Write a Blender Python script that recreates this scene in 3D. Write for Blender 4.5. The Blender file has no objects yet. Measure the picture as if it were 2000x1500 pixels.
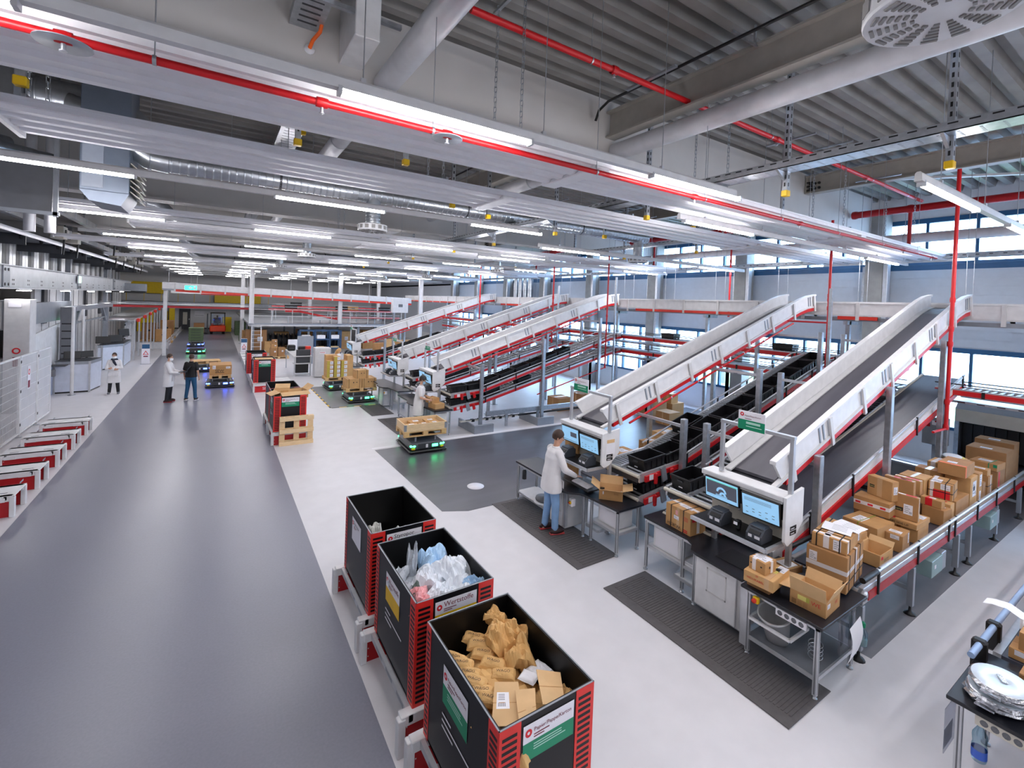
import bpy, math, random
from math import sin, cos, pi, radians
from mathutils import Vector, Matrix, noise
RND = random.Random(11)
SC = bpy.context.scene
COL = SC.collection

# ------------------------------------------------------------ materials
def lin(c):
    c = c / 255.0
    return c / 12.92 if c <= 0.04045 else ((c + 0.055) / 1.055) ** 2.4
def P(name, rgb, rough=0.5, metal=0.0, var=0.06, scale=6.0, bump=0.0, spec=0.5, emit=0.0, alpha=1.0, stretch=None):
    m = bpy.data.materials.new(name); m.use_nodes = True
    nt = m.node_tree; b = nt.nodes['Principled BSDF']
    col = [lin(c) for c in rgb]
    b.inputs['Roughness'].default_value = rough
    b.inputs['Metallic'].default_value = metal
    b.inputs['Specular IOR Level'].default_value = spec
    b.inputs['Base Color'].default_value = (*col, 1)
    if var > 0 or bump > 0:
        tc = nt.nodes.new('ShaderNodeTexCoord'); n = nt.nodes.new('ShaderNodeTexNoise')
        n.inputs['Scale'].default_value = scale; n.inputs['Detail'].default_value = 4
        src = tc.outputs['Object']
        if stretch:
            mp = nt.nodes.new('ShaderNodeMapping'); mp.inputs['Scale'].default_value = stretch
            nt.links.new(src, mp.inputs['Vector']); src = mp.outputs['Vector']
        nt.links.new(src, n.inputs['Vector'])
        if var > 0:
            r = nt.nodes.new('ShaderNodeValToRGB')
            r.color_ramp.elements[0].position = 0.3; r.color_ramp.elements[1].position = 0.7
            r.color_ramp.elements[0].color = (*[x * (1 - var) for x in col], 1)
            r.color_ramp.elements[1].color = (*[min(1, x * (1 + var)) for x in col], 1)
            nt.links.new(n.outputs['Fac'], r.inputs['Fac']); nt.links.new(r.outputs['Color'], b.inputs['Base Color'])
        if bump > 0:
            bp = nt.nodes.new('ShaderNodeBump'); bp.inputs['Strength'].default_value = bump; bp.inputs['Distance'].default_value = 0.02
            nt.links.new(n.outputs['Fac'], bp.inputs['Height']); nt.links.new(bp.outputs['Normal'], b.inputs['Normal'])
    if emit > 0:
        b.inputs['Emission Color'].default_value = (*col, 1); b.inputs['Emission Strength'].default_value = emit
    if alpha < 1:
        b.inputs['Alpha'].default_value = alpha
    return m
def glassmat(name, rgb, mixg=0.1):
    m = bpy.data.materials.new(name); m.use_nodes = True
    nt = m.node_tree; nt.nodes.clear()
    o = nt.nodes.new('ShaderNodeOutputMaterial'); mx = nt.nodes.new('ShaderNodeMixShader')
    t = nt.nodes.new('ShaderNodeBsdfTransparent'); g = nt.nodes.new('ShaderNodeBsdfGlossy')
    t.inputs['Color'].default_value = (*[lin(c) for c in rgb], 1); g.inputs['Roughness'].default_value = 0.03
    mx.inputs['Fac'].default_value = mixg
    nt.links.new(t.outputs[0], mx.inputs[1]); nt.links.new(g.outputs[0], mx.inputs[2]); nt.links.new(mx.outputs[0], o.inputs['Surface'])
    return m

WHITE = P('white_paint', (226, 226, 228), 0.4)
OFFW = P('offwhite_metal', (214, 213, 214), 0.42)
CREAM = P('cream_enclosure', (205, 200, 188), 0.5)
GIRD = P('girder_paint', (200, 197, 195), 0.6, var=0.04, scale=1.5)
DECK = P('deck_steel', (150, 147, 143), 0.5, metal=0.25, var=0.12, scale=2.0)
BEAMC = P('beam_paint', (168, 163, 155), 0.5)
TUBEW = P('pipe_white', (205, 205, 210), 0.35)
PANEL = P('radiant_white', (232, 231, 235), 0.45, var=0.03)
GALV = P('galvanised', (176, 180, 186), 0.35, metal=0.75, var=0.14, scale=14)
ALU = P('aluminium', (198, 200, 205), 0.35, metal=0.55, var=0.06, scale=10)
STEELG = P('grey_steel', (150, 155, 163), 0.42, metal=0.3)
DUCT = P('spiral_duct', (185, 190, 196), 0.28, metal=0.85, var=0.1, scale=8)
RED = P('red_paint', (205, 22, 30), 0.4)
DRED = P('dark_red_paint', (172, 14, 24), 0.4)
ORED = P('orange_red', (226, 52, 34), 0.42)
BLK = P('black_plastic', (17, 17, 20), 0.45, var=0.1)
BLK2 = P('black_tote', (13, 13, 16), 0.38, var=0.15)
TOPB = P('black_laminate', (24, 26, 34), 0.35, var=0.12, scale=3)
DGR = P('dark_grey', (58, 60, 66), 0.5)
MGR = P('mid_grey', (108, 110, 116), 0.5)
YEL = P('yellow', (236, 188, 10), 0.45)
GRN = P('sign_green', (0, 138, 98), 0.45, var=0.02)
WSIGN = P('sign_white', (236, 234, 240), 0.45, var=0.01)
PAPER = P('paper_white', (235, 235, 240), 0.6, var=0.03)
PINKP = P('label_red', (214, 30, 44), 0.5)
ORNG = P('label_orange', (250, 104, 24), 0.5)
YLAB = P('label_yellow', (226, 212, 120), 0.55)
INK = P('ink_black', (30, 26, 26), 0.6, var=0)
INKR = P('ink_red', (206, 44, 40), 0.6, var=0)
INKP = P('ink_purple', (120, 20, 50), 0.6, var=0)
CB = [P('cardboard_a', (190, 144, 92), 0.75, var=0.09, scale=5), P('cardboard_b', (178, 132, 84), 0.75, var=0.09, scale=5),
      P('cardboard_c', (204, 160, 106), 0.75, var=0.08, scale=5), P('cardboard_d', (160, 118, 78), 0.78, var=0.1, scale=5)]
CBI = P('cardboard_inside', (214, 176, 128), 0.8, var=0.06)
KRAFT = P('kraft_paper', (216, 172, 110), 0.7, var=0.08, scale=9, bump=0.25)
WOOD = P('pallet_wood', (218, 178, 124), 0.7, var=0.14, scale=9, stretch=(1, 8, 8))
WOODL = P('pale_wood', (232, 202, 158), 0.7, var=0.1, scale=7, stretch=(1, 8, 8))
TAPE = P('tape_clear', (206, 168, 126), 0.2, var=0.03)
TAPEW = P('tape_white', (228, 222, 222), 0.35, var=0.05)
BELT = P('belt_rubber', (84, 82, 90), 0.42, var=0.14, scale=2.5, stretch=(0.3, 3, 1))
BELTD = P('belt_dark', (62, 64, 76), 0.4, var=0.16, scale=2.5, stretch=(0.3, 4, 1))
ROLL = P('roller_steel', (190, 193, 198), 0.28, metal=0.8, var=0.1)
MAT = P('rubber_mat', (84, 80, 81), 0.7, var=0.12, scale=14)
SCR = P('screen_blue', (140, 190, 226), 0.3, var=0.1, scale=3, emit=0.22)
SCR2 = P('screen_dark', (80, 84, 98), 0.3, var=0, emit=0.1)
SCRT = P('screen_teal', (110, 200, 196), 0.3, var=0, emit=0.25)
LAMP = P('lamp_diffuser', (255, 252, 255), 0.5, var=0, emit=30.0)
LGRN = P('light_green', (60, 255, 150), 0.4, var=0, emit=3.5)
LBLU = P('light_blue', (60, 90, 255), 0.4, var=0, emit=6.0)
LWHT = P('light_white', (225, 238, 255), 0.4, var=0, emit=5.0)
EXITG = P('exit_sign_green', (40, 200, 140), 0.4, var=0, emit=1.6)
GREENC = P('green_crate', (92, 112, 78), 0.6)
NAVY = P('navy_frame', (40, 88, 128), 0.4)
BLUEF = P('blue_frame', (30, 64, 100), 0.45)
REEL = P('reel_black', (22, 26, 44), 0.3)
PRN = P('printer_grey', (66, 70, 78), 0.38)
FOIL = P('silver_foil', (205, 208, 214), 0.22, metal=0.9, var=0.2, scale=18, bump=0.7)
FOILT = P('foil_pale', (214, 226, 238), 0.3, metal=0.35, var=0.1, scale=8)
CONC = P('concrete', (158, 156, 152), 0.8, var=0.1, scale=4)
GLASS = glassmat('window_glass', (236, 246, 255))
PLEX = glassmat('polycarbonate', (222, 224, 230), 0.12)
SKIN = P('skin', (206, 158, 132), 0.5, var=0.03)
HAIRB = P('hair_brown', (62, 42, 32), 0.55, var=0.2, scale=30)
HAIRL = P('hair_blond', (206, 160, 104), 0.5, var=0.2, scale=30)
COATW = P('coat_white', (226, 224, 226), 0.7, var=0.03, scale=4, bump=0.15)
JEANL = P('jeans_light', (128, 164, 206), 0.75, var=0.14, scale=6)
JEANB = P('jeans_blue', (34, 84, 122), 0.75, var=0.15, scale=6)
TROUB = P('trousers_black', (28, 28, 34), 0.7)
SHIRTB = P('shirt_black', (20, 20, 24), 0.75)
SHOE = P('shoe_dark', (44, 22, 24), 0.5)
SHOER = P('shoe_red_sole', (170, 40, 44), 0.5)
SCARF = P('scarf_navy', (34, 38, 56), 0.8)
MASKW = P('face_mask_white', (236, 236, 238), 0.7)
MASKB = P('face_mask_blue', (160, 200, 224), 0.7)

# ------------------------------------------------------------ mesh builder
class M:
    def __init__(s, org=None):
        s.v = []; s.f = []; s.mi = []; s.ms = []; s.sm = []
        s.o = Vector(org) if org is not None else Vector((0, 0, 0)); s.X = None
    def mat(s, m):
        if m not in s.ms: s.ms.append(m)
        return s.ms.index(m)
    def add(s, vs, fs, m, smooth=False):
        b = len(s.v); k = s.mat(m)
        for v in vs:
            v = Vector(v)
            if s.X: v = s.X @ v
            s.v.append(v - s.o)
        for f in fs:
            s.f.append([b + i for i in f]); s.mi.append(k); s.sm.append(smooth)
        return s
    def box(s, a, b, m, bev=0.0):
        x0, x1 = sorted((a[0], b[0])); y0, y1 = sorted((a[1], b[1])); z0, z1 = sorted((a[2], b[2]))
        c = Vector(((x0 + x1) / 2, (y0 + y1) / 2, (z0 + z1) / 2))
        return s.obx(c, (x1 - x0, y1 - y0, z1 - z0), m, None, bev)
    def obx(s, c, sz, m, rot=None, bev=0.0):
        c = Vector(c); h = [q / 2 for q in sz]; Q = rot if rot is not None else Matrix.Identity(3)
        if bev <= 0:
            vs = [c + Q @ Vector((sx * h[0], sy * h[1], sz_ * h[2])) for sx in (-1, 1) for sy in (-1, 1) for sz_ in (-1, 1)]
            return s.add(vs, [(0, 1, 3, 2), (4, 6, 7, 5), (0, 4, 5, 1), (2, 3, 7, 6), (0, 2, 6, 4), (1, 5, 7, 3)], m)
        bev = min(bev, min(h) * 0.9); vs = []; idx = {}
        for sx in (-1, 1):
            for sy in (-1, 1):
                for q in (-1, 1):
                    for ax in range(3):
                        p = [sx * h[0], sy * h[1], q * h[2]]
                        for k in range(3):
                            if k != ax: p[k] -= (sx, sy, q)[k] * bev
                        idx[(sx, sy, q, ax)] = len(vs); vs.append(c + Q @ Vector(p))
        fs = []
        for ax in range(3):
            u, w = [k for k in range(3) if k != ax]
            for sg in (-1, 1):
                f = []
                for (a, b_) in ((-1, -1), (1, -1), (1, 1), (-1, 1)):
                    t = [0, 0, 0]; t[ax] = sg; t[u] = a; t[w] = b_
                    f.append(idx[(*t, ax)])
                fs.append(f)
        for ax in range(3):
            u, w = [k for k in range(3) if k != ax]
            for a in (-1, 1):
                for b_ in (-1, 1):
                    f = []
                    for sg, axx in ((-1, u), (1, u), (1, w), (-1, w)):
                        t = [0, 0, 0]; t[ax] = sg; t[u] = a; t[w] = b_
                        f.append(idx[(*t, axx)])
                    fs.append(f)
        for sx in (-1, 1):
            for sy in (-1, 1):
                for q in (-1, 1): fs.append([idx[(sx, sy, q, k)] for k in range(3)])
        return s.add(vs, fs, m)
    def bar(s, p, q, w, h, m, up=(0, 0, 1)):
        p = Vector(p); q = Vector(q); d = q - p; L = d.length; d.normalize()
        u = Vector(up); r = d.cross(u)
        if r.length < 1e-4: r = d.cross(Vector((0, 1, 0)))
        r.normalize(); u = r.cross(d)
        return s.obx((p + q) / 2, (L, w, h), m, Matrix((d, r, u)).transposed())
    def tube(s, pts, r, m, n=10, cap=True, rr=None):
        pts = [Vector(p) for p in pts]; rings = []; vs = []
        pu = None
        for i, p in enumerate(pts):
            d = (pts[min(i + 1, len(pts) - 1)] - pts[max(i - 1, 0)]).normalized()
            if pu is None:
                pu = d.orthogonal().normalized()
            u = (pu - d * pu.dot(d)).normalized(); pu = u; w = d.cross(u)
            ri = rr[i] if rr else r
            rings.append(len(vs))
            for k in range(n):
                a = 2 * pi * k / n; vs.append(p + (u * cos(a) + w * sin(a)) * ri)
        fs = []
        for i in range(len(pts) - 1):
            for k in range(n):
                fs.append((i * n + k, i * n + (k + 1) % n, (i + 1) * n + (k + 1) % n, (i + 1) * n + k))
        s.add(vs, fs, m, True)
        if cap:
            s.add(vs[:n], [list(range(n))[::-1]], m); s.add(vs[-n:], [list(range(n))], m)
        return s
    def lathe(s, c, prof, m, n=24, ax='z', smooth=True, sc=(1, 1)):
        c = Vector(c); vs = []; fs = []
        for (r, z) in prof:
            for k in range(n):
                a = 2 * pi * k / n; p = (r * cos(a) * sc[0], r * sin(a) * sc[1], z)
                if ax == 'x': p = (z, p[0], p[1])
                if ax == 'y': p = (p[0], z, p[1])
                vs.append(c + Vector(p))
        for i in range(len(prof) - 1):
            for k in range(n): fs.append((i * n + k, i * n + (k + 1) % n, (i + 1) * n + (k + 1) % n, (i + 1) * n + k))
        return s.add(vs, fs, m, smooth)
    def quad(s, a, b, c, d, m): return s.add([a, b, c, d], [(0, 1, 2, 3)], m)
    def prism(s, pts, vec, m):
        n = len(pts); v = Vector(vec); A = [Vector(p) for p in pts]
        fs = [list(range(n))[::-1], [n + i for i in range(n)]] + [(i, (i + 1) % n, n + (i + 1) % n, n + i) for i in range(n)]
        return s.add(A + [p + v for p in A], fs, m)
    def strip(s, prof, vec, m, smooth=False):
        n = len(prof); v = Vector(vec); A = [Vector(p) for p in prof]
        return s.add(A + [p + v for p in A], [(i, i + 1, n + i + 1, n + i) for i in range(n - 1)], m, smooth)
    def ball(s, c, r, m, n=12, sc=(1, 1, 1), rot=None):
        c = Vector(c); vs = []; fs = []; k = n // 2
        for i in range(k + 1):
            t = pi * i / k
            for j in range(n):
                a = 2 * pi * j / n
                p = Vector((r * sin(t) * cos(a) * sc[0], r * sin(t) * sin(a) * sc[1], r * cos(t) * sc[2]))
                vs.append(c + (rot @ p if rot is not None else p))
        for i in range(k):
            for j in range(n): fs.append((i * n + j, i * n + (j + 1) % n, (i + 1) * n + (j + 1) % n, (i + 1) * n + j))
        return s.add(vs, fs, m, True)
    def limb(s, p, q, r1, r2, m, n=10):
        s.tube([p, q], r1, m, n, True, [r1, r2]); s.ball(p, r1, m, n); s.ball(q, r2, m, n); return s
    def text(s, st, o, u, v, size, m, align='L', lift=0.002):
        vs, fs, w = text_geo(st); o = Vector(o); u = Vector(u).normalized(); v = Vector(v).normalized(); nn = u.cross(v)
        dx = {'L': 0, 'C': -w / 2, 'R': -w}[align]
        return s.add([o + u * ((p[0] + dx) * size) + v * (p[1] * size) + nn * lift for p in vs], fs, m)
    def build(s, name, parent=None, label=None):
        me = bpy.data.meshes.new(name); me.from_pydata([tuple(v) for v in s.v], [], s.f)
        for m in s.ms: me.materials.append(m)
        me.polygons.foreach_set('material_index', s.mi); me.polygons.foreach_set('use_smooth', s.sm); me.update()
        o = bpy.data.objects.new(name, me); COL.objects.link(o)
        if parent is not None: o.parent = parent
        if label: o['label'] = label
        return o
_TG = {}
def text_geo(st):
    if st not in _TG:
        cu = bpy.data.curves.new('lettering', 'FONT'); cu.body = st; cu.resolution_u = 2
        ob = bpy.data.objects.new('lettering', cu); me = bpy.data.meshes.new_from_object(ob)
        vs = [tuple(v.co) for v in me.vertices]; fs = [tuple(p.vertices) for p in me.polygons]
        w = max([v[0] for v in vs] or [0]); _TG[st] = (vs, fs, w)
        bpy.data.objects.remove(ob); bpy.data.curves.remove(cu); bpy.data.meshes.remove(me)
    return _TG[st]

# ------------------------------------------------------------ scene objects
def tag(o, label, cat, group=None):
    o['label'] = label; o['category'] = cat
    if group: o['group'] = group
    return o
def T(name, label, cat, loc=(0, 0, 0), rz=0.0, group=None):
    o = bpy.data.objects.new(name, None); COL.objects.link(o); o.empty_display_size = 0.1
    o.location = loc; o.rotation_euler = (0, 0, rz)
    return tag(o, label, cat, group)
def W(root):            # builder that takes world coordinates for an unrotated thing
    return M(root.location)
def struct(o): o['kind'] = 'structure'; return o
def kids(o): return [c for c in _CH.get(o.name, [])]
_CH = {}
def index_children():
    _CH.clear()
    for o in bpy.data.objects:
        if o.parent: _CH.setdefault(o.parent.name, []).append(o)
def dup(root, loc, rz=None, label=None, group=None):
    def cp(o, par):
        c = o.copy(); COL.objects.link(c)
        if par is not None: c.parent = par
        for k in [x for x in o.children]: cp(k, c)
        return c
    r = cp(root, None); r.location = loc
    if rz is not None: r.rotation_euler = (0, 0, rz)
    if label: r['label'] = label
    if group: r['group'] = group
    return r
ORD = ['first', 'second', 'third', 'fourth', 'fifth', 'sixth', 'seventh', 'eighth', 'ninth', 'tenth', 'eleventh', 'twelfth', 'thirteenth', 'fourteenth', 'fifteenth', 'sixteenth', 'seventeenth', 'eighteenth', 'nineteenth', 'twentieth']
def RZ(a): return Matrix.Rotation(a, 3, 'Z')
def RY(a): return Matrix.Rotation(a, 3, 'Y')
def RX(a): return Matrix.Rotation(a, 3, 'X')
# ============================================================ SETTING
FLOORM = P('floor_light', (214, 212, 216), 0.42, var=0.035, scale=3)
def lane_material():
    m = P('floor_lane', (126, 127, 141), 0.27, var=0.05, scale=40, bump=0.0)
    nt = m.node_tree; b = nt.nodes['Principled BSDF']
    tc = nt.nodes.new('ShaderNodeTexCoord'); n = nt.nodes.new('ShaderNodeTexNoise'); n.inputs['Scale'].default_value = 0.7; n.inputs['Detail'].default_value = 5; n.inputs['Distortion'].default_value = 0.6
    mp = nt.nodes.new('ShaderNodeMapRange'); mp.inputs['To Min'].default_value = 0.27; mp.inputs['To Max'].default_value = 0.37
    nt.links.new(tc.outputs['Object'], n.inputs['Vector']); nt.links.new(n.outputs['Fac'], mp.inputs['Value']); nt.links.new(mp.outputs['Result'], b.inputs['Roughness'])
    return m
LANE = lane_material()
PASS = P('floor_dark', (84, 84, 92), 0.34, var=0.14, scale=1.3, stretch=(0.5, 2.5, 1))
GZONE = P('floor_grey', (122, 120, 126), 0.45, var=0.06, scale=3)
WALLW = P('wall_white', (220, 220, 222), 0.6, var=0.02)
CLAD = P('cladding_light', (196, 202, 212), 0.45, var=0.03)
XW = 17.6
YE = 62.3
struct(M().box((-11, -9, -0.12), (XW, YE, 0), FLOORM).build('floor'))
struct(M().box((-2.84, -8.9, 0), (1.43, YE - 0.05, 0.003), LANE).build('trim_1'))
struct(M().prism([(3.74, 12.42, 0), (3.83, 8.2, 0), (4.29, 7.98, 0), (17.0, 7.98, 0), (17.0, 12.42, 0)], (0, 0, 0.003), PASS).build('trim_2'))
struct(M().box((6.75, 2.2, 0), (17.0, 7.9, 0.003), GZONE).build('trim_3'))
struct(M().box((3.7, 12.5, 0.0), (17, 12.62, 0.004), WSIGN).build('trim_4'))
m = M(); m.box((3.72, 17.9, 0), (5.6, 22.4, 0.003), GZONE)
for k in range(16):
    c = YEL if k % 2 else BLK
    m.box((3.66, 17.9 + k * 0.28, 0), (3.72, 17.9 + k * 0.28 + 0.28, 0.004), c)
    if k < 7: m.box((3.72 + k * 0.27, 17.84, 0), (3.72 + k * 0.27 + 0.27, 17.9, 0.004), c)
struct(m.build('trim_5'))
m = M(); m.lathe((5.0, 9.0, 0), [(0.0001, 0.005), (0.19, 0.005), (0.19, 0.002)], WSIGN, 28)
tag(m.build('floor_marker'), 'round white marker dot stuck on the dark passage floor', 'floor marker')

# window wall on the right
NB = 9; PITCH = 4.3; YC0 = 1.68
yb = [YC0 + PITCH * k for k in range(-2, NB)]
m = M()
m.box((XW, -9, 0), (XW + 0.25, YE, 1.02), WALLW)
m.box((XW, -9, 7.1), (XW + 0.25, YE, 8.6), WALLW)
m.box((XW, -9, 5.58), (XW + 0.25, YE, 5.72), NAVY)
m.box((XW, -9, 3.36), (XW + 0.25, YE, 5.58), CLAD)
for k in range(9):
    m.box((XW - 0.012, -9, 3.38 + k * 0.245), (XW, YE, 3.38 + k * 0.245 + 0.225), CLAD)
m.box((XW, yb[-1], 1.02), (XW + 0.25, YE, 3.36), CLAD); m.box((XW, yb[-1], 5.58), (XW + 0.25, YE, 7.1), CLAD)
m.box((XW, -9, 1.02), (XW + 0.25, yb[0], 3.36), CLAD); m.box((XW, -9, 5.58), (XW + 0.25, yb[0], 7.1), CLAD)
struct(m.build('wall_right'))
def window(n, y0, y1, z0, z1):
    r = M(); f = 0.09
    r.box((XW - 0.03, y0, z0), (XW + 0.12, y1, z0 + f), NAVY).box((XW - 0.03, y0, z1 - 0.14), (XW + 0.12, y1, z1), NAVY)
    q = 4
    for i in range(q + 1):
        y = y0 + (y1 - y0) * i / q
        r.box((XW - 0.03, y - 0.035, z0 + f), (XW + 0.1, y + 0.035, z1 - 0.14), NAVY)
    fr = struct(r.build('window_%d' % n))
    for i in range(q):
        a = y0 + (y1 - y0) * i / q + 0.035; b = y0 + (y1 - y0) * (i + 1) / q - 0.035
        M().box((XW + 0.03, a, z0 + f), (XW + 0.045, b, z1 - 0.14), GLASS).build('pane', fr)
wn = 1
for k in range(len(yb) - 1):
    window(wn, yb[k], yb[k + 1], 5.72, 7.1); wn += 1
    window(wn, yb[k], yb[k + 1], 1.02, 3.36); wn += 1
for k, y in enumerate(yb[1:]):
    t = T('concrete_column', 'grey concrete column at the window wall, %s from the camera end' % ORD[k], 'column', (17.3, y, 0), 0, 'columns along the window wall')
    w = W(t); w.box((17.0, y - 0.24, 0), (17.55, y + 0.24, 7.4), CONC, 0.02); w.build('column_shaft', t)
    w = W(t); w.box((17.08, y + 0.24, 2.6), (17.3, y + 0.32, 5.7), GALV)
    for j in range(14):
        for q in (0, 0.1): w.box((17.12 + q, y + 0.32, 2.75 + j * 0.2), (17.15 + q, y + 0.323, 2.82 + j * 0.2), BLK)
    w.build('perforated_strip', t)
    w = W(t); w.box((16.98, y - 0.36, 3.0), (17.2, y - 0.24, 5.9), ALU, 0.01); w.build('cable_channel', t)
# outside the windows
GRASS = P('grass', (126, 156, 92), 0.9, var=0.2, scale=2)
PAVE = P('paving', (206, 206, 210), 0.8)
struct(M().box((XW + 0.3, -20, -0.3), (70, 70, -0.2), PAVE).build('trim_6'))
m = M(); m.lathe((27, 4.5, -0.2), [(0.001, 0.04), (5.5, 0.04), (5.8, 0.0)], GRASS, 40, sc=(1, 0.75)); tag(m.build('lawn'), 'oval green lawn outside the lower windows', 'lawn')
m = M(); m.lathe((30, 17.5, -0.2), [(0.001, 0.04), (6.5, 0.04), (6.8, 0.0)], GRASS, 40, sc=(1, 0.6)); tag(m.build('lawn'), 'green lawn strip further along outside the windows', 'lawn')
BARK = P('bark', (120, 112, 110), 0.9)
def tree(x, y, h, lab):
    m = M(); rr = random.Random(int(x * 7 + y))
    def br(p, d, L, r, lv):
        q = p + d * L; m.tube([p, q], r, BARK, 5, False, [r, r * 0.6])
        if lv:
            for k in range(4):
                a = rr.uniform(0, 2 * pi); t = rr.uniform(0.4, 1.0)
                dd = (d + Vector((cos(a), sin(a), rr.uniform(0, 0.5))) * 0.8).normalized()
                br(p + d * L * t, dd, L * rr.uniform(0.5, 0.7), r * 0.5, lv - 1)
    br(Vector((x, y, -0.2)), Vector((0, 0, 1)), h * 0.42, 0.14, 4)
    tag(m.build('bare_tree'), lab, 'tree', 'bare trees outside')
tree(24.5, 9.5, 10, 'bare tree seen through the upper windows left of the nearest big column')
tree(26, 16.5, 11, 'bare tree outside behind the middle of the window wall')
tree(25, 3.2, 9, 'bare tree outside right of the nearest big column')

# other walls and roof deck
m = M(); m.box((-11, YE, 0), (XW, YE + 0.2, 8.6), WALLW)
struct(m.build('wall_back'))
m = M(); m.box((-11.2, -9, 0), (-11, YE, 8.6), WALLW); struct(m.build('wall_left'))
m = M(); m.box((-11, -9.2, 0), (XW, -9, 8.6), WALLW); struct(m.build('wall_front'))
m = M(); pts = []; y = -9.0
while y < YE:
    pts += [(-11, y, 7.78), (-11, y + 0.13, 7.78), (-11, y + 0.17, 7.93), (-11, y + 0.29, 7.93), (-11, y + 0.33, 7.78)]; y += 0.33
m.strip(pts, (XW + 11, 0, 0), DECK); m.box((-11, -9, 8.0), (XW, YE, 8.1), DECK)
struct(m.build('ceiling'))
m = M(); m.box((-3.3, YE - 0.06, 0), (-2.28, YE - 0.01, 2.2), DGR).box((-2.95, YE - 0.08, 0.5), (-2.55, YE - 0.05, 1.85), CREAM); d = struct(m.build('door_1'))
M().box((-2.4, YE - 0.12, 1.0), (-2.34, YE - 0.06, 1.15), ALU).build('door_handle', d)
struct(M().box((-6, YE - 0.03, 0), (1.7, YE, 0.12), BLK).build('baseboard_back'))
GY = [6.1 + 8.5 * k for k in range(6)]
for k, y in enumerate(GY):
    m = M(); m.box((-11, y, 6.42), (17.0, y + 0.34, 7.78), GIRD); m.box((-11, y - 0.08, 6.36), (17.0, y + 0.42, 6.42), GIRD)
    tag(m.build('roof_girder'), 'deep pale girder across the hall under the roof, %s from the camera' % ORD[k], 'girder', 'roof girders')
# ============================================================ CEILING SERVICES
NEAR = ['nearest', 'second nearest', 'third nearest', 'fourth nearest', 'fifth nearest', 'sixth nearest', 'seventh nearest', 'eighth nearest', 'ninth nearest', 'tenth nearest', 'eleventh nearest', 'twelfth nearest']
for k, (y0, y1) in enumerate([(-8.9, 6.08), (6.46, 14.58), (14.96, 23.08), (23.46, 31.58)]):
    for x, w in ((5.84, 'beside the tray pipe'), (12.9, 'towards the window wall')):
        t = T('roof_beam', 'grey steel I-beam under the deck %s, %s bay' % (w, ORD[k]), 'beam', (x, y0, 7.25), 0, 'steel roof beams')
        zb = 7.1 if x < 10 else 7.25
        m = W(t); m.box((x - 0.11, y0, zb), (x + 0.11, y1, zb + 0.03), BEAMC).box((x - 0.015, y0, zb + 0.03), (x + 0.015, y1, zb + 0.43), BEAMC).box((x - 0.11, y0, zb + 0.43), (x + 0.11, y1, zb + 0.46), BEAMC); m.build('beam_profile', t)
        if x < 10:
            m = W(t)
            for q in range(3): m.box((x - 0.05, y0 + 1.5 + q * 2.6, zb + 0.46), (x + 0.05, y0 + 1.6 + q * 2.6, 7.79), BEAMC)
            m.build('deck_spacer', t); continue
        m = W(t); m.box((x - 0.1, y1 - 0.02, 7.29), (x + 0.1, y1, 7.67), BEAMC)
        for zz in (7.34, 7.44, 7.54): m.lathe((x - 0.06, y1 - 0.12, zz), [(0.02, -0.03), (0.02, 0.1)], BLK, 8, 'y')
        for yy in (y1 - 0.1, y1 - 0.2, y1 - 0.3):
            for zz in (7.38, 7.5): m.lathe((x - 0.02, yy, zz), [(0.0001, -0.03), (0.035, -0.03), (0.035, 0.0)], BLK, 8, 'x')
        m.build('bolted_plate', t)
    for x, w in ((1.8, 'left of the big light row'), (5.98, 'over the nearest workstations')):
        t = T('roof_drain_pipe', 'thick white pipe running lengthwise under the roof %s, %s bay' % (w, ORD[k]), 'pipe', (x, y0, 6.9), 0, 'thick white roof pipes')
        m = W(t); m.tube([(x, y0, 6.9), (x, y1, 6.9)], 0.15, TUBEW, 24); m.build('pipe_body', t)
        m = W(t)
        for yy in (y0 + 2.2, y0 + 5.0):
            m.lathe((x, yy, 6.9), [(0.156, -0.03), (0.16, 0), (0.156, 0.03)], GALV, 20, 'y').box((x - 0.008, yy - 0.01, 7.05), (x + 0.008, yy + 0.01, 7.78), GALV)
        m.build('pipe_clamp', t)
# lamp rows
def lamp_row(y, z, x0, x1, segs, lab, wires=True, LN=1.76):
    t = T('lamp_row', lab, 'ceiling light', (x0, y, z), 0, 'rows of strip lights')
    m = W(t); m.prism([(x0, y - 0.036, z + 0.04), (x0, y + 0.036, z + 0.04), (x0, y + 0.03, z + 0.12), (x0, y + 0.015, z + 0.14), (x0, y - 0.015, z + 0.14), (x0, y - 0.03, z + 0.12)], (x1 - x0, 0, 0), OFFW); m.build('rail', t)
    for a in segs:
        m = W(t); m.prism([(a, y - 0.036, z + 0.04), (a, y - 0.034, z + 0.014), (a, y - 0.022, z + 0.004), (a, y + 0.022, z + 0.004), (a, y + 0.034, z + 0.014), (a, y + 0.036, z + 0.04)], (LN, 0, 0), LAMP)
        m.box((a - 0.03, y - 0.04, z - 0.002), (a, y + 0.04, z + 0.06), ALU).box((a + LN, y - 0.04, z - 0.002), (a + LN + 0.03, y + 0.04, z + 0.06), ALU); m.build('lamp', t)
    if wires:
        x = x0 + 0.7
        while x < x1:
            m = W(t); m.tube([(x, y, z + 0.13), (x, y, 7.79)], 0.005, GALV, 5).box((x - 0.02, y - 0.02, z + 0.13), (x + 0.02, y + 0.02, z + 0.17), ALU); m.build('suspension_wire', t); x += 1.77
    return t
PX = 3.54
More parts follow.
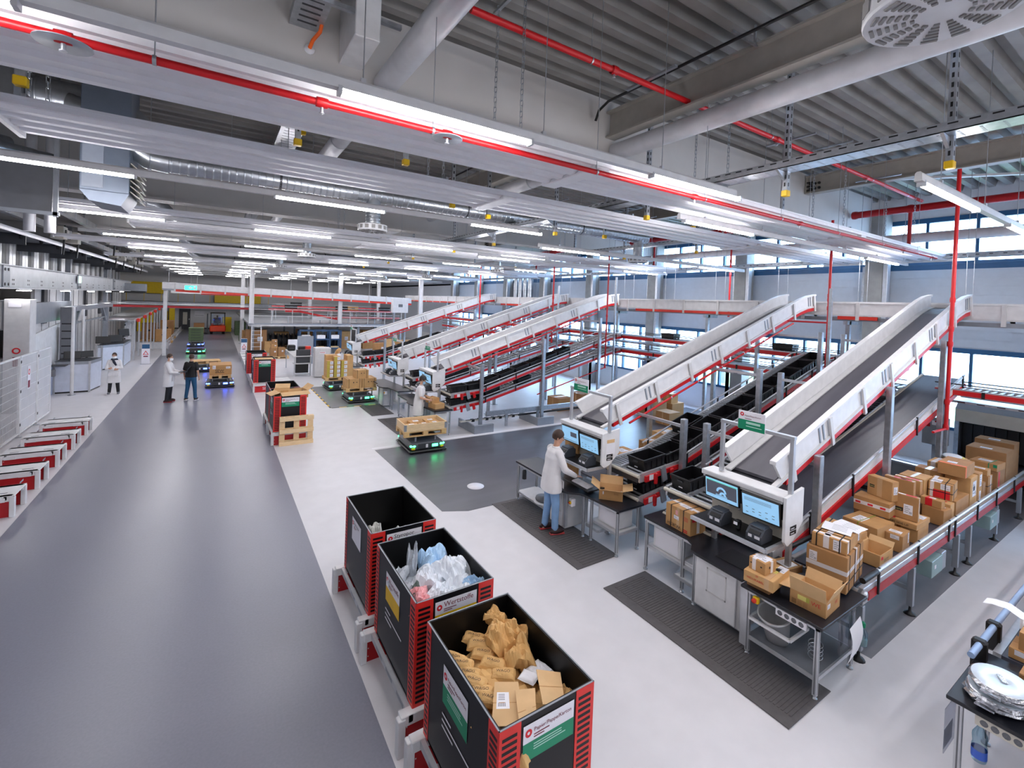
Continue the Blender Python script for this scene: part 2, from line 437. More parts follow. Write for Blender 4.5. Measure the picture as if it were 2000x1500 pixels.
for k in range(-3, 11):
    y = 3.76 + 4.63 * k
    if k <= 1: n_, x1 = 3, 6.0
    elif k == 2: n_, x1 = 4, 9.8
    else: n_, x1 = 5, 14.6
    lab = {-3: 'strip light row farthest behind the camera', -2: 'strip light row behind the camera', -1: 'strip light row over the camera position', 0: 'nearest and largest white strip light row across the hall'}.get(k, 'strip light row across the hall, %s from the camera' % ORD[min(k, 19)])
    lamp_row(y, 5.66, -3.3, x1, [-2.76 + PX * i for i in range(n_)], lab, wires=(-1 <= k <= 3))
for k, (y, x0, segs) in enumerate([(-4.4, 6.3, (6.42, 9.96, 13.5)), (-1.2, 6.3, (6.42, 9.96, 13.5)), (1.86, 6.3, (6.42, 10.0)), (4.9, 6.3, (6.45, 13.45)), (9.6, 6.9, (7.0, 13.45)), (13.0, 7.0, (7.0, 13.5))]):  # rows behind the camera are unseen, added to brighten the right side
    lamp_row(y, 5.55, x0, 16.1, segs, 'low strip light row above the conveyors, added for light if behind the camera, %s from the right hand end' % ORD[k], True, 1.97)
# ribbed radiant panels
def radiant(y0, x0, x1, lab, nrib=4):
    t = T('radiant_panel', lab, 'ceiling panel', (x0, y0, 5.80), 0, 'ribbed radiant ceiling panels')
    w = 1.06; pr = []
    for i in range(nrib):
        a = y0 + w * i / nrib; s_ = w / nrib
        pr += [(x0, a, 5.82), (x0, a + s_ * 0.2, 5.82), (x0, a + s_ * 0.34, 5.785), (x0, a + s_ * 0.66, 5.785), (x0, a + s_ * 0.8, 5.82)]
    pr += [(x0, y0 + w, 5.82), (x0, y0 + w, 5.87), (x0, y0, 5.87), (x0, y0, 5.82)]
    m = W(t); m.strip(pr, (x1 - x0, 0, 0), PANEL); m.box((x0, y0 - 0.01, 5.87), (x1, y0 + w + 0.01, 5.9), PANEL); m.build('ribbed_sheet', t)
    for xx in (3.8, 11.2):
        if xx < x1 - 1:
            m = W(t); m.box((xx, y0 - 0.02, 5.77), (xx + 0.24, y0 + w + 0.02, 5.82), PANEL, 0.01); m.build('joint_cover', t)
    m = W(t); m.box((x0 - 0.03, y0 - 0.02, 5.75), (x0 + 0.02, y0 + w + 0.02, 5.91), OFFW); m.box((x1 - 0.02, y0 - 0.02, 5.75), (x1 + 0.03, y0 + w + 0.02, 5.91), OFFW); m.build('end_cap', t)
    return t
def chain(t, x, y, z0, z1, big=True):
    m = W(t); z = z0; i = 0
    st = 0.07
    while z < z1 - 0.03:
        a = (x - 0.016, y, 0) if i % 2 else (x, y - 0.016, 0); b = (x + 0.016, y, 0) if i % 2 else (x, y + 0.016, 0)
        m.tube([(a[0], a[1], z), (a[0], a[1], z + st)], 0.0045, GALV, 4, False).tube([(b[0], b[1], z), (b[0], b[1], z + st)], 0.0045, GALV, 4, False)
        m.tube([(a[0], a[1], z), (b[0], b[1], z)], 0.0045, GALV, 4, False).tube([(a[0], a[1], z + st), (b[0], b[1], z + st)], 0.0045, GALV, 4, False)
        z += st - 0.008; i += 1
    m.build('chain', t)
for k in range(5):
    for j, (yo, x0) in enumerate(((4.2, -4.6), (6.3, -1.85))):
        lab = 'white ribbed radiant panel across the hall, %s from the camera' % ORD[2 * k + j]
        t = radiant(yo + 8.5 * k, x0, 17.0, lab)
        if k >= 2:
            m = W(t)
            for xx in (0.5, 14.0): m.tube([(xx, yo + 8.5 * k + 0.5, 5.88), (xx, yo + 8.5 * k + 0.5, 7.8)], 0.008, GALV, 5)
            m.build('hanger_rod', t)
        if k < 2:
            for xx in (-1.6, 2.85, 6.8, 10.9, 14.8):
                for dy in (0.2, 0.8): chain(t, xx, yo + 8.5 * k + dy, 5.9, 7.78)
                m = W(t); yy = yo + 8.5 * k; m.bar((xx, yy + 0.05, 5.93), (xx, yy + 1.0, 5.93), 0.04, 0.04, GALV); m.build('cross_bar', t)
                m = W(t); m.box((xx - 0.03, yy + 1.0, 5.9), (xx + 0.03, yy + 1.05, 5.96), YEL); m.build('yellow_end_cap', t)
                m = W(t); m.bar((xx, yy + 0.1, 7.72), (xx, yy + 0.9, 7.72), 0.04, 0.03, GALV); m.build('deck_bracket', t)
# sprinkler pipes
def sprink(y, z, x0, x1, r, heads, disks, lab, mat=RED):
    t = T('sprinkler_pipe', lab, 'pipe', (x0, y, z), 0, 'red sprinkler pipes')
    m = W(t); m.tube([(x0, y, z), (x1, y, z)], r, mat, 12); m.build('pipe_body', t)
    for x in heads:
        m = W(t); m.lathe((x, y, z), [(r * 1.35, -0.045), (r * 1.45, 0), (r * 1.35, 0.045)], mat, 12, 'x').tube([(x, y, z), (x, y, z - r - 0.05)], 0.014, GALV, 8).lathe((x, y, z - r - 0.06), [(0.001, 0), (0.022, 0), (0.022, 0.006), (0.001, 0.006)], ALU, 10); m.build('sprinkler_head', t)
    for x in disks:
        m = W(t); m.lathe((x, y, z - r - 0.015), [(0.0001, 0.012), (0.15, 0.0), (0.15, 0.006), (0.0001, 0.02)], STEELG, 24); m.build('heat_collector_disk', t)
    x = x0 + 1.7
    while x < x1:
        m = W(t); m.lathe((x, y, z), [(r + 0.006, -0.012), (r + 0.006, 0.012)], GALV, 12, 'x').tube([(x, y, z + r), (x, y, 7.78)], 0.005, GALV, 5); m.build('pipe_hanger', t); x += 2.1
    return t
sprink(4.16, 5.72, -4.2, 15.62, 0.03, (-0.87, 0.71, 1.85, 5.67, 8.64, 13.4, 15.3), (-0.87, 1.85), 'long red sprinkler pipe just below the nearest radiant panel')
for k, (y, x0) in enumerate(((4.45, 2.2), (11.05, -1.5), (19.6, -2), (28.0, -2))):
    t = sprink(y, 7.2, x0, 15.4, 0.04, (4.3, 8.3, 12.0), (), 'red sprinkler pipe high under the roof deck, %s from the camera' % ORD[k], RED)
    for xx in (4.9, 8.6, 12.4):
        m = W(t); m.bar((xx, y - 0.5, 7.24), (xx, y + 0.35, 7.24), 0.05, 0.03, GALV); m.build('support_strut', t)
for k, (y0, y1) in enumerate([(-8.9, 6.0), (6.5, 14.5), (15, 23), (23.5, 31.5)]):
    t = T('sprinkler_main', 'thick dark red sprinkler main along the window wall, %s bay' % ORD[k], 'pipe', (15.5, y0, 7.05), 0, 'red sprinkler mains')
    m = W(t); m.tube([(15.5, y0, 7.05), (15.5, y1, 7.05)], 0.095, DRED, 16); m.build('pipe_body', t)
    for dy in (0.03, 1.3): m = W(t); m.lathe((15.5, y1 - dy, 7.05), [(0.105, -0.06), (0.115, 0.0), (0.105, 0.06)], DRED, 16, 'y'); m.build('coupling', t)
    m = W(t); m.tube([(15.5, y1 - 1.3, 7.05), (15.5, y1 - 1.3, 5.93)], 0.045, DRED, 12); m.build('drop_pipe', t)
def riser(x, y, z0, z1, r, lab, elbow=None):
    t = T('sprinkler_riser', lab, 'pipe', (x, y, z0), 0, 'vertical red pipes')
    m = W(t); m.tube([(x, y, z0), (x, y, z1)], r, RED, 12); m.build('pipe_body', t)
    for zz in (z0 + 0.05, z0 + 0.55, z0 + 1.7, z0 + 2.0, (z0 + z1) / 2): m = W(t); m.lathe((x, y, zz), [(r * 1.25, -0.05), (r * 1.4, 0), (r * 1.25, 0.05)], RED, 12); m.build('coupling', t)
    if elbow:
        m = W(t)
        for (p, q) in elbow: m.tube([p, q], r * 0.7, RED, 10)
        m.build('branch_pipe', t)
riser(12.25, 2.98, 1.95, 7.1, 0.034, 'red vertical pipe in front of the nearest chute conveyor', [((12.25, 2.98, 1.97), (11.6, 3.0, 1.97))])
riser(12.45, 5.25, 2.6, 6.42, 0.03, 'red vertical pipe between the two nearest chute conveyors', [((12.45, 5.25, 3.95), (12.5, 6.2, 3.95))])
riser(12.57, 12.85, 1.8, 6.4, 0.028, 'red vertical pipe beside the third chute conveyor from the camera', [((12.57, 12.85, 1.83), (9.5, 12.95, 1.0))])
riser(15.5, 9.74, 3.95, 7.0, 0.03, 'red vertical pipe by the window wall left of the second chute')
riser(12.4, 16.0, 2.5, 6.4, 0.034, 'red vertical pipe beside the fourth chute conveyor')
riser(12.6, 23.0, 2.5, 6.4, 0.034, 'red vertical pipe beside the fifth and farthest chute conveyor')
# white tube along the windows and window trays
for k, (y0, y1) in enumerate([(-8.9, 5.95), (6.6, 14.4), (15.1, 22.9), (23.6, 31.4)]):
    t = T('window_pipe', 'white pipe hung along the upper windows, %s bay' % ORD[k], 'pipe', (16, y0, 6.33), 0, 'white pipes along the windows')
    m = W(t); m.tube([(16.0, y0, 6.33), (16.0, y1, 6.33)], 0.13, TUBEW, 18); m.build('pipe_body', t)
    m = W(t)
    for yy in (y0 + 1.5, y0 + 4.5, y1 - 1.0): m.tube([(16, yy, 6.4), (16, yy, 7.78)], 0.006, GALV, 5).lathe((16, yy, 6.33), [(0.135, -0.015), (0.135, 0.015)], GALV, 16, 'y')
    m.build('pipe_hanger', t)
    t = T('cable_tray', 'perforated cable tray along the upper windows, %s bay' % ORD[k], 'cable tray', (16.6, y0, 5.8), 0, 'trays along the windows')
    m = W(t); m.box((16.5, y0, 5.8), (16.8, y1, 5.81), GALV).box((16.5, y0, 5.81), (16.51, y1, 5.92), GALV).box((16.79, y0, 5.81), (16.8, y1, 5.92), GALV)
    yy = y0 + 0.2
    while yy < y1: m.box((16.497, yy, 5.85), (16.5, yy + 0.07, 5.87), BLK); yy += 0.25
    m.build('tray_body', t)
    for yy in (y0 + 2.0, y0 + 5.5):
        m = W(t); m.tube([(16.52, yy, 5.9), (16.52, yy, 7.78)], 0.006, GALV, 5).tube([(16.78, yy, 5.9), (16.78, yy, 7.78)], 0.006, GALV, 5); m.build('threaded_rod', t)
# main cable tray along x = 6.28
def ctray(x, y0, y1, z, w, lab, hang, ztop=7.75):
    t = T('cable_tray', lab, 'cable tray', (x, y0, z), 0, 'perforated cable trays')
    m = W(t); m.box((x - w / 2, y0, z), (x + w / 2, y1, z + 0.01), GALV)
    for sx in (-w / 2, w / 2 - 0.01):
        m.box((x + sx, y0, z), (x + sx + 0.01, y1, z + 0.1), GALV)
    yy = y0
    while yy < y1:
        m.box((x - w / 2 - 0.003, yy, z + 0.07), (x - w / 2, yy + 0.08, z + 0.085), BLK)
        m.box((x - w * 0.3, yy, z - 0.003), (x + w * 0.35, yy + 0.02, z), STEELG); yy += 0.16
    m.build('tray_body', t)
    for yy in hang:
        m = W(t); m.box((x + 0.02, yy - 0.03, z - 0.25), (x + 0.09, yy + 0.03, ztop), GALV)
        zz = z - 0.2
        while zz < ztop: m.box((x + 0.045, yy - 0.032, zz), (x + 0.065, yy - 0.03, zz + 0.05), BLK).box((x + 0.018, yy - 0.01, zz), (x + 0.02, yy + 0.01, zz + 0.05), BLK); zz += 0.1
        m.build('hanger_post', t)
        m = W(t); m.box((x + 0.012, yy - 0.04, z - 0.33), (x + 0.098, yy + 0.04, z - 0.25), YEL, 0.008); m.build('yellow_end_cap', t)
        m = W(t); m.prism([(x - w / 2 - 0.03, yy, z - 0.005), (x + 0.05, yy, z - 0.005), (x + 0.05, yy, z - 0.14)], (0, 0.03, 0), GALV); m.build('bracket', t)
ctray(6.28, 0.4, 34, 6.0, 0.3, 'long perforated cable tray lengthwise above the nearest workstations', [1.62, 3.25, 5.6, 8.2, 10.9, 13.4, 17, 20, 24])
ctray(11.6, 7.0, 30, 6.1, 0.25, 'perforated cable tray lengthwise nearer the window wall', [8.4, 11.2, 13.8, 18, 22])
ctray(1.1, 7.0, 22, 7.1, 0.4, 'wide perforated cable tray high under the deck left of the ducts', [8.4, 10.6, 13.6])
# short hanging channel posts with yellow caps
for k, (x, y, z) in enumerate(((-1.62, 6.35, 6.1), (0.9, 7.0, 6.25), (2.4, 6.9, 6.25), (3.9, 8.4, 6.05), (5.0, 8.9, 6.05), (8.5, 8.9, 6.0), (9.4, 6.9, 6.1), (10.6, 5.5, 6.3))):
    t = T('hanger_post', 'short perforated hanger post with yellow cap above the radiant panels, %s from the left' % ORD[k], 'hanger', (x, y, z), 0, 'hanger posts with yellow caps')
    m = W(t); m.box((x - 0.035, y - 0.03, z), (x + 0.035, y + 0.03, 7.78), GALV)
    for q in range(12): m.box((x - 0.012, y - 0.032, z + 0.1 + q * 0.12), (x + 0.012, y - 0.03, z + 0.15 + q * 0.12), BLK)
    m.build('post', t)
    m = W(t); m.box((x - 0.05, y - 0.045, z - 0.09), (x + 0.05, y + 0.045, z), YEL, 0.008); m.build('yellow_end_cap', t)
# thin black cable pipe along y
for k, (y0, y1, e) in enumerate(((0.3, 6.0, 5.36), (7.2, 14.2, 5.36))):
    t = T('conduit', 'thin black conduit with bent end under the deck, %s bay' % ORD[k], 'conduit', (e, y0, 7.5), 0, 'black conduits')
    m = W(t); m.tube([(e, y0, 7.5), (e, y1 - 0.35, 7.5), (e + 0.03, y1 - 0.1, 7.44), (e + 0.05, y1, 7.3)], 0.022, BLK, 8); m.build('conduit_pipe', t)
    for yy in (y0 + 1.3, y0 + 3.1):
        m = W(t); m.bar((e - 0.15, yy, 7.53), (e + 0.4, yy, 7.53), 0.03, 0.03, GALV).bar((e + 0.35, yy, 7.53), (e + 0.35, yy, 7.78), 0.03, 0.02, GALV); m.build('conduit_bracket', t)
# ducts with diffusers
def diffuser(t, x, y, z, r=0.3):
    m = W(t); m.lathe((x, y, z), [(0.001, 0.0), (r, 0.0), (r * 1.02, 0.012), (r, 0.13), (r * 0.75, 0.15)], WHITE, 36, smooth=False)
    for i in range(14):
        a = 2 * pi * i / 14
        for j in range(6):
            rr = r * (0.36 + 0.105 * j); wd = 0.011 + 0.0045 * j
            m.obx((x + cos(a) * rr, y + sin(a) * rr, z - 0.004), (0.016, wd * 2, 0.01), P_SLOT, RZ(a))
        m.obx((x + cos(a) * r * 1.005, y + sin(a) * r * 1.005, z + 0.07), (0.012, 0.075, 0.075), P_SLOT, RZ(a))
    m.build('diffuser', t)
P_SLOT = P('slot_shadow_grey', (150, 148, 146), 0.6, var=0)
def spiral(m, pts, r, mat=DUCT, step=0.12):
    m.tube(pts, r, mat, 24)
    for i in range(len(pts) - 1):
        a = Vector(pts[i]); b = Vector(pts[i + 1]); L = (b - a).length; n = int(L / step)
        for k in range(n):
            p = a + (b - a) * (k + 0.5) / n; d = (b - a).normalized() * 0.008
            m.tube([p - d * 2, p, p + d * 2], r, mat, 24, False, [r, r + 0.013, r])
for k in range(4):
    yy = 10.0 + 8.5 * k
    t = T('ventilation_duct', 'spiral ventilation duct with round diffusers across the hall, %s from the camera' % ORD[k], 'duct', (0, yy, 6.3), 0, 'spiral ventilation ducts')
    m = W(t); spiral(m, [(-0.75, yy, 6.32), (11.3, yy, 6.32)], 0.17)
    m.build('duct_body', t)
    m = W(t); m.tube([(-0.72, yy, 6.32), (-1.0, yy, 6.34), (-1.25, yy - 0.05, 6.5), (-1.45, yy - 0.1, 6.72), (-1.6, yy - 0.15, 6.85), (-2.0, yy - 0.15, 6.92)], 0.19, DUCT, 20); m.build('duct_elbow', t)
    for x in (2.8, 11.0):
        m = W(t); m.tube([(x, yy, 6.3), (x, yy, 6.05), (x, yy, 5.68)], 0.15, DUCT, 20)
        for q in range(5): m.lathe((x, yy, 5.74 + q * 0.07), [(0.152, -0.012), (0.158, 0), (0.152, 0.012)], DUCT, 20)
        m.build('drop_duct', t); diffuser(t, x, yy, 5.55)
    m = W(t)
    for x in (1.0, 5.0, 8.6): m.tube([(x, yy, 6.45), (x, yy, 7.78)], 0.006, GALV, 5).lathe((x, yy, 6.32), [(0.183, -0.02), (0.183, 0.02)], DGR, 20, 'x')
    m.build('duct_hanger', t)
t = T('ventilation_duct', 'round white slotted ceiling diffuser cut by the upper right corner', 'duct', (2.84, 0.78, 5.55))
m = W(t); m.tube([(2.84, 0.78, 5.7), (2.84, 0.78, 6.5)], 0.15, DUCT, 20); m.build('drop_duct', t); diffuser(t, 2.84, 0.78, 5.55)
# air unit and ducts at the left end of the nearest visible duct
t = T('air_handling_unit', 'grey blue air handling unit with louvred outlet under the roof', 'air unit', (-1.7, 9.7, 5.5))
BLUG = P('unit_bluegrey', (112, 122, 138), 0.4, metal=0.3)
m = W(t); m.box((-1.8, 9.6, 5.62), (-1.2, 10.5, 7.79), BLUG, 0.01).box((-1.77, 9.59, 5.67), (-1.52, 9.6, 6.4), P('unit_panel', (146, 154, 168), 0.4)); m.build('housing', t)
m = W(t)
for q in range(6): m.obx((-1.13, 10.0, 5.62 + q * 0.09), (0.16, 0.75, 0.012), CREAM, RY(radians(40)))
m.build('louvre', t)
m = W(t); m.prism([(-1.8, 9.6, 5.62), (-1.2, 9.6, 5.62), (-1.3, 9.6, 5.42), (-1.68, 9.6, 5.46)], (0, 0.9, 0), BLUG); m.build('hopper', t)
t = T('rectangular_duct', 'dark rectangular duct with round spiral bend at the upper left', 'duct', (-2.6, 10.4, 7.2))
m = W(t); m.box((-4.5, 9.75, 6.75), (-2.5, 10.4, 7.35), DUCT, 0.01).box((-2.55, 9.7, 6.7), (-2.47, 10.45, 7.4), STEELG); m.build('duct_body', t)
m = W(t); spiral(m, [(-2.45, 10.05, 7.06), (-2.1, 10.05, 7.06)], 0.26); m.tube([(-2.1, 10.05, 7.06), (-1.75, 10.05, 7.06), (-1.5, 10.15, 7.02), (-1.3, 10.4, 6.98), (-1.2, 10.75, 6.95)], 0.26, DUCT, 22); m.build('duct_elbow', t)
for k, (x, z) in enumerate(((-4.3, 6.6), (-3.7, 6.4))):
    tag(M().tube([(x - 1.2, 9.0, z - 0.1), (x, 10.8, z), (x + 1.0, 12.3, z + 0.1)], 0.14, DUCT, 14).build('duct_pipe'), 'slanted dark duct pipe at the far upper left, %s one' % ('left' if k == 0 else 'right'), 'duct')
t = T('steel_screen', 'grey framed steel screen hung below the ducts at the left edge', 'frame', (-4, 11, 5.5))
m = W(t)
for a, b in (((-4.4, 11, 6.3), (-2.4, 11, 6.3)), ((-4.4, 11, 5.35), (-2.3, 11, 5.35)), ((-2.35, 11, 5.3), (-2.35, 11, 7.7)), ((-4.4, 11, 5.3), (-4.4, 11, 7.7))): m.bar(a, b, 0.06, 0.06, STEELG)
m.build('frame_bars', t); m = W(t); m.box((-4.35, 11.02, 5.38), (-2.4, 11.04, 6.28), MGR); m.build('infill_sheet', t)
# grey box duct, tray stub and orange cable at the top edge
t = T('duct_box', 'white square duct box fixed on the nearest girder at the top edge', 'duct', (1.4, 5.7, 7.2))
m = W(t); m.box((1.22, 5.3, 7.0), (1.5, 6.1, 7.79), WHITE, 0.01); m.build('duct_body', t)
t = T('cable_tray', 'short perforated tray stub with cables at the top edge', 'cable tray', (0.75, 5.3, 7.2))
m = W(t); m.box((0.65, 5.05, 7.3), (1.0, 6.1, 7.32), GALV).box((0.65, 5.05, 7.32), (0.66, 6.05, 7.42), GALV).box((0.99, 5.05, 7.32), (1.0, 6.05, 7.42), GALV)
for q in range(8): m.box((0.72, 5.1 + q * 0.12, 7.297), (0.93, 5.13 + q * 0.12, 7.3), DGR)
m.build('tray_body', t); m = W(t); m.bar((0.55, 5.35, 7.27), (1.75, 5.35, 7.27), 0.05, 0.05, GALV); m.build('support_strut', t)
t = T('orange_cable', 'short orange cable going into the pale girder at the top', 'cable', (0.87, 6.05, 7.05))
m = W(t); m.tube([(0.98, 5.9, 7.32), (0.97, 5.95, 7.24), (0.9, 6.0, 7.14), (0.88, 6.08, 7.08)], 0.022, ORNG, 8); m.build('cable_sheath', t)
m = W(t); m.lathe((0.88, 6.09, 7.07), [(0.001, -0.012), (0.06, -0.01), (0.06, 0.005)], PAPER, 14, 'y'); m.build('cable_seal', t)
# diagonal wind braces near the window wall
for k, (a, b) in enumerate((((13.2, 6.0, 7.6), (15.6, 2.2, 7.5)), ((8.2, 6.5, 7.6), (9.2, 9.5, 7.5)), ((3.4, 7.0, 7.65), (4.6, 9.5, 7.55)))):
    tag(M().bar(a, b, 0.09, 0.05, OFFW).build('wind_brace'), 'pale diagonal wind brace under the deck, %s from the right' % ORD[k], 'brace', 'wind braces')
# ============================================================ CONVEYORS AND WORKSTATIONS
def zi(pts, x):
    if x <= pts[0][0]: return pts[0][1]
    for (a, b), (c, d) in zip(pts, pts[1:]):
        if x <= c: return b + (d - b) * (x - a) / (c - a)
    return pts[-1][1]
CH = [(6.2, 2.15), (13.0, 4.40), (13.4, 4.53), (13.8, 4.63), (14.25, 4.69)]
def band(m, pts, o0, o1, ya, yb, mat):        # vertical band along a polyline in xz
    q = [(x, ya, z + o0) for x, z in pts] + [(x, ya, z + o1) for x, z in pts[::-1]]
    m.prism(q, (0, yb - ya, 0), mat)
def chute(yR, yL, lab, line=True):
    t = T('chute_conveyor', lab, 'conveyor', (6.2, yR, 1.7), 0, 'inclined chute conveyors')
    for nm, a, b, sg in (('side_wall', yR, yR + 0.035, -1), ('side_wall', yL - 0.035, yL, 1)):
        m = W(t); e = [(CH[0][0] + 0.0, CH[0][1])] + CH[1:]
        q = [(x, a, z) for x, z in e] + [(x, a, z - 0.33) for x, z in e[::-1]]
        q[-1] = (6.42, a, 2.15 - 0.33 + 0.07); q[0] = (6.2, a, 2.15)
        m.prism(q, (0, b - a, 0), WHITE)
        band(m, CH, -0.02, 0.025, a - 0.025, b + 0.025, WHITE); band(m, CH[0:], -0.34, -0.30, a - 0.03, b, OFFW)
        w_ = m.build(nm, t)
    m = W(t); band(m, [(6.5, zi(CH, 6.5))] + CH[1:], -0.43, -0.345, yR - 0.02, yR + 0.04, RED); m.build('red_strip', t)
    m = W(t); band(m, [(6.5, zi(CH, 6.5))] + CH[1:], -0.43, -0.345, yL - 0.04, yL + 0.02, RED); m.build('red_strip', t)
    m = W(t); band(m, [(6.3, zi(CH, 6.3))] + CH[1:], -0.32, -0.28, yR + 0.04, yL - 0.04, BELT); band(m, CH, -0.285, -0.262, yL - 0.13, yL - 0.04, OFFW); band(m, CH, -0.42, -0.34, yR + 0.08, yL - 0.08, DGR); m.build('belt', t)
    for i in range(8):
        x = 6.55 + 1.08 * i; z = zi(CH, x); s_ = 0.331 if x < 13 else 0.2
        d = Vector((-s_, 0, 1)).normalized(); p = Vector((x, yR - 0.035, z))
        m = W(t); m.bar(p + d * 0.0, p - d * 0.44, 0.03, 0.075, OFFW, (1, 0, 0)); m.build('strap', t)
        if i % 2:
            m = W(t)
            for dx in (-0.16, -0.27): 
                pp = Vector((x + dx, yR - 0.006, zi(CH, x + dx) - 0.03)); m.bar(pp, pp - d * 0.25, 0.012, 0.035, STEELG, (1, 0, 0))
            m.build('vent_slot', t)
    m = W(t); m.tube([(6.4, (yR + yL) / 2 - 0.33, 1.86), (6.4, (yR + yL) / 2 + 0.33, 1.86)], 0.05, ROLL, 14); m.build('end_roller', t)
    # sprinkler line under the chute
    if not line: return t
    m = W(t); q = [(6.9, yR - 0.05, zi(CH, 6.9) - 0.52), (13, yR - 0.05, zi(CH, 13) - 0.52)]; m.tube(q, 0.022, RED, 8)
    for i in range(7):
        f = Vector(q[0]).lerp(Vector(q[1]), (i + 0.4) / 7); m.lathe(f, [(0.03, -0.02), (0.03, 0.02)], ALU, 8, 'x')
    m.build('sprinkler_line', t)
    return t
UP = [(6.2, 1.25), (7.25, 1.33), (12.9, 2.98), (13.5, 3.05)]
LO = [(6.2, 0.85), (7.3, 0.98), (12.9, 2.42), (13.5, 2.5)]
def roller_conveyor(yR, yL, pts, lab, split, nroll=0, rlane='L', detail=True, full=False):
    t = T('roller_conveyor', lab, 'conveyor', (6.2, yR, pts[0][1]), 0, 'inclined roller conveyors')
    for a, b in ((yR, yR + 0.035), (yL - 0.035, yL)):
        m = W(t); band(m, pts, -0.13, 0.02, a, b, ALU); m.build('side_rail', t)
    m = W(t); band(m, [(6.62, zi(pts, 6.62))] + pts[1:], -0.115, -0.035, yR - 0.02, yR, RED); m.build('red_strip', t)
    m = W(t); band(m, [(6.3, zi(pts, 6.3)), (6.58, zi(pts, 6.58))], -0.13, -0.03, yR - 0.05, yR - 0.01, RED); m.box((6.38, yR - 0.055, zi(pts, 6.4) - 0.11), (6.48, yR - 0.05, zi(pts, 6.4) - 0.02), WSIGN).obx((6.56, yR - 0.04, zi(pts, 6.5) - 0.12), (0.07, 0.05, 0.2), RED, None, 0.015); m.build('red_end_cover', t)
    m = W(t); m.obx((6.78, yR - 0.03, zi(pts, 6.78) - 0.1), (0.12, 0.03, 0.26), STEELG, RY(-0.28)); m.obx((6.98, yR - 0.05, zi(pts, 6.98) - 0.13), (0.1, 0.04, 0.2), RED, RY(-0.28), 0.02); m.build('motor_plate', t)
    for yy in (yR - 0.03, yL + 0.01):
        m = W(t); q = [(x, yy, z + 0.11) for x, z in pts[1:]]; m.tube(q, 0.016, ALU, 8)
        x = 7.4
        while x < 13.3: m.box((x, yy - 0.012, zi(pts, x) - 0.1), (x + 0.03, yy + 0.012, zi(pts, x) + 0.13), BLK); x += 1.15
        m.build('guide_rail', t)
    if split:
        m = W(t); band(m, pts, -0.03, 0.035, split - 0.012, split + 0.012, ALU); m.build('lane_divider', t)
    lanes = [(yR + 0.04, split - 0.015), (split + 0.015, yL - 0.04)] if split else [(yR + 0.04, yL - 0.04)]
    for li, (a, b) in enumerate(lanes):
        ind = nroll and (li == (1 if rlane == 'L' else 0))
        if ind:
            for i in range(nroll):
                x = 6.25 + 7.0 * i / (nroll - 1); z = zi(pts, x)
                m = W(t); m.tube([(x, a, z - 0.022), (x, b, z - 0.022)], 0.026, ROLL, 9); m.build('roller', t)
        else:
            m = W(t)
            for i in range(60):
                x = 6.25 + 7.0 * i / 59; z = zi(pts, x); m.tube([(x, a, z - 0.022), (x, b, z - 0.022)], 0.025, ROLL, 7)
            o = m.build('roller_bed', t); o['kind'] = 'stuff'
    m = W(t); band(m, pts, -0.15, -0.06, yR + 0.05, yL - 0.05, DGR); m.build('under_tray', t)
    m = W(t); m.tube([(6.17, yR, pts[0][1] - 0.02), (6.17, yL, pts[0][1] - 0.02)], 0.03, CREAM, 10); m.build('end_stop_roller', t)
    return t
def tote_proto():
    t = T('tote', 'black plastic tote', 'tote', (0, 0, 0), 0)
    L, Wd, Hh, th = 0.56, 0.37, 0.21, 0.012
    m = M(); b = 0.92
    o = [(-L / 2, -Wd / 2), (L / 2, -Wd / 2), (L / 2, Wd / 2), (-L / 2, Wd / 2)]
    vs = [(x * b, y * b, 0) for x, y in o] + [(x, y, Hh) for x, y in o] + [(x - th * (1 if x > 0 else -1), y - th * (1 if y > 0 else -1), Hh) for x, y in o] + [((x - th * 1.5 * (1 if x > 0 else -1)) * b, (y - th * 1.5 * (1 if y > 0 else -1)) * b, 0.012) for x, y in o]
    fs = [(3, 2, 1, 0)] + [(i, (i + 1) % 4, 4 + (i + 1) % 4, 4 + i) for i in range(4)] + [(4 + i, 4 + (i + 1) % 4, 8 + (i + 1) % 4, 8 + i) for i in range(4)] + [(8 + i, 8 + (i + 1) % 4, 12 + (i + 1) % 4, 12 + i) for i in range(4)] + [(12, 13, 14, 15)]
    m.add(vs, fs, BLK2)
    for x in (-0.2, -0.07, 0.07, 0.2):
        for sy in (-1, 1): m.box((x - 0.008, sy * Wd / 2 * 0.95, 0.03), (x + 0.008, sy * (Wd / 2 * 0.95 + 0.012), Hh - 0.04), BLK2)
    m.build('tote_body', t)
    m = M()
    for sx in (-1, 1): m.box((sx * (L / 2), -Wd / 2 - 0.01, Hh - 0.03), (sx * (L / 2 + 0.012), Wd / 2 + 0.01, Hh), BLK2, 0.004)
    for sy in (-1, 1): m.box((-L / 2 - 0.01, sy * (Wd / 2), Hh - 0.03), (L / 2 + 0.01, sy * (Wd / 2 + 0.012), Hh), BLK2, 0.004)
    m.build('rim', t)
    m = M(); m.box((-L / 2 - 0.014, -0.05, Hh - 0.075), (-L / 2 + 0.005, 0.05, Hh - 0.05), DGR); m.box((L / 2 - 0.005, -0.05, Hh - 0.075), (L / 2 + 0.014, 0.05, Hh - 0.05), DGR); m.build('handle_slot', t)
    m = M(); m.obx((-L / 2 * 0.935 - 0.012, 0.0, 0.045), (0.004, 0.07, 0.018), WSIGN); m.build('barcode_label', t)
    return t
TOTE = tote_proto(); TOTE_USED = [False]
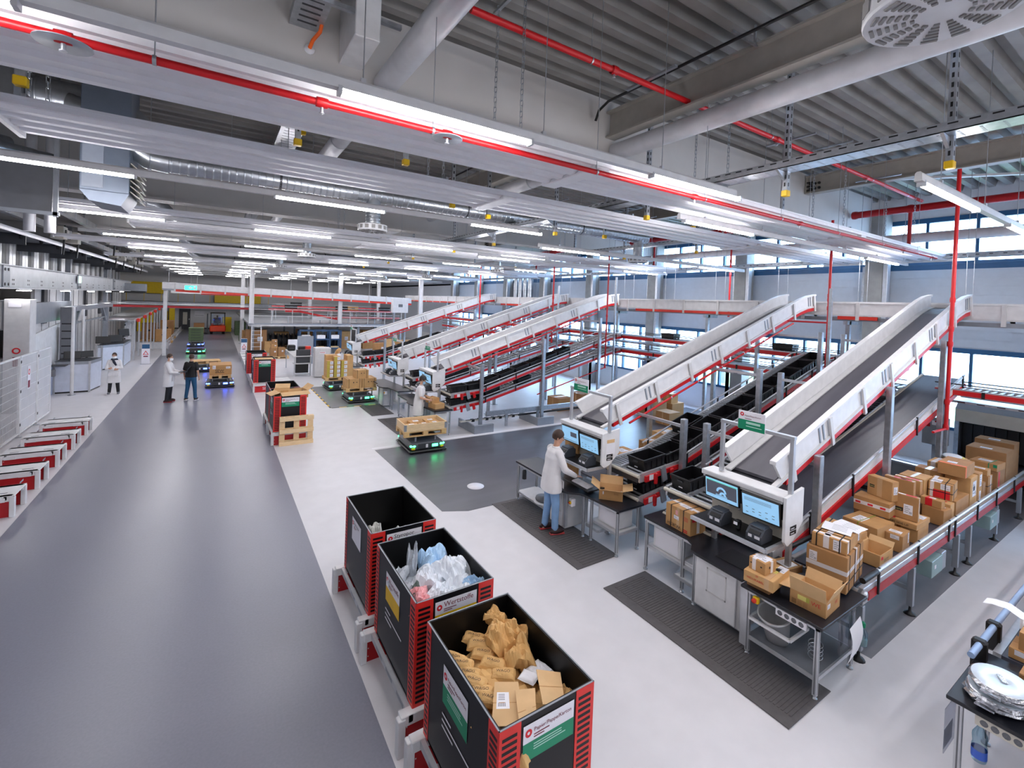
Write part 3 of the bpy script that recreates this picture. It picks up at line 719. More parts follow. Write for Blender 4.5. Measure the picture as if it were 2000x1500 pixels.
def tote(x, y, pts, lab, group, z=None, rz=0.0, dz=0.0):
    s_ = 0.0 if pts is None else math.atan2(zi(pts, x + 0.2) - zi(pts, x - 0.2), 0.4)
    zz = (zi(pts, x) + 0.006 if z is None else z) + dz
    if not TOTE_USED[0]:
        o = TOTE; TOTE_USED[0] = True; o.location = (x, y, zz); o['label'] = lab; o['group'] = group
    else: o = dup(TOTE, (x, y, zz), None, lab, group)
    o.rotation_euler = (0, -s_, rz)
    return o
def post(x, y, zt, lab, arm=None, foot=False):
    t = T('support_post', lab, 'post', (x, y, 0), 0, 'galvanised support posts')
    m = W(t); m.box((x - 0.055, y - 0.045, 0.015), (x + 0.055, y + 0.045, zt), GALV, 0.008); m.build('upright', t)
    m = W(t); m.box((x - 0.12, y - 0.1, 0), (x + 0.12, y + 0.1, 0.015), GALV); m.build('foot_plate', t)
    if arm:
        m = W(t); m.bar((x, y, zt - 0.14), (x, arm, zt - 0.14), 0.045, 0.05, ALU); m.build('cross_arm', t)
    if foot:
        m = W(t); m.box((x - 0.33, y - 0.24, 0.0), (x + 0.37, y - 0.14, 0.26), STEELG, 0.005); m.box((x - 0.33, y - 0.14, 0), (x - 0.27, y + 0.9, 0.26), STEELG); m.build('impact_guard', t)
    return t
def monitor(c, w, h, lab, kind, tilt=0.12, yaw=0.0):
    t = T('monitor', lab, 'monitor', c, yaw, 'station monitors')
    Q = RY(-tilt)
    m = M(); m.obx(Q @ Vector((0, 0, 0)), (0.035, w, h), BLK, Q, 0.006); m.build('casing', t)
    m = M(); m.obx(Q @ Vector((-0.019, 0, 0.004)), (0.004, w - 0.03, h - 0.035), SCR, Q)
    def on(u, v, uw, vh, mat, l=0.0005): m.obx(Q @ Vector((-0.0215 - l, -u, v)), (0.001, uw, vh), mat, Q)
    if kind == 'part':
        on(0, 0.015, w - 0.06, h - 0.11, SCR2); on(0, h / 2 - 0.035, w - 0.04, 0.025, SCRT)
        for a, b, r1, r2 in ((0.0, -0.02, 0.075, 0.045), (0.02, -0.06, 0.05, 0.02)):
            cc = Q @ Vector((-0.0235, -a, b)); vs = []
            for k in range(21):
                an = pi * k / 20
                vs += [cc + Q @ Vector((0, cos(an) * r1, sin(an) * r1)), cc + Q @ Vector((0, cos(an) * r2, sin(an) * r2))]
            m.add(vs, [(2 * k, 2 * k + 1, 2 * k + 3, 2 * k + 2) for k in range(20)], SCR)
        on(0.0, -0.075, 0.17, 0.035, SCR)
    elif kind == 'form':
        for i in range(4): on(-0.03, h / 2 - 0.05 - i * 0.012, w * 0.7, 0.003, MGR)
        for i in range(10): on(-w * 0.35 + (i % 5) * w * 0.17, -0.02 - (i // 5) * 0.05 - (i % 3) * 0.012, 0.03, 0.008, SCR2)
    else:
        on(w * 0.2, 0.02, w * 0.35, h * 0.3, SCR2); on(-0.02, -h * 0.35, w * 0.8, 0.008, MGR)
    m.build('screen', t)
    m = M(); m.obx(Vector((0.045, 0, -0.01)), (0.06, 0.09, 0.09), DGR); m.build('wall_mount', t)
    return t
def printer(x, y, z, lab, rz=0.0):
    t = T('label_printer', lab, 'printer', (x, y, z), rz, 'label printers')
    m = M(); m.prism([(-0.12, -0.1, 0), (0.13, -0.1, 0), (0.13, -0.1, 0.13), (0.07, -0.1, 0.17), (-0.04, -0.1, 0.165), (-0.12, -0.1, 0.085)], (0, 0.2, 0), PRN); m.obx((0.02, 0, 0.165), (0.16, 0.17, 0.025), PRN, RY(-0.05), 0.01); m.build('casing', t)
    m = M(); m.obx((-0.122, -0.045, 0.065), (0.004, 0.065, 0.035), WSIGN).obx((-0.122, 0.045, 0.065), (0.004, 0.045, 0.035), WSIGN); m.build('front_label', t)
    m = M(); m.obx((-0.095, 0, 0.115), (0.05, 0.14, 0.008), BLK, RY(-0.7)); m.build('label_slot', t)
    return t
def scanner_mount(x, y, z, lab):
    t = T('hand_scanner', lab, 'scanner', (x, y, z), 0, 'hand scanners')
    m = M(); m.obx((0, 0, 0.05), (0.05, 0.05, 0.1), BLK, RY(0.3), 0.01).obx((-0.03, 0, 0.11), (0.1, 0.065, 0.05), BLK, RY(0.2), 0.012); m.build('scanner_body', t)
    m = M(); m.obx((-0.08, 0, 0.1), (0.012, 0.05, 0.035), WSIGN, RY(0.2)); m.build('scan_window', t)
def console(X, yR, yL, lab, panel_right=True, kinds=('part', 'form')):
    """overhead console of a packing station facing -X"""
    t = T('station_console', lab, 'workstation', (X, yR, 0.8), 0, 'station consoles')
    m = W(t); m.box((X - 0.05, yR - 0.02, 1.80), (X + 0.22, yL + 0.05, 1.87), WHITE, 0.008).box((X - 0.03, yR, 1.77), (X + 0.2, yL + 0.03, 1.80), OFFW); m.build('top_cover', t)
    m = W(t); m.prism([(X - 0.06, yR - 0.03, 1.87), (X + 0.36, yR - 0.03, 1.93), (X + 0.36, yR - 0.03, 1.5), (X + 0.12, yR - 0.03, 1.3), (X - 0.0, yR - 0.03, 1.27), (X - 0.06, yR - 0.03, 1.33)], (0, -0.035, 0), WHITE); m.build('side_panel', t)
    m = W(t); m.box((X + 0.16, yR, 1.2), (X + 0.18, yL, 1.5), CREAM).box((X + 0.16, yR, 1.5), (X + 0.18, yL, 1.78), BLK)
    for i in range(5): m.lathe((X + 0.155, yR + 0.2 + i * 0.15, 1.42), [(0.001, 0), (0.022, 0), (0.022, 0.006)], WSIGN, 10, 'x')
    m.build('socket_panel', t)
    m = W(t); m.box((X - 0.3, yR + 0.05, 1.235), (X + 0.16, yL, 1.26), BLK); m.build('printer_shelf', t)
    m = W(t); m.bar((X - 0.31, yR + 0.03, 1.245), (X - 0.31, yL, 1.245), 0.04, 0.045, ALU).bar((X - 0.31, yR + 0.03, 1.245), (X + 0.16, yR + 0.03, 1.245), 0.04, 0.045, ALU); m.build('shelf_edge', t)
    for yy in (yR + 0.02, yL - 0.02):
        m = W(t); m.box((X + 0.19, yy - 0.03, 0.02), (X + 0.25, yy + 0.03, 1.8), ALU, 0.004); m.build('upright', t)
    m = W(t); m.box((X + 0.05, yR - 0.068, 1.45), (X + 0.2, yR - 0.066, 1.5), INK).box((X + 0.05, yR - 0.068, 1.39), (X + 0.2, yR - 0.066, 1.44), INK)
    for i in range(2): m.box((X + 0.07, yR - 0.0695, 1.465 - i * 0.06), (X + 0.15, yR - 0.068, 1.475 - i * 0.06), WSIGN)
    m.build('name_plate', t)
    return t
def sign_frame(X, yR, yL, z0, z1, ysign, lab):
    t = T('hanging_sign', lab, 'sign', (X, yR, z0), 0, 'paper waste signs above the consoles')
    m = W(t); m.box((X - 0.025, yR - 0.025, z0), (X + 0.025, yR + 0.025, z1), ALU, 0.004); m.build('frame_upright', t)
    m = W(t); m.box((X - 0.025, yL - 0.025, z0), (X + 0.025, yL + 0.025, z1), ALU, 0.004); m.build('frame_upright', t)
    m = W(t); m.box((X - 0.03, yR - 0.03, z1), (X + 0.03, yL + 0.03, z1 + 0.045), ALU, 0.004); m.build('frame_top_bar', t)
    y0, y1 = ysign; m = W(t); m.box((X - 0.045, y0, z1 - 0.01), (X - 0.03, y1, z1 + 0.235), WSIGN); s_ = m.build('sign_board', t)
    m = W(t); m.box((X - 0.047, y0, z1 - 0.01), (X - 0.045, y1, z1 + 0.12), GRN).box((X - 0.048, y0 + 0.06, z1 + 0.07), (X - 0.047, y1 - 0.11, z1 + 0.1), P_LG).box((X - 0.048, y0 + 0.04, z1 + 0.035), (X - 0.047, y1 - 0.11, z1 + 0.045), P_LG); m.build('green_band', s_)
    m = W(t); m.text('Papier/Pappe/Karton', (X - 0.045, y1 - 0.09, z1 + 0.17), (0, -1, 0), (0, 0, 1), (y1 - y0 - 0.11) / 9.6, INKP)
    m.box((X - 0.047, y1 - 0.18, z1 + 0.135), (X - 0.045, y1 - 0.09, z1 + 0.142), INKP)
    vs = []
    for k in range(25):
        a = 2 * pi * k / 24; vs += [(X - 0.0465, y1 - 0.05 - cos(a) * 0.026, z1 + 0.19 + sin(a) * 0.026), (X - 0.0465, y1 - 0.05 - cos(a) * 0.01, z1 + 0.19 + sin(a) * 0.01)]
    m.add(vs, [(2 * k, 2 * k + 1, 2 * k + 3, 2 * k + 2) for k in range(24)], PINKP); m.build('lettering', s_)
P_LG = P('pale_green', (178, 220, 204), 0.5, var=0)
def leg(t, x, y, zt, s_=0.045, name='leg'):
    m = W(t); m.box((x - s_ / 2, y - s_ / 2, 0.04), (x + s_ / 2, y + s_ / 2, zt), ALU, 0.004)
    for q in (-1, 1): m.box((x + q * s_ / 2 - 0.001 * q, y - 0.006, 0.06), (x + q * s_ / 2 + 0.0012 * q, y + 0.006, zt - 0.02), MGR).box((x - 0.006, y + q * s_ / 2 - 0.001 * q, 0.06), (x + 0.006, y + q * s_ / 2 + 0.0012 * q, zt - 0.02), MGR)
    m.lathe((x, y, 0), [(0.001, 0), (0.035, 0), (0.035, 0.012), (0.012, 0.02), (0.012, 0.05)], GALV, 12); return m.build(name, t)
def bench_top(t, pts, z, th=0.035):
    m = W(t); m.prism([(x, y, z - th) for x, y in pts], (0, 0, th), TOPB); m.build('worktop', t)
def cabinet(t, x0, x1, y0, y1, z0, z1):
    m = W(t); m.box((x0 + 0.03, y0, z0), (x1, y1, z1), OFFW); m.build('cabinet', t)
    m = W(t); m.box((x0, y0 + 0.06, z0 + 0.02), (x0 + 0.03, y1 - 0.02, z1 - 0.02), WHITE, 0.006); d = m.build('cabinet_door', t)
    m = W(t); yc = (y0 + y1) / 2
    for a, b, c, e in ((yc - 0.14, yc + 0.14, z1 - 0.12, z1 - 0.1), (yc - 0.14, yc + 0.14, z1 - 0.42, z1 - 0.4), (yc - 0.14, yc - 0.125, z1 - 0.42, z1 - 0.1), (yc + 0.125, yc + 0.14, z1 - 0.42, z1 - 0.1)): m.box((x0 - 0.006, a, c), (x0, b, e), OFFW)
    m.build('door_frame_moulding', d)
    m = W(t); m.box((x0 - 0.004, y0 - 0.045, z0 + 0.05), (x0 + 0.05, y0 + 0.0, z1), ALU); m.build('corner_profile', t)
def frame_shelf(t, x0, x1, y0, y1, z, mat=ALU):
    m = W(t)
    for a, b in (((x0, y0), (x1, y0)), ((x0, y1), (x1, y1)), ((x0, y0), (x0, y1)), ((x1, y0), (x1, y1))): m.bar((a[0], a[1], z), (b[0], b[1], z), 0.04, 0.04, ALU)
    m.box((x0, y0, z + 0.01), (x1, y1, z + 0.022), mat); m.build('shelf', t)
WHICH = ['nearest', 'second nearest', 'third nearest', 'fourth nearest', 'fifth nearest']
# ---------------- chutes
CHY = [(3.16, 3.88), (6.36, 7.13), (13.9, 14.65), (17.2, 17.95), (24.0, 24.75)]
for k, (a, b) in enumerate(CHY):
    chute(a, b, '%s white and red inclined chute conveyor rising to the window wall' % WHICH[k], k > 0)
# wall line conveyor
t = T('line_conveyor', 'long white high conveyor along the window wall fed by the chutes', 'conveyor', (14.3, -6, 4.0))
for a, b in ((14.32, 14.36), (15.1, 15.14)):
    m = W(t); m.box((a, -6, 4.16), (b, 40, 4.5), WHITE).box((a - 0.03, -6, 4.47), (b + 0.03, 40, 4.52), WHITE).box((a - 0.03, -6, 4.14), (b, 40, 4.18), OFFW)
    for i in range(34): m.box((a - 0.04, -5.5 + i * 1.35, 4.02), (a, -5.42 + i * 1.35, 4.5), OFFW)
    m.build('side_wall', t)
for i, (a, b) in enumerate(((-5.4, 2.0), (4.9, 5.8), (7.7, 13.0), (15.5, 16.7), (18.5, 23.5), (25.5, 39))):
    m = W(t); m.box((14.29, a, 4.04), (14.34, b, 4.13), ORED); m.build('red_strip', t)
m = W(t); m.box((14.36, -6, 4.19), (15.1, 40, 4.22), BELT).box((14.36, -6, 4.0), (15.1, 40, 4.1), STEELG); m.build('belt', t)
for i in range(9):
    y = -4 + 4.3 * i + 1.0; m = W(t); m.box((14.55, y, 0), (14.65, y + 0.1, 4.0), GALV).box((14.4, y, 3.9), (15.1, y + 0.1, 4.0), GALV); m.build('support_leg', t)
for i in range(14):
    y = -3 + 2.1 * i; m = W(t)
    for x in (14.45, 15.0): m.tube([(x, y, 4.52), (x, y, 7.78)], 0.006, GALV, 5)
    m.build('suspension_rod', t)
# roller lines along the wall
for nm, z, a, b, w in (('upper', 3.05, 4.2, 30, 'upper'), ('lower', 2.5, 4.2, 30, 'lower'), ('front', 2.62, -6, 3.5, 'right hand')):
    t = T('roller_line', '%s red edged roller line running along in front of the window wall' % w, 'conveyor', (13.5, a, z))
    m = W(t); m.box((13.5, a, z - 0.12), (13.54, b, z + 0.03), ALU).box((14.16, a, z - 0.12), (14.2, b, z + 0.03), ALU); m.build('side_rail', t)
    m = W(t); m.box((13.48, a, z - 0.1), (13.5, b, z + 0.0), RED)
    y = a + 0.7
    while y < b: m.box((13.46, y, z - 0.11), (13.48, y + 0.05, z + 0.02), BLK); y += 1.6
    m.build('red_strip', t)
    m = W(t); y = a
    while y < min(b, 20): m.tube([(13.54, y, z), (14.16, y, z)], 0.025, ROLL, 6); y += 0.12
    o = m.build('roller_bed', t); o['kind'] = 'stuff'
    m = W(t); m.tube([(13.49, a, z + 0.13), (13.49, b, z + 0.13)], 0.014, BLK, 6).tube([(14.2, a, z + 0.13), (14.2, b, z + 0.13)], 0.014, BLK, 6); m.build('guide_rail', t)
    m = W(t); m.box((13.5, a, z - 0.27), (14.2, b, z - 0.22), GALV)
    y = a + 0.3
    while y < b: m.box((13.497, y, z - 0.255), (13.5, y + 0.12, z - 0.235), BLK); y += 0.3
    m.build('cable_duct', t)
    for i in range(int((b - a) / 3.2)):
        y = a + 1.2 + 3.2 * i; m = W(t); m.box((13.8, y, 0), (13.88, y + 0.08, z - 0.27), STEELG); m.build('support_leg', t)
# ---------------- roller conveyors, totes, posts
def rollers(k, yR, yL, flat_totes=True, nr=0, lower_nr=0):
    sp = yR + 0.45
    s_ = WHICH[k]
    roller_conveyor(yR, yL, UP, 'upper roller conveyor with red edge beside the %s chute' % s_, sp, nr)
    roller_conveyor(yR, yL, LO, 'lower roller conveyor with red edge beside the %s chute' % s_, sp, lower_nr, 'R')
rollers(1, 5.38, 6.26, nr=96)
rollers(0, 3.98, 4.84)
rollers(2, 12.93, 13.8, lower_nr=80)
rollers(3, 16.2, 17.05)
rollers(4, 23.05, 23.9)
def runs(k, yR, pts, xs, lane, level):
    for i, x in enumerate(xs):
        tote(x, yR + (0.225 if lane == 'R' else 0.64), pts, 'black tote on the %s conveyor of the %s chute, %s from the lower end' % (level, WHICH[k], ORD[i]) if True else '', 'black totes on the conveyors', dz=0.0)
X11 = [6.62 + 0.6 * i for i in range(11)]
runs(1, 5.38, UP, X11, 'R', 'upper')
tote(8.35, 5.38 + 0.66, UP, 'single black tote riding on the open rollers left of the tote queue', 'black totes on the conveyors')
runs(1, 5.38, LO, X11[:9], 'R', 'lower')
runs(0, 3.98, UP, [6.55], 'L', 'upper'); runs(0, 3.98, LO, [6.7, 7.3, 7.9], 'R', 'lower')
runs(2, 12.93, UP, [6.5, 7.1, 7.7, 8.3, 8.9, 9.5, 10.1, 10.7], 'R', 'upper')
runs(2, 12.93, LO, [6.5, 7.1, 7.75, 9.0], 'R', 'lower')
runs(3, 16.2, UP, [6.5, 7.1, 7.7, 8.3, 8.9, 9.5, 10.1, 10.7, 11.3, 11.9], 'R', 'upper')
runs(3, 16.2, LO, [6.5, 7.1, 7.7, 8.3], 'R', 'lower')
runs(4, 23.05, UP, [6.5, 7.1, 7.7, 8.3, 8.9, 9.5, 10.1], 'R', 'upper')
runs(4, 23.05, LO, [6.5, 7.1, 7.7], 'R', 'lower')
tote(13.85, 6.9, None, 'black tote on the upper roller line at the window wall', 'black totes on the conveyors', z=3.06, rz=pi / 2)
tote(13.85, 10.9, None, 'black tote on the upper roller line further along the window wall', 'black totes on the conveyors', z=3.06, rz=pi / 2)
tote(13.85, 5.9, None, 'black tote on the lower roller line at the window wall', 'black totes on the conveyors', z=2.53, rz=pi / 2)
for k, (y, arm) in enumerate(((3.07, 3.5), (5.3, 6.4), (12.85, 13.95), (16.1, 17.25), (22.9, 24.05))):
    for j, (x, zt) in enumerate(((7.22, 2.14), (9.65, 2.95), (12.25, 3.72))):
        post(x, y, zt, 'galvanised support post right of the %s chute, %s from the lower end' % (WHICH[k], ORD[j]), arm, foot=(k == 2 and j < 2))
for j, (x, zt) in enumerate(((7.34, 2.14), (9.75, 2.92), (12.5, 3.7))):
    post(x, 4.92, zt, 'galvanised support post left of the nearest chute, %s from the lower end' % ORD[j], 4.2 if j else 3.9)
for j, x in enumerate((8.6, 11.0, 13.0)):
    post(x, 7.25, zi(CH, x) - 0.45, 'galvanised support post behind the second nearest chute, %s from the lower end' % ORD[j], 6.6)
    post(x, 14.75, zi(CH, x) - 0.45, 'galvanised support post behind the third nearest chute, %s from the lower end' % ORD[j], 14.1)
for j, (x, y, h) in enumerate(((11.95, 5.0, 4.75), (12.95, 12.8, 5.3), (12.75, 3.1, 4.9), (12.7, 16.0, 5.0))):
    tag(M().box((x - 0.03, y - 0.03, 0), (x + 0.03, y + 0.03, h), GALV).build('perforated_post'), ['slim galvanised post beside the red pipe between the two nearest chutes', 'slim galvanised post beside the red pipe of the third chute', 'slim galvanised post beside the red pipe at the nearest chute', 'slim galvanised post beside the red pipe of the fourth chute'][j], 'post')
# guard rails along the dark passage
t = T('guard_rail', 'galvanised crash rail along the dark passage in front of the third chute', 'guard rail', (7.3, 12.95, 0))
m = W(t); m.box((7.5, 12.95, 0.42), (17, 13.03, 0.58), GALV, 0.01); m.build('rail', t)
for x in (8.3, 9.6, 12, 14.5): m = W(t); m.box((x, 13.03, 0), (x + 0.08, 13.1, 0.55), GALV); m.build('rail_post', t)
t = T('floor_pipe', 'black and white capped pipe run above the floor behind the crash rail', 'pipe', (6.9, 13.3, 0))
m = W(t); m.tube([(6.9, 13.25, 0.27), (16.5, 13.25, 0.3)], 0.035, BLK, 10); m.box((6.7, 13.2, 0.25), (8.9, 13.3, 0.29), CREAM); m.build('pipe_body', t)
m = W(t)
for i in range(7): m.box((7.1 + i * 0.26, 13.19, 0.23), (7.2 + i * 0.26, 13.31, 0.31), BLK)
m.build('pipe_clip', t)
# belt under the nearest chute
BP = [(6.35, 0.9), (14.3, 2.8)]
t = T('belt_conveyor', 'wide dark belt conveyor with red edge rising below the nearest chute', 'conveyor', (6.35, 3.2, 0.85))
m = W(t); band(m, BP, -0.03, 0.0, 3.26, 3.92, BELTD); m.build('belt', t)
m = W(t); band(m, BP, -0.2, 0.02, 3.2, 3.24, WHITE); m.build('side_rail', t)
m = W(t); band(m, BP, -0.2, 0.03, 3.92, 3.96, CREAM); m.build('side_rail', t)
m = W(t); band(m, [(6.6, zi(BP, 6.6)), BP[1]], -0.19, -0.09, 3.175, 3.2, RED); m.build('red_strip', t)
m = W(t); m.tube([(6.6, 3.19, 1.08), (14.2, 3.19, 2.9)], 0.025, ALU, 10); m.build('guide_rail', t)
for i in range(6):
    x = 7.3 + 1.35 * i; m = W(t); m.bar((x, 3.17, zi(BP, x) - 0.2), (x - 0.02, 3.17, zi(BP, x) + 0.15), 0.03, 0.035, BLK); m.build('rail_bracket', t)
t = T('belt_conveyor', 'narrow belt conveyor with parcels below the second nearest chute', 'conveyor', (6.4, 6.4, 0.7))
m = W(t); band(m, [(6.4, 0.72), (14, 1.7)], -0.03, 0.0, 6.42, 7.1, BELTD); m.build('belt', t)
m = W(t); band(m, [(6.4, 0.72), (14, 1.7)], -0.16, 0.03, 7.1, 7.14, ALU); band(m, [(6.4, 0.72), (14, 1.7)], -0.16, 0.03, 6.38, 6.42, ALU); m.build('side_rail', t)
for x in (7.5, 10.5, 13): m = W(t); m.box((x, 6.5, 0), (x + 0.07, 6.57, zi([(6.4, 0.72), (14, 1.7)], x) - 0.1), STEELG); m.build('support_leg', t)

# ---------------- station 1 (nearest)
t = T('packing_bench', 'black topped packing bench with white cabinet in front of the nearest chute', 'workbench', (5.6, 3.1, 0))
bench_top(t, [(5.80, 4.92), (5.80, 4.12), (5.74, 4.0), (5.58, 3.9), (5.55, 3.8), (5.52, 3.13), (6.5, 3.13), (6.5, 4.92)], 0.835)
cabinet(t, 5.62, 6.3, 3.2, 3.86, 0.1, 0.79)
for x, y in ((5.83, 4.87), (6.45, 4.87), (5.83, 4.2), (5.72, 3.92)): leg(t, x, y, 0.8)
frame_shelf(t, 5.84, 6.45, 3.95, 4.86, 0.38, OFFW); frame_shelf(t, 5.8, 6.45, 3.95, 4.3, 0.2, OFFW)
m = W(t); m.box((5.81, 3.95, 0.76), (5.85, 4.9, 0.8), ALU); m.build('front_rail', t)
m = W(t); m.box((5.88, 4.28, 0.41), (6.3, 4.78, 0.74), WHITE, 0.006); m.box((5.876, 4.32, 0.44), (5.88, 4.74, 0.71), WSIGN); m.build('drawer_unit', t)
m = M(); m.box((5.85, 3.98, 0.405), (6.2, 4.22, 0.43), PAPER).box((5.87, 3.99, 0.43), (6.15, 4.2, 0.45), PAPER); tag(m.build('paper_stack'), 'stack of white papers on the low shelf of the nearest bench', 'papers')
tag(M().box((5.72, 3.2, 0.836), (6.1, 3.62, 0.842), BLK, 0.002).build('desk_mat'), 'dark square mat on the nearest black worktop', 'mat')
console(5.95, 2.9, 3.96, 'white overhead console with two monitors at the nearest station')
monitor((5.9, 3.68, 1.66), 0.5, 0.3, 'left monitor showing a grey machine part at the nearest station', 'part')
monitor((5.89, 3.14, 1.63), 0.48, 0.31, 'right monitor showing a pale blue form at the nearest station', 'form', 0.18, 0.06)
printer(5.83, 3.66, 1.261, 'grey label printer under the left monitor of the nearest station')
printer(5.83, 3.12, 1.261, 'grey label printer under the right monitor of the nearest station')
scanner_mount(5.86, 3.4, 1.261, 'black hand scanner with white tip between the two nearest label printers')
sign_frame(6.05, 2.87, 3.8, 1.88, 2.56, (3.2, 3.56), 'green and white paper waste sign on an aluminium frame at the nearest station')
t = T('parcel_table', 'aluminium table with black top and waste bucket beside the nearest bench', 'table', (5.5, 2.2, 0))
m = W(t); m.box((5.42, 2.19, 0.8), (6.52, 3.09, 0.835), TOPB, 0.006); m.build('worktop', t)
for x, y in ((5.5, 2.27), (6.35, 2.27), (5.5, 3.02), (6.35, 3.02)): leg(t, x, y, 0.8)
m = W(t); m.box((5.46, 3.02, 0.1), (5.52, 3.1, 0.8), ALU); m.build('corner_profile', t)
frame_shelf(t, 5.5, 6.35, 2.27, 3.02, 0.22, MGR)
m = W(t); m.box((5.47, 2.24, 0.75), (6.4, 2.28, 0.8), ALU).box((5.47, 2.24, 0.75), (5.51, 3.05, 0.8), ALU); m.build('apron', t)
m = W(t); m.box((5.44, 2.36, 0.7), (5.47, 2.68, 0.78), WSIGN)
for i in range(4): m.lathe((5.438, 2.41 + 0.075 * i, 0.74), [(0.001, 0), (0.028, 0), (0.028, 0.004)], MGR, 10, 'x')
m.build('socket_strip', t)
m = W(t); m.box((5.9, 2.21, 0.35), (6.3, 2.23, 0.74), PLEX); m.build('side_pane', t)
t = T('emergency_stop', 'yellow box with red emergency stop button under the table edge', 'emergency stop', (5.44, 2.9, 0.74))
m = M(); m.obx((-0.01, 0, 0), (0.05, 0.07, 0.075), YEL, None, 0.01); m.build('box_body', t)
m = M(); m.lathe((-0.05, 0.0, 0.005), [(0.001, -0.02), (0.026, -0.018), (0.026, 0.0), (0.014, 0.02)], ORED, 14, 'x'); m.build('red_button', t)
t = T('waste_bucket', 'round grey waste bucket tilted in a holder under the table', 'bucket', (5.72, 2.78, 0.25))
BK = P('bucket_grey', (198, 198, 200), 0.45)
m = M(); m.lathe((0, 0, 0), [(0.0001, 0), (0.12, 0), (0.165, 0.36), (0.18, 0.36), (0.18, 0.34), (0.172, 0.34), (0.17, 0.36)], BK, 28)
m.lathe((0, 0, 0), [(0.0001, 0.01), (0.112, 0.01), (0.158, 0.355)], BK, 28); m.build('bucket_body', t); t.rotation_euler = (0.0, -0.3, 0)
t = T('bucket_holder', 'white square holder frame around the grey bucket', 'holder', (5.6, 2.75, 0.5))
m = M()
for a, b in (((-0.13, -0.22), (-0.13, 0.24)), ((0.28, -0.22), (0.28, 0.24)), ((-0.13, -0.22), (0.28, -0.22)), ((-0.13, 0.24), (0.28, 0.24))): m.bar((a[0], a[1], -0.03), (b[0], b[1], -0.03), 0.03, 0.03, WHITE)
m.build('holder_frame', t)
t = T('paper_sheet', 'white curled paper in a pocket on the side of the parcel table', 'paper', (5.9, 2.17, 0.3))
m = M(); pts = []
for i in range(7):
    pts.append((0.02 + 0.03 * sin(i * 0.5), -0.03 - 0.03 * sin(i * 0.5), i * 0.065))
m.strip(pts, (0.26, 0, 0.06), PAPER, True); m.build('sheet', t)
t = T('spray_bottle', 'clear bottle with green cap hanging at the parcel table leg', 'bottle', (6.32, 2.15, 0.36))
BOT = glassmat('bottle_plastic', (206, 226, 236), 0.15)
m = M(); m.lathe((0, 0, 0), [(0.001, 0), (0.045, 0), (0.048, 0.02), (0.048, 0.15), (0.02, 0.2), (0.018, 0.22)], BOT, 18).lathe((0, 0, 0), [(0.044, 0.01), (0.046, 0.08), (0.001, 0.08)], P('liquid', (120, 150, 150), 0.2), 16); m.build('bottle_body', t)
m = M(); m.lathe((0, 0, 0), [(0.022, 0.21), (0.024, 0.25), (0.012, 0.27), (0.001, 0.27)], GRN, 14); m.build('cap', t)
t = T('wire_holder', 'thin wire bottle holder loops on the lower shelf of the parcel table', 'wire holder', (5.75, 2.4, 0.26))
m = M()
for i in range(4):
    m.tube([(0.07 * cos(2 * pi * k / 16) + 0.03, 0.07 * sin(2 * pi * k / 16), 0.02 + i * 0.045 + 0.01 * cos(2 * pi * k / 16)) for k in range(17)], 0.004, GALV, 5)
m.build('wire_loops', t)
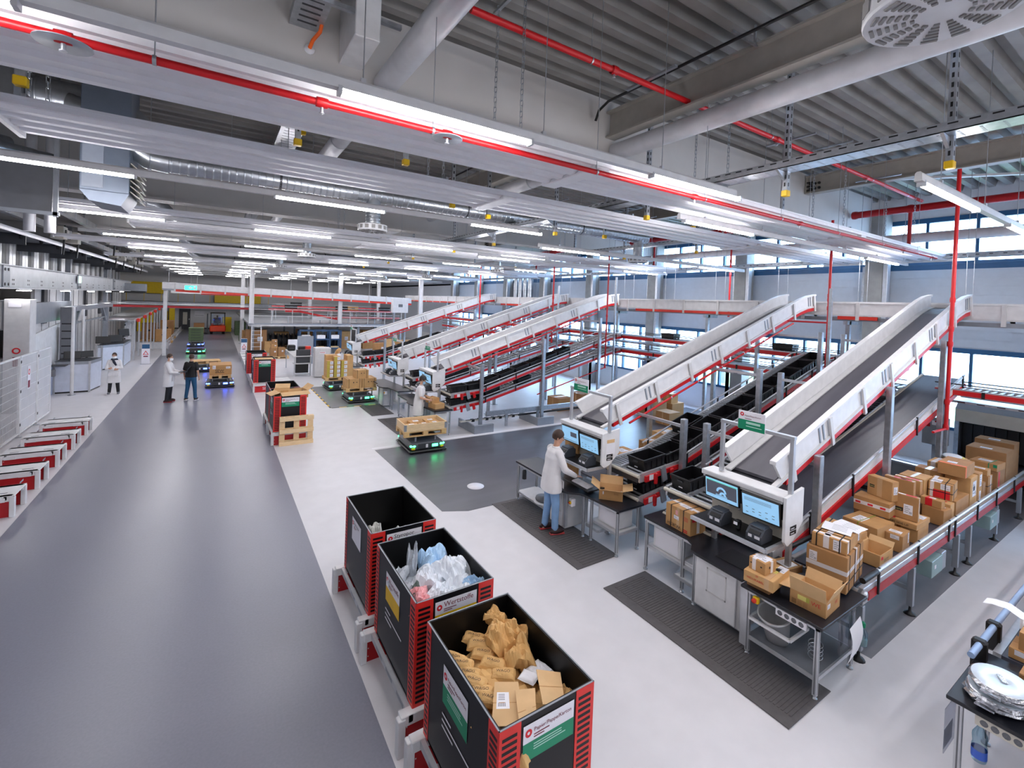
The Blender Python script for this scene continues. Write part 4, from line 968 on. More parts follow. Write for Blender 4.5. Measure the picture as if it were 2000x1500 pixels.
# ---------------- station 2..5 benches
def station(k, yo):
    s_ = WHICH[k]
    t = T('packing_bench', 'black topped packing bench with cabinet in front of the %s chute' % s_, 'workbench', (5.5, 5.3 + yo, 0))
    bench_top(t, [(5.43, 8.06 + yo), (5.43, 7.1 + yo), (5.36, 6.95 + yo), (5.3, 6.8 + yo), (5.3, 6.4 + yo), (5.36, 6.25 + yo), (5.52, 6.12 + yo), (5.55, 6.0 + yo), (5.62, 5.28 + yo), (6.22, 5.28 + yo), (6.15, 6.2 + yo), (6.0, 8.06 + yo)], 0.8)
    cabinet(t, 5.42, 6.0, 6.42 + yo, 6.85 + yo, 0.06, 0.76)
    for x, y in ((5.47, 8.0), (5.95, 8.0), (5.47, 7.05), (5.68, 5.36), (6.17, 5.36), (5.62, 6.12), (5.65, 5.95), (6.12, 6.0)): leg(t, x, y + yo, 0.765)
    frame_shelf(t, 5.48, 5.95, 7.05 + yo, 8.0 + yo, 0.16, OFFW); frame_shelf(t, 5.68, 6.17, 5.36 + yo, 5.95 + yo, 0.36, OFFW); frame_shelf(t, 5.68, 6.1, 5.8 + yo, 6.1 + yo, 0.22, OFFW)
    m = W(t); m.box((5.64, 5.33 + yo, 0.72), (5.68, 6.1 + yo, 0.765), ALU).box((5.64, 5.33 + yo, 0.72), (6.2, 5.36 + yo, 0.765), ALU).box((5.45, 7.05 + yo, 0.72), (5.49, 8.02 + yo, 0.765), ALU); m.build('apron', t)
    m = W(t); m.box((5.74, 5.42 + yo, 0.39), (6.1, 5.88 + yo, 0.68), WHITE, 0.006).box((5.737, 5.46 + yo, 0.42), (5.74, 5.84 + yo, 0.65), WSIGN); m.build('drawer_unit', t)
    console(5.85, 5.96 + yo, 7.06 + yo, 'white overhead console with two monitors at the %s station' % s_)
    monitor((5.8, 6.76 + yo, 1.65), 0.5, 0.3, 'left blue monitor at the %s station' % s_, 'desk')
    monitor((5.79, 6.22 + yo, 1.62), 0.5, 0.3, 'right pale blue monitor at the %s station' % s_, 'form', 0.15)
    printer(5.72, 6.76 + yo, 1.261, 'grey label printer left of the scanner at the %s station' % s_)
    printer(5.72, 6.2 + yo, 1.261, 'grey label printer right of the scanner at the %s station' % s_)
    sign_frame(5.95, 5.9 + yo, 6.95 + yo, 1.88, 2.5, (6.45 + yo, 6.85 + yo), 'green and white paper waste sign on an aluminium frame at the %s station' % s_)
    t = T('switch_box', 'white box with red and yellow main switch on the cabinet of the %s station' % s_, 'switch', (5.5, 6.3 + yo, 0.58))
    m = M(); m.obx((0, 0, 0), (0.09, 0.09, 0.14), WSIGN, None, 0.01); m.build('box_body', t)
    m = M(); m.lathe((-0.055, -0.0, 0.0), [(0.001, -0.012), (0.03, -0.01), (0.03, 0.012)], YEL, 14, 'x').obx((-0.075, 0, 0), (0.02, 0.035, 0.02), ORED, None, 0.004); m.build('switch_knob', t)
station(1, 0.0); station(2, 7.55); station(3, 10.85); station(4, 17.65)
t = T('keyboard', 'white keyboard in front of the standing man at the second station', 'keyboard', (5.68, 6.25, 0.9))
m = M(); m.obx((0, 0, 0), (0.15, 0.42, 0.02), WSIGN, RY(-0.1), 0.004)
for i in range(4):
    for j in range(12): m.obx((-0.05 + i * 0.033, -0.18 + j * 0.033, 0.014 + i * 0.002), (0.026, 0.026, 0.006), PAPER, RY(-0.1))
m.build('key_deck', t)
t = T('keyboard_tray', 'black keyboard tray of the second station', 'tray', (5.75, 6.3, 0.8)); m = M(); m.box((-0.2, -0.35, 0.06), (0.2, 0.35, 0.085), BLK, 0.006); m.build('tray_board', t); m = M(); m.box((0.1, -0.05, 0), (0.2, 0.05, 0.06), DGR); m.build('tray_arm', t)
t = T('spray_bottle', 'dark bottle hung at the left end of the second bench', 'bottle', (5.55, 7.9, 0.45)); m = M(); m.lathe((0, 0, 0), [(0.001, 0), (0.045, 0), (0.045, 0.17), (0.02, 0.2)], DGR, 14); m.build('bottle_body', t); m = M(); m.lathe((0, 0, 0), [(0.02, 0.2), (0.022, 0.25), (0.001, 0.26)], WSIGN, 12); m.build('cap', t)
t = T('folded_stool', 'grey folding seat lying on the shelf under the second bench', 'stool', (5.62, 7.3, 0.2)); m = M(); m.lathe((0, 0, 0.0), [(0.001, 0.02), (0.16, 0.02), (0.17, 0.05), (0.16, 0.08), (0.001, 0.08)], MGR, 20); m.build('seat', t); m = M(); m.lathe((0, 0, 0), [(0.001, -0.018), (0.2, -0.018), (0.2, 0.0), (0.001, 0.0)], PAPER, 18); m.build('base_plate', t)
t = T('paper_note', 'white note pinned on the console side panel of the second station', 'paper', (5.9, 5.9, 1.6)); m = M(); m.box((-0.02, -0.008, -0.12), (0.2, -0.004, 0.12), PAPER); m.build('sheet', t); m = M(); m.box((0.0, -0.012, 0.1), (0.18, -0.008, 0.16), CBI); m.build('clip', t)
tag(M().box((5.95, 6.72, 0.81), (6.0, 7.1, 1.5), CB[0]).build('cardboard_sheet'), 'tall cardboard sheet leaning behind the printers of the second station', 'cardboard')
# ---------------- parcel conveyor
t = T('parcel_conveyor', 'long low parcel conveyor with dark red edge carrying the pile of boxes', 'conveyor', (6.55, 2.2, 0))
m = W(t); m.box((6.55, 2.36, 0.82), (17.0, 3.02, 0.86), BELTD); m.build('belt', t)
m = W(t); m.box((6.6, 2.26, 0.66), (17.0, 2.32, 0.86), ALU, 0.006); m.build('side_rail', t)
m = W(t); m.box((6.6, 3.04, 0.66), (17.0, 3.1, 0.86), ALU, 0.006); m.build('side_rail', t)
m = W(t); m.box((6.72, 2.245, 0.69), (17.0, 2.26, 0.79), DRED); m.build('red_strip', t)
m = W(t); m.tube([(6.5, 2.24, 1.0), (6.9, 2.24, 1.0)], 0.034, BLK, 12).tube([(6.65, 2.24, 1.0), (17, 2.24, 1.0)], 0.026, ALU, 12); m.build('guide_tube', t)
m = W(t); m.tube([(6.55, 3.08, 1.0), (17, 3.08, 1.0)], 0.03, BLK, 12); m.build('guide_tube', t)
for x in (6.95, 8.3, 9.6, 9.9, 11.1, 12.3, 13.6):
    m = W(t); m.box((x, 2.225, 0.7), (x + 0.035, 2.25, 1.035), BLK, 0.006); m.build('guide_bracket', t)
m = W(t); m.tube([(6.58, 2.3, 0.79), (6.58, 3.05, 0.79)], 0.055, ROLL, 14); m.lathe((6.6, 2.25, 0.78), [(0.001, -0.03), (0.06, -0.02), (0.06, 0.02)], ALU, 14, 'y'); m.build('end_roller', t)
for x in (6.6, 8.25, 10.2, 10.85, 12.5, 14.35):
    for y in (2.28, 2.98):
        m = W(t); m.box((x - 0.035, y - 0.035, 0.12), (x + 0.035, y + 0.035, 0.66), STEELG, 0.004); lg = m.build('leg', t)
        m = W(t); m.lathe((x, y, 0), [(0.001, 0), (0.075, 0), (0.06, 0.025), (0.02, 0.05), (0.012, 0.12)], BLK, 12); m.build('levelling_foot', lg)
    m = W(t); m.bar((x, 2.3, 0.35), (x, 2.96, 0.35), 0.05, 0.05, STEELG); m.build('cross_brace', t)
for k, (x, w) in enumerate(((9.0, 'nearer'), (12.0, 'farther'))):
    t = T('drive_box', 'grey blue metal drive box under the parcel conveyor, the %s one' % w, 'drive box', (x, 2.3, 0.42), 0, 'drive boxes')
    m = M(); m.obx((0, 0.05, 0.08), (0.45, 0.3, 0.24), P('drive_teal%d' % k, (132, 158, 160), 0.45), None, 0.006); m.build('housing', t)
    m = M(); m.obx((0.32, 0.05, 0.08), (0.2, 0.28, 0.26), STEELG, None, 0.006); m.build('motor_cover', t); m = M(); m.obx((-0.1, -0.103, 0.1), (0.06, 0.004, 0.05), WSIGN); m.build('type_label', t)
# scanning tunnel at the end
t = T('parcel_tunnel', 'dark grey steel parcel tunnel with black opening at the right edge', 'machine', (14.6, 1.6, 0))
m = W(t); m.box((15.0, 1.0, 1.72), (16.9, 3.5, 2.02), CREAM, 0.01).prism([(15.0, 1.0, 2.02), (16.9, 1.0, 2.02), (16.9, 1.0, 2.38), (15.5, 1.0, 2.38)], (0, 2.5, 0), MGR); m.build('hood', t)
m = W(t); m.box((15.1, 3.42, 0.0), (16.9, 3.5, 1.72), DGR).box((15.1, 1.0, 0), (16.9, 1.08, 1.72), DGR).box((16.8, 1.08, 0), (16.9, 3.42, 1.72), BLK); m.build('side_wall', t)
m = W(t)
for i in range(12): m.box((15.25, 1.15 + i * 0.19, 0.95), (15.27, 1.15 + i * 0.19 + 0.17, 1.7), BLK)
m.build('strip_curtain', t)
m = W(t); m.box((15.0, 3.42, 0), (15.08, 3.5, 1.72), GALV); m.build('upright', t)
t = T('control_cabinet', 'grey electrical control box behind the red vertical pipe', 'control box', (13.8, 3.62, 1.3))
m = M(); m.box((-0.1, -0.3, 0), (0.12, 0.12, 0.62), STEELG, 0.01); m.build('enclosure', t)
m = M(); m.box((-0.105, -0.25, 0.45), (-0.1, -0.05, 0.55), WSIGN).box((-0.105, -0.25, 0.12), (-0.1, -0.15, 0.24), WSIGN).box((-0.108, -0.02, 0.4), (-0.1, 0.08, 0.48), DRED).box((-0.108, -0.2, 0.52), (-0.1, -0.1, 0.55), DRED); m.build('label_plates', t)
m = M(); m.box((0, -0.1, -1.3), (0.06, -0.04, 0), STEELG); m.build('support_leg', t)
t = T('plinth_cover', 'pale grey low sheet metal cover behind the parcel pile', 'cover', (13.2, 3.3, 0))
m = M(); m.box((0, 0.2, 0.1), (0.06, 2.4, 0.85), STEELG).box((-0.02, 0.2, 0.83), (0.08, 2.4, 0.87), ALU); m.build('sheet', t); m = M(); m.box((-0.01, 0.2, 0), (0.06, 2.4, 0.1), BLK); m.build('kick_strip', t)
# rubber mats
def mat_obj(x0, x1, y0, y1, lab, n=40):
    m = M(); m.box((x0, y0, 0.003), (x1, y1, 0.014), MAT, 0.003)
    for i in range(n):
        y = y0 + 0.06 + (y1 - y0 - 0.12) * i / n; m.box((x0 + 0.16, y, 0.014), (x1 - 0.16, y + (y1 - y0 - 0.12) / n * 0.55, 0.018), MAT)
    tag(m.build('floor_mat'), lab, 'floor mat', 'rubber standing mats')
mat_obj(4.87, 5.76, 2.22, 4.82, 'ribbed dark rubber standing mat at the nearest packing bench', 62)
mat_obj(4.85, 5.72, 5.36, 8.02, 'dark rubber standing mat under the man at the second bench', 40)
mat_obj(4.75, 5.6, 13.0, 15.6, 'dark rubber standing mat at the third packing bench', 20)
mat_obj(4.7, 5.5, 16.1, 17.78, 'dark rubber standing mat at the fourth packing bench', 20)
# ============================================================ CARTONS
def carton(x, y, z, l, w, h, rz, lab, tone=0, deco=(), group=None, open_=None, cat='box', name='cardboard_box'):
    """near corner at (x, y); l along local X, w along local Y"""
    t = T(name, lab, cat, (x, y, z), radians(rz), group); A = CB[tone % 4]; g = 0.004
    m = M()
    if open_ is None:
        m.box((0, 0, 0), (l, w, h - g), A, 0.004)
        if l >= w: m.box((0.002, 0.002, h - g), (l - 0.002, w / 2 - 0.002, h), A).box((0.002, w / 2 + 0.002, h - g), (l - 0.002, w - 0.002, h), A)
        else: m.box((0.002, 0.002, h - g), (l / 2 - 0.002, w - 0.002, h), A).box((l / 2 + 0.002, 0.002, h - g), (l - 0.002, w - 0.002, h), A)
        m.build('carton_body', t)
    else:
        k = 0.006
        m.box((0, 0, 0), (l, w, k), CBI).box((0, 0, 0), (k, w, h), A).box((l - k, 0, 0), (l, w, h), A).box((k, 0, 0), (l - k, k, h), A).box((k, w - k, 0), (l - k, w, h), A)
        m.box((k, k, h * 0.0 + k), (k + 0.001, w - k, h), CBI).box((l - k - 0.001, k, k), (l - k, w - k, h), CBI).box((k, w - k - 0.001, k), (l - k, w - k, h), CBI)
        m.build('carton_body', t)
        for sd, ang, fl in open_:
            m = M(); an = radians(ang)
            if sd == 'x-': m.obx((-cos(an) * fl / 2, w / 2, h + sin(an) * fl / 2), (fl, w, 0.005), CBI, RY(an))
            if sd == 'x+': m.obx((l + cos(an) * fl / 2, w / 2, h + sin(an) * fl / 2), (fl, w, 0.005), CBI, RY(-an))
            if sd == 'y-': m.obx((l / 2, -cos(an) * fl / 2, h + sin(an) * fl / 2), (l, fl, 0.005), CBI, RX(-an))
            if sd == 'y+': m.obx((l / 2, w + cos(an) * fl / 2, h + sin(an) * fl / 2), (l, fl, 0.005), CBI, RX(an))
            m.build('flap', t)
    def fr(face, u, v):
        if face == 'x': return Vector((-0.001, w * (1 - u), h * v)), Vector((0, -1, 0)), Vector((0, 0, 1)), w, h
        if face == 'y': return Vector((l * u, -0.001, h * v)), Vector((1, 0, 0)), Vector((0, 0, 1)), l, h
        return Vector((l * v, w * (1 - u), h + 0.001)), Vector((0, -1, 0)), Vector((1, 0, 0)), w, l
    for d in deco:
        m = M()
        if d[0] == 'L':      # label: face, u, v, width, height, material
            o, U, V, fw, fh = fr(d[1], d[2], d[3]); a = U * d[4] * fw; b = V * d[5] * fh; n = U.cross(V) * 0.001
            mt = d[6] if len(d) > 6 else WSIGN
            m.quad(o + n, o + a + n, o + a + b + n, o + b + n, mt)
            if mt in (WSIGN, PAPER) and min(d[4] * fw, d[5] * fh) > 0.05:
                n2 = n * 1.6
                for q in range(4): m.quad(o + a * 0.1 + b * (0.2 + q * 0.18) + n2, o + a * (0.5 + 0.1 * (q % 3)) + b * (0.2 + q * 0.18) + n2, o + a * (0.5 + 0.1 * (q % 3)) + b * (0.25 + q * 0.18) + n2, o + a * 0.1 + b * (0.25 + q * 0.18) + n2, MGR)
                for q in range(7): m.quad(o + a * (0.62 + q * 0.045) + b * 0.12 + n2, o + a * (0.62 + q * 0.045 + 0.02) + b * 0.12 + n2, o + a * (0.62 + q * 0.045 + 0.02) + b * 0.34 + n2, o + a * (0.62 + q * 0.045) + b * 0.34 + n2, MGR)
            m.build('label', t)
        elif d[0] == 'W':    # writing: face, u, v, string, size, material
            o, U, V, fw, fh = fr(d[1], d[2], d[3]); m.text(d[3 + 1], o, U, V, d[5], d[6] if len(d) > 6 else INK); m.build('printing', t)
        elif d[0] == 'S':    # strap round the carton in the plane at fraction along axis
            r = 0.004; ws = 0.012; mt = d[3] if len(d) > 3 else BLK
            if d[1] == 'x':
                c = l * d[2]; m.box((c - ws / 2, -r, -0.0), (c + ws / 2, 0, h + r), mt).box((c - ws / 2, w, 0), (c + ws / 2, w + r, h + r), mt).box((c - ws / 2, 0, h), (c + ws / 2, w, h + r), mt)
            elif d[1] == 'y':
                c = w * d[2]; m.box((-r, c - ws / 2, -0.0), (0, c + ws / 2, h + r), mt).box((l, c - ws / 2, 0), (l + r, c + ws / 2, h + r), mt).box((0, c - ws / 2, h), (l, c + ws / 2, h + r), mt)
            else:
                c = h * d[2]; m.box((-r, -r, c - ws / 2), (l + r, 0, c + ws / 2), mt).box((-r, w, c - ws / 2), (l + r, w + r, c + ws / 2), mt).box((-r, 0, c - ws / 2), (0, w, c + ws / 2), mt).box((l, 0, c - ws / 2), (l + r, w, c + ws / 2), mt)
            m.build('strap', t)
        elif d[0] == 'P':    # tape band: axis, fraction, width, material
            c2 = d[3] / 2; mt = d[4] if len(d) > 4 else TAPE; r = 0.0015
            if d[1] == 'y':
                c = w * d[2]; m.box((-r, c - c2, h * 0.05), (0, c + c2, h + r), mt).box((0, c - c2, h), (l, c + c2, h + r), mt)
            elif d[1] == 'x':
                c = l * d[2]; m.box((c - c2, -r, h * 0.05), (c + c2, 0, h + r), mt).box((c - c2, 0, h), (c + c2, w, h + r), mt)
            else:
                c = h * d[2]; m.box((-r, -r, c - c2), (l + r, 0, c + c2), mt).box((-r, 0, c - c2), (0, w, c + c2), mt)
            m.build('tape', t)
    return t
g1 = 'parcels on the parcel conveyor'; Z0 = 0.865
L_, W_, S_, P_ = 'L', 'W', 'S', 'P'
carton(6.26, 2.31, Z0, 0.7, 0.42, 0.43, 8, 'big strapped carton with white tape band at the near end of the parcel conveyor', 1, [(P_, 'z', 0.55, 0.05, TAPEW), (P_, 'x', 0.55, 0.05, TAPEW), (S_, 'x', 0.14), (S_, 'x', 0.46), (S_, 'x', 0.78), (S_, 'z', 0.3), (L_, 'x', 0.07, 0.62, 0.2, 0.26)], g1)
carton(6.3, 2.34, 1.3, 0.64, 0.36, 0.15, 8, 'flat strapped carton with white sheets on top of the big strapped carton', 0, [(P_, 'y', 0.58, 0.06, TAPEW), (P_, 'x', 0.1, 0.05, TAPEW), (S_, 'x', 0.2), (S_, 'y', 0.2), (S_, 'y', 0.86), (L_, 'x', 0.62, 0.1, 0.22, 0.85), (L_, 'y', 0.75, 0.2, 0.1, 0.7)], g1)
for k, (x, y, r, lab) in enumerate(((6.5, 2.38, 14, 'large white paper sheet lying on the strapped flat carton, left one'), (6.66, 2.36, -2, 'large white paper sheet lying on the strapped flat carton, right one'))):
    t = T('paper_sheet', lab, 'paper', (x, y, 1.465), radians(r)); m = M(); m.strip([(0, 0, 0.0), (0.08, 0, 0.012), (0.16, 0, 0.006), (0.26, 0, 0.004)], (0, 0.3, 0.004), PAPER, True); m.build('sheet', t); m = M()
    for q in range(4): m.box((0.05 + q * 0.05, 0.05, 0.016), (0.055 + q * 0.05, 0.2, 0.017), MGR)
    m.build('printed_lines', t)
carton(5.62, 2.25, 0.835, 0.4, 0.36, 0.16, 4, 'open carton with red lettering and raised flaps on the parcel table', 0, [(W_, 'x', 0.6, 0.5, 'WE', 0.062, INKR), (L_, 'x', 0.22, 0.5, 0.24, 0.32, YLAB), (L_, 'x', 0.46, 0.5, 0.09, 0.34, P('olive_label', (176, 172, 70), 0.6)), (L_, 'y', 0.08, 0.55, 0.2, 0.32), (W_, 'y', 0.6, 0.5, 'WE', 0.05, INKR), (L_, 'x', 0.06, 0.08, 0.13, 0.34, P('print_box', (150, 108, 66), 0.7)), (L_, 'x', 0.22, 0.08, 0.13, 0.34, CB[1]), (L_, 'x', 0.38, 0.08, 0.13, 0.34, CB[1])], 'boxes on the parcel table', [('x-', 78, 0.16), ('y-', 68, 0.17), ('y+', -8, 0.17), ('x+', 60, 0.12)])
carton(5.5, 2.79, 0.835, 0.3, 0.26, 0.085, 4, 'plain low carton at the bottom of the small stack on the parcel table', 3, [], 'boxes on the parcel table')
carton(5.42, 2.71, 0.92, 0.46, 0.33, 0.13, 6, 'pale carton with red printed lettering in the middle of the small stack', 2, [(W_, 'x', 0.12, 0.4, 'HELUKABEL', 0.036, INKR), (W_, 'x', 0.4, 0.7, '=', 0.06, INKR), (L_, 't', 0.55, 0.45, 0.3, 0.35, YLAB), (L_, 't', 0.7, 0.62, 0.3, 0.35), (P_, 'y', 0.22, 0.05)], 'boxes on the parcel table')
carton(5.46, 2.83, 1.05, 0.22, 0.2, 0.14, -4, 'small cube carton with white tape on top of the small stack', 0, [(P_, 'y', 0.68, 0.045, TAPEW), (P_, 'x', 0.6, 0.045, TAPEW), (L_, 't', 0.1, 0.15, 0.8, 0.7), (L_, 'x', 0.1, 0.5, 0.08, 0.12, INK), (L_, 'x', 0.72, 0.5, 0.1, 0.12, INK), (L_, 'y', 0.35, 0.45, 0.1, 0.2, INK)], 'boxes on the parcel table')
carton(6.06, 2.86, 0.865, 0.25, 0.21, 0.075, -12, 'shallow open carton with a white paper in it behind the small stack', 3, [], g1, [('y-', 85, 0.02), ('y+', 85, 0.02)])
t = T('paper_sheet', 'white paper lying in the shallow open carton', 'paper', (6.08, 2.88, 0.93), radians(-12)); m = M(); m.box((0.02, 0.02, 0.0), (0.21, 0.18, 0.006), PAPER); m.build('sheet', t)
carton(7.2, 2.67, Z0, 0.55, 0.34, 0.18, 0, 'carton half hidden behind the big strapped carton', 3, [], g1)
carton(7.05, 2.66, 1.05, 0.62, 0.34, 0.1, -4, 'flat plain carton lying behind the big strapped carton', 0, [(L_, 'x', 0.1, 0.2, 0.3, 0.5, CB[3])], g1)
carton(7.84, 2.56, Z0, 0.48, 0.44, 0.3, -5, 'wide carton with a thin green strap and white label on top', 0, [(S_, 'y', 0.55, P('strap_green', (140, 150, 50), 0.4)), (L_, 't', 0.2, 0.1, 0.3, 0.5)], g1)
carton(7.3, 2.34, Z0, 0.42, 0.28, 0.17, 0, 'open topped carton beside the guide tube of the parcel conveyor', 2, [(L_, 'y', 0.08, 0.6, 0.15, 0.25, PINKP), (W_, 'y', 0.3, 0.35, 'EISETZ', 0.05, INK)], g1, [('x+', 50, 0.08), ('y+', 60, 0.08)])
carton(8.06, 2.34, Z0, 0.34, 0.2, 0.235, 4, 'carton with a big white label folded over its edge', 1, [(L_, 't', 0.1, 0.2, 0.7, 0.3), (L_, 'y', 0.7, 0.35, 0.15, 0.6), (L_, 'x', 0.3, 0.72, 0.5, 0.24)], g1)
carton(8.6, 2.33, Z0, 0.5, 0.37, 0.205, 2, 'carton with brown tape under the flat box reading this side up', 0, [(P_, 'y', 0.6, 0.05, P('tape_brown', (150, 92, 44), 0.3))], g1)
carton(8.54, 2.33, 1.075, 0.54, 0.38, 0.08, 0, 'flat carton printed this side up carrying the upright box', 0, [(W_, 'x', 0.12, 0.3, 'THIS SIDE UP', 0.042, INK), (L_, 't', 0.1, 0.05, 0.2, 0.1, PINKP), (L_, 't', 0.7, 0.6, 0.25, 0.3)], g1)
carton(8.64, 2.35, 1.16, 0.08, 0.31, 0.35, 4, 'thin upright carton with black logo plate and white label, nearer one', 1, [(L_, 'x', 0.14, 0.3, 0.3, 0.16, INK), (W_, 'x', 0.17, 0.34, 'HEITZ', 0.025, YLAB), (L_, 'x', 0.46, 0.22, 0.34, 0.42), (P_, 'x', 0.5, 0.06), (L_, 't', 0.15, 0.3, 0.35, 0.4, PAPER), (L_, 't', 0.5, 0.2, 0.4, 0.6, PINKP)], g1)
carton(8.36, 2.78, Z0, 0.22, 0.26, 0.3, 0, 'carton mostly hidden under the long taped carton', 3, [], g1)
carton(8.36, 2.6, 1.17, 0.3, 0.44, 0.215, 3, 'long carton with a red and white tape band', 1, [(P_, 'z', 0.6, 0.055, TAPEW), (L_, 'x', 0.05, 0.52, 0.15, 0.14, PINKP), (L_, 'x', 0.4, 0.52, 0.15, 0.14, PINKP), (L_, 'x', 0.75, 0.52, 0.15, 0.14, PINKP)], g1)
carton(8.5, 2.62, 1.387, 0.14, 0.35, 0.29, -14, 'upright carton with black logo plate and pale tape, farther one', 0, [(P_, 'y', 0.5, 0.07), (L_, 'x', 0.1, 0.42, 0.2, 0.15, INK), (W_, 'x', 0.11, 0.46, 'HEITZ', 0.024, YLAB), (L_, 'y', 0.2, 0.35, 0.6, 0.4)], g1)
carton(9.4, 2.66, Z0, 0.6, 0.36, 0.4, 0, 'carton hidden under the two red striped upright cartons', 3, [], g1)
carton(9.44, 2.64, 1.267, 0.11, 0.38, 0.24, 2, 'upright carton with a red and white stripe on its top edge, nearer one', 1, [(P_, 'x', 0.5, 0.06), (L_, 't', 0.3, 0.2, 0.6, 0.6, PINKP), (L_, 't', 0.5, 0.35, 0.25, 0.35)], g1)
carton(9.66, 2.62, 1.267, 0.11, 0.34, 0.22, 0, 'upright carton with a red and white stripe on its top edge, farther one', 0, [(P_, 'x', 0.5, 0.06), (L_, 't', 0.4, 0.3, 0.5, 0.5, PINKP)], g1)
carton(10.06, 2.68, Z0, 0.4, 0.34, 0.56, 0, 'tall plain carton behind the red striped cartons', 2, [(P_, 'y', 0.5, 0.05)], g1)
carton(10.9, 2.7, Z0, 0.5, 0.34, 0.34, 0, 'carton under the pale taped carton far left on the parcel pile', 3, [], g1)
carton(10.92, 2.7, 1.207, 0.28, 0.35, 0.2, 0, 'brown carton with pale pink tape on the left of the pile', 1, [(P_, 'y', 0.5, 0.08), (L_, 'x', 0.1, 0.05, 0.25, 0.15, INK)], g1)
carton(9.7, 2.33, Z0, 0.26, 0.28, 0.25, -8, 'low carton with a white top label beside the guide tube', 1, [(L_, 't', 0.3, 0.2, 0.5, 0.6)], g1)
carton(9.74, 2.37, 1.117, 0.13, 0.27, 0.12, -4, 'small carton with red tape and sticker on the low carton', 0, [(P_, 'y', 0.6, 0.09, PINKP), (L_, 't', 0.35, 0.3, 0.3, 0.5)], g1)
carton(10.02, 2.33, Z0, 0.2, 0.18, 0.28, 0, 'narrow upright carton with a small red label', 2, [(L_, 't', 0.3, 0.5, 0.3, 0.2, PINKP)], g1)
carton(10.3, 2.33, Z0, 0.7, 0.32, 0.28, 0, 'large plain carton carrying the strapped box', 1, [(L_, 't', 0.1, 0.85, 0.3, 0.1, PINKP)], g1)
carton(10.22, 2.36, 1.147, 0.44, 0.3, 0.26, 6, 'strapped carton with big red label on its front', 0, [(S_, 'x', 0.25), (S_, 'y', 0.3), (S_, 'z', 0.45), (L_, 'x', 0.2, 0.05, 0.7, 0.5, PINKP), (L_, 'x', 0.5, 0.62, 0.4, 0.35), (L_, 't', 0.1, 0.05, 0.4, 0.5), (P_, 'y', 0.85, 0.05, TAPEW)], g1)
carton(11.06, 2.33, Z0, 0.4, 0.34, 0.53, 0, 'big carton below the topmost carton of the pile', 2, [(L_, 'y', 0.3, 0.35, 0.5, 0.5), (L_, 'y', 0.4, 0.55, 0.2, 0.15, GRN)], g1)
carton(10.86, 2.36, 1.412, 0.62, 0.36, 0.2, 2, 'topmost large carton of the pile with an orange tape strip', 1, [(P_, 'x', 0.06, 0.05, ORNG), (L_, 't', 0.25, 0.2, 0.35, 0.2)], g1)
carton(11.52, 2.33, Z0, 0.24, 0.2, 0.53, 0, 'tall narrow carton covered with white labels', 0, [(L_, 'y', 0.3, 0.55, 0.5, 0.4), (L_, 'y', 0.3, 0.1, 0.4, 0.3), (L_, 'x', 0.2, 0.2, 0.5, 0.12, ORNG)], g1)
carton(11.84, 2.34, Z0, 0.2, 0.16, 0.3, 0, 'small plain carton behind the tall narrow carton', 3, [], g1)
carton(11.5, 2.72, Z0, 0.5, 0.3, 0.34, 0, 'carton under the orange taped parcel', 3, [], g1)
carton(11.52, 2.7, 1.207, 0.44, 0.34, 0.22, 0, 'carton with white vertical tape and orange sticker on top', 2, [(P_, 'y', 0.75, 0.07, TAPEW), (L_, 't', 0.5, 0.05, 0.3, 0.2, ORNG), (L_, 't', 0.2, 0.5, 0.5, 0.4)], g1)
carton(12.2, 2.34, Z0, 0.3, 0.28, 0.36, 0, 'strapped carton with a label stripe near the far end of the conveyor', 1, [(S_, 'z', 0.5), (P_, 'x', 0.6, 0.04, TAPEW), (L_, 't', 0.5, 0.3, 0.4, 0.4)], g1)
carton(12.22, 2.36, 1.227, 0.22, 0.24, 0.11, 0, 'small carton on top of the strapped carton near the far end', 0, [(L_, 't', 0.2, 0.2, 0.6, 0.4)], g1)
carton(12.2, 2.7, Z0, 0.5, 0.34, 0.5, 0, 'plain carton with brown envelopes lying on it', 1, [], g1)
for k in range(3):
    t = T('padded_envelope', ['brown padded envelope at the bottom of the envelope pile', 'orange edged envelope in the middle of the envelope pile', 'white plastic mailer on top of the envelope pile'][k], 'envelope', (12.25, 2.72, 1.37 + 0.022 * k), radians(k * 9 - 8), 'envelopes')
    m = M(); m.ball((0.2, 0.15, 0.01), 1, [KRAFT, YLAB, PAPER][k], 14, (0.24, 0.15, 0.012)); m.build('envelope_body', t)
carton(12.8, 2.33, Z0, 0.55, 0.36, 0.36, 0, 'dark carton with a red label strip near the far end', 3, [(L_, 'y', 0.1, 0.05, 0.18, 0.9, PINKP)], g1)
carton(12.78, 2.34, 1.227, 0.45, 0.4, 0.13, -4, 'flat carton with a green corner patch and paper on top', 1, [(S_, 'y', 0.3, GRN), (L_, 'x', 0.86, 0.5, 0.14, 0.45, GRN), (L_, 't', 0.2, 0.3, 0.5, 0.4)], g1)
carton(13.45, 2.34, Z0, 0.6, 0.6, 0.62, 0, 'largest carton at the far end in front of the tunnel', 3, [(L_, 't', 0.3, 0.2, 0.3, 0.2)], g1)
carton(14.15, 2.36, Z0, 0.45, 0.6, 0.7, 0, 'last carton entering the parcel tunnel', 3, [(L_, 't', 0.3, 0.3, 0.3, 0.3)], g1)
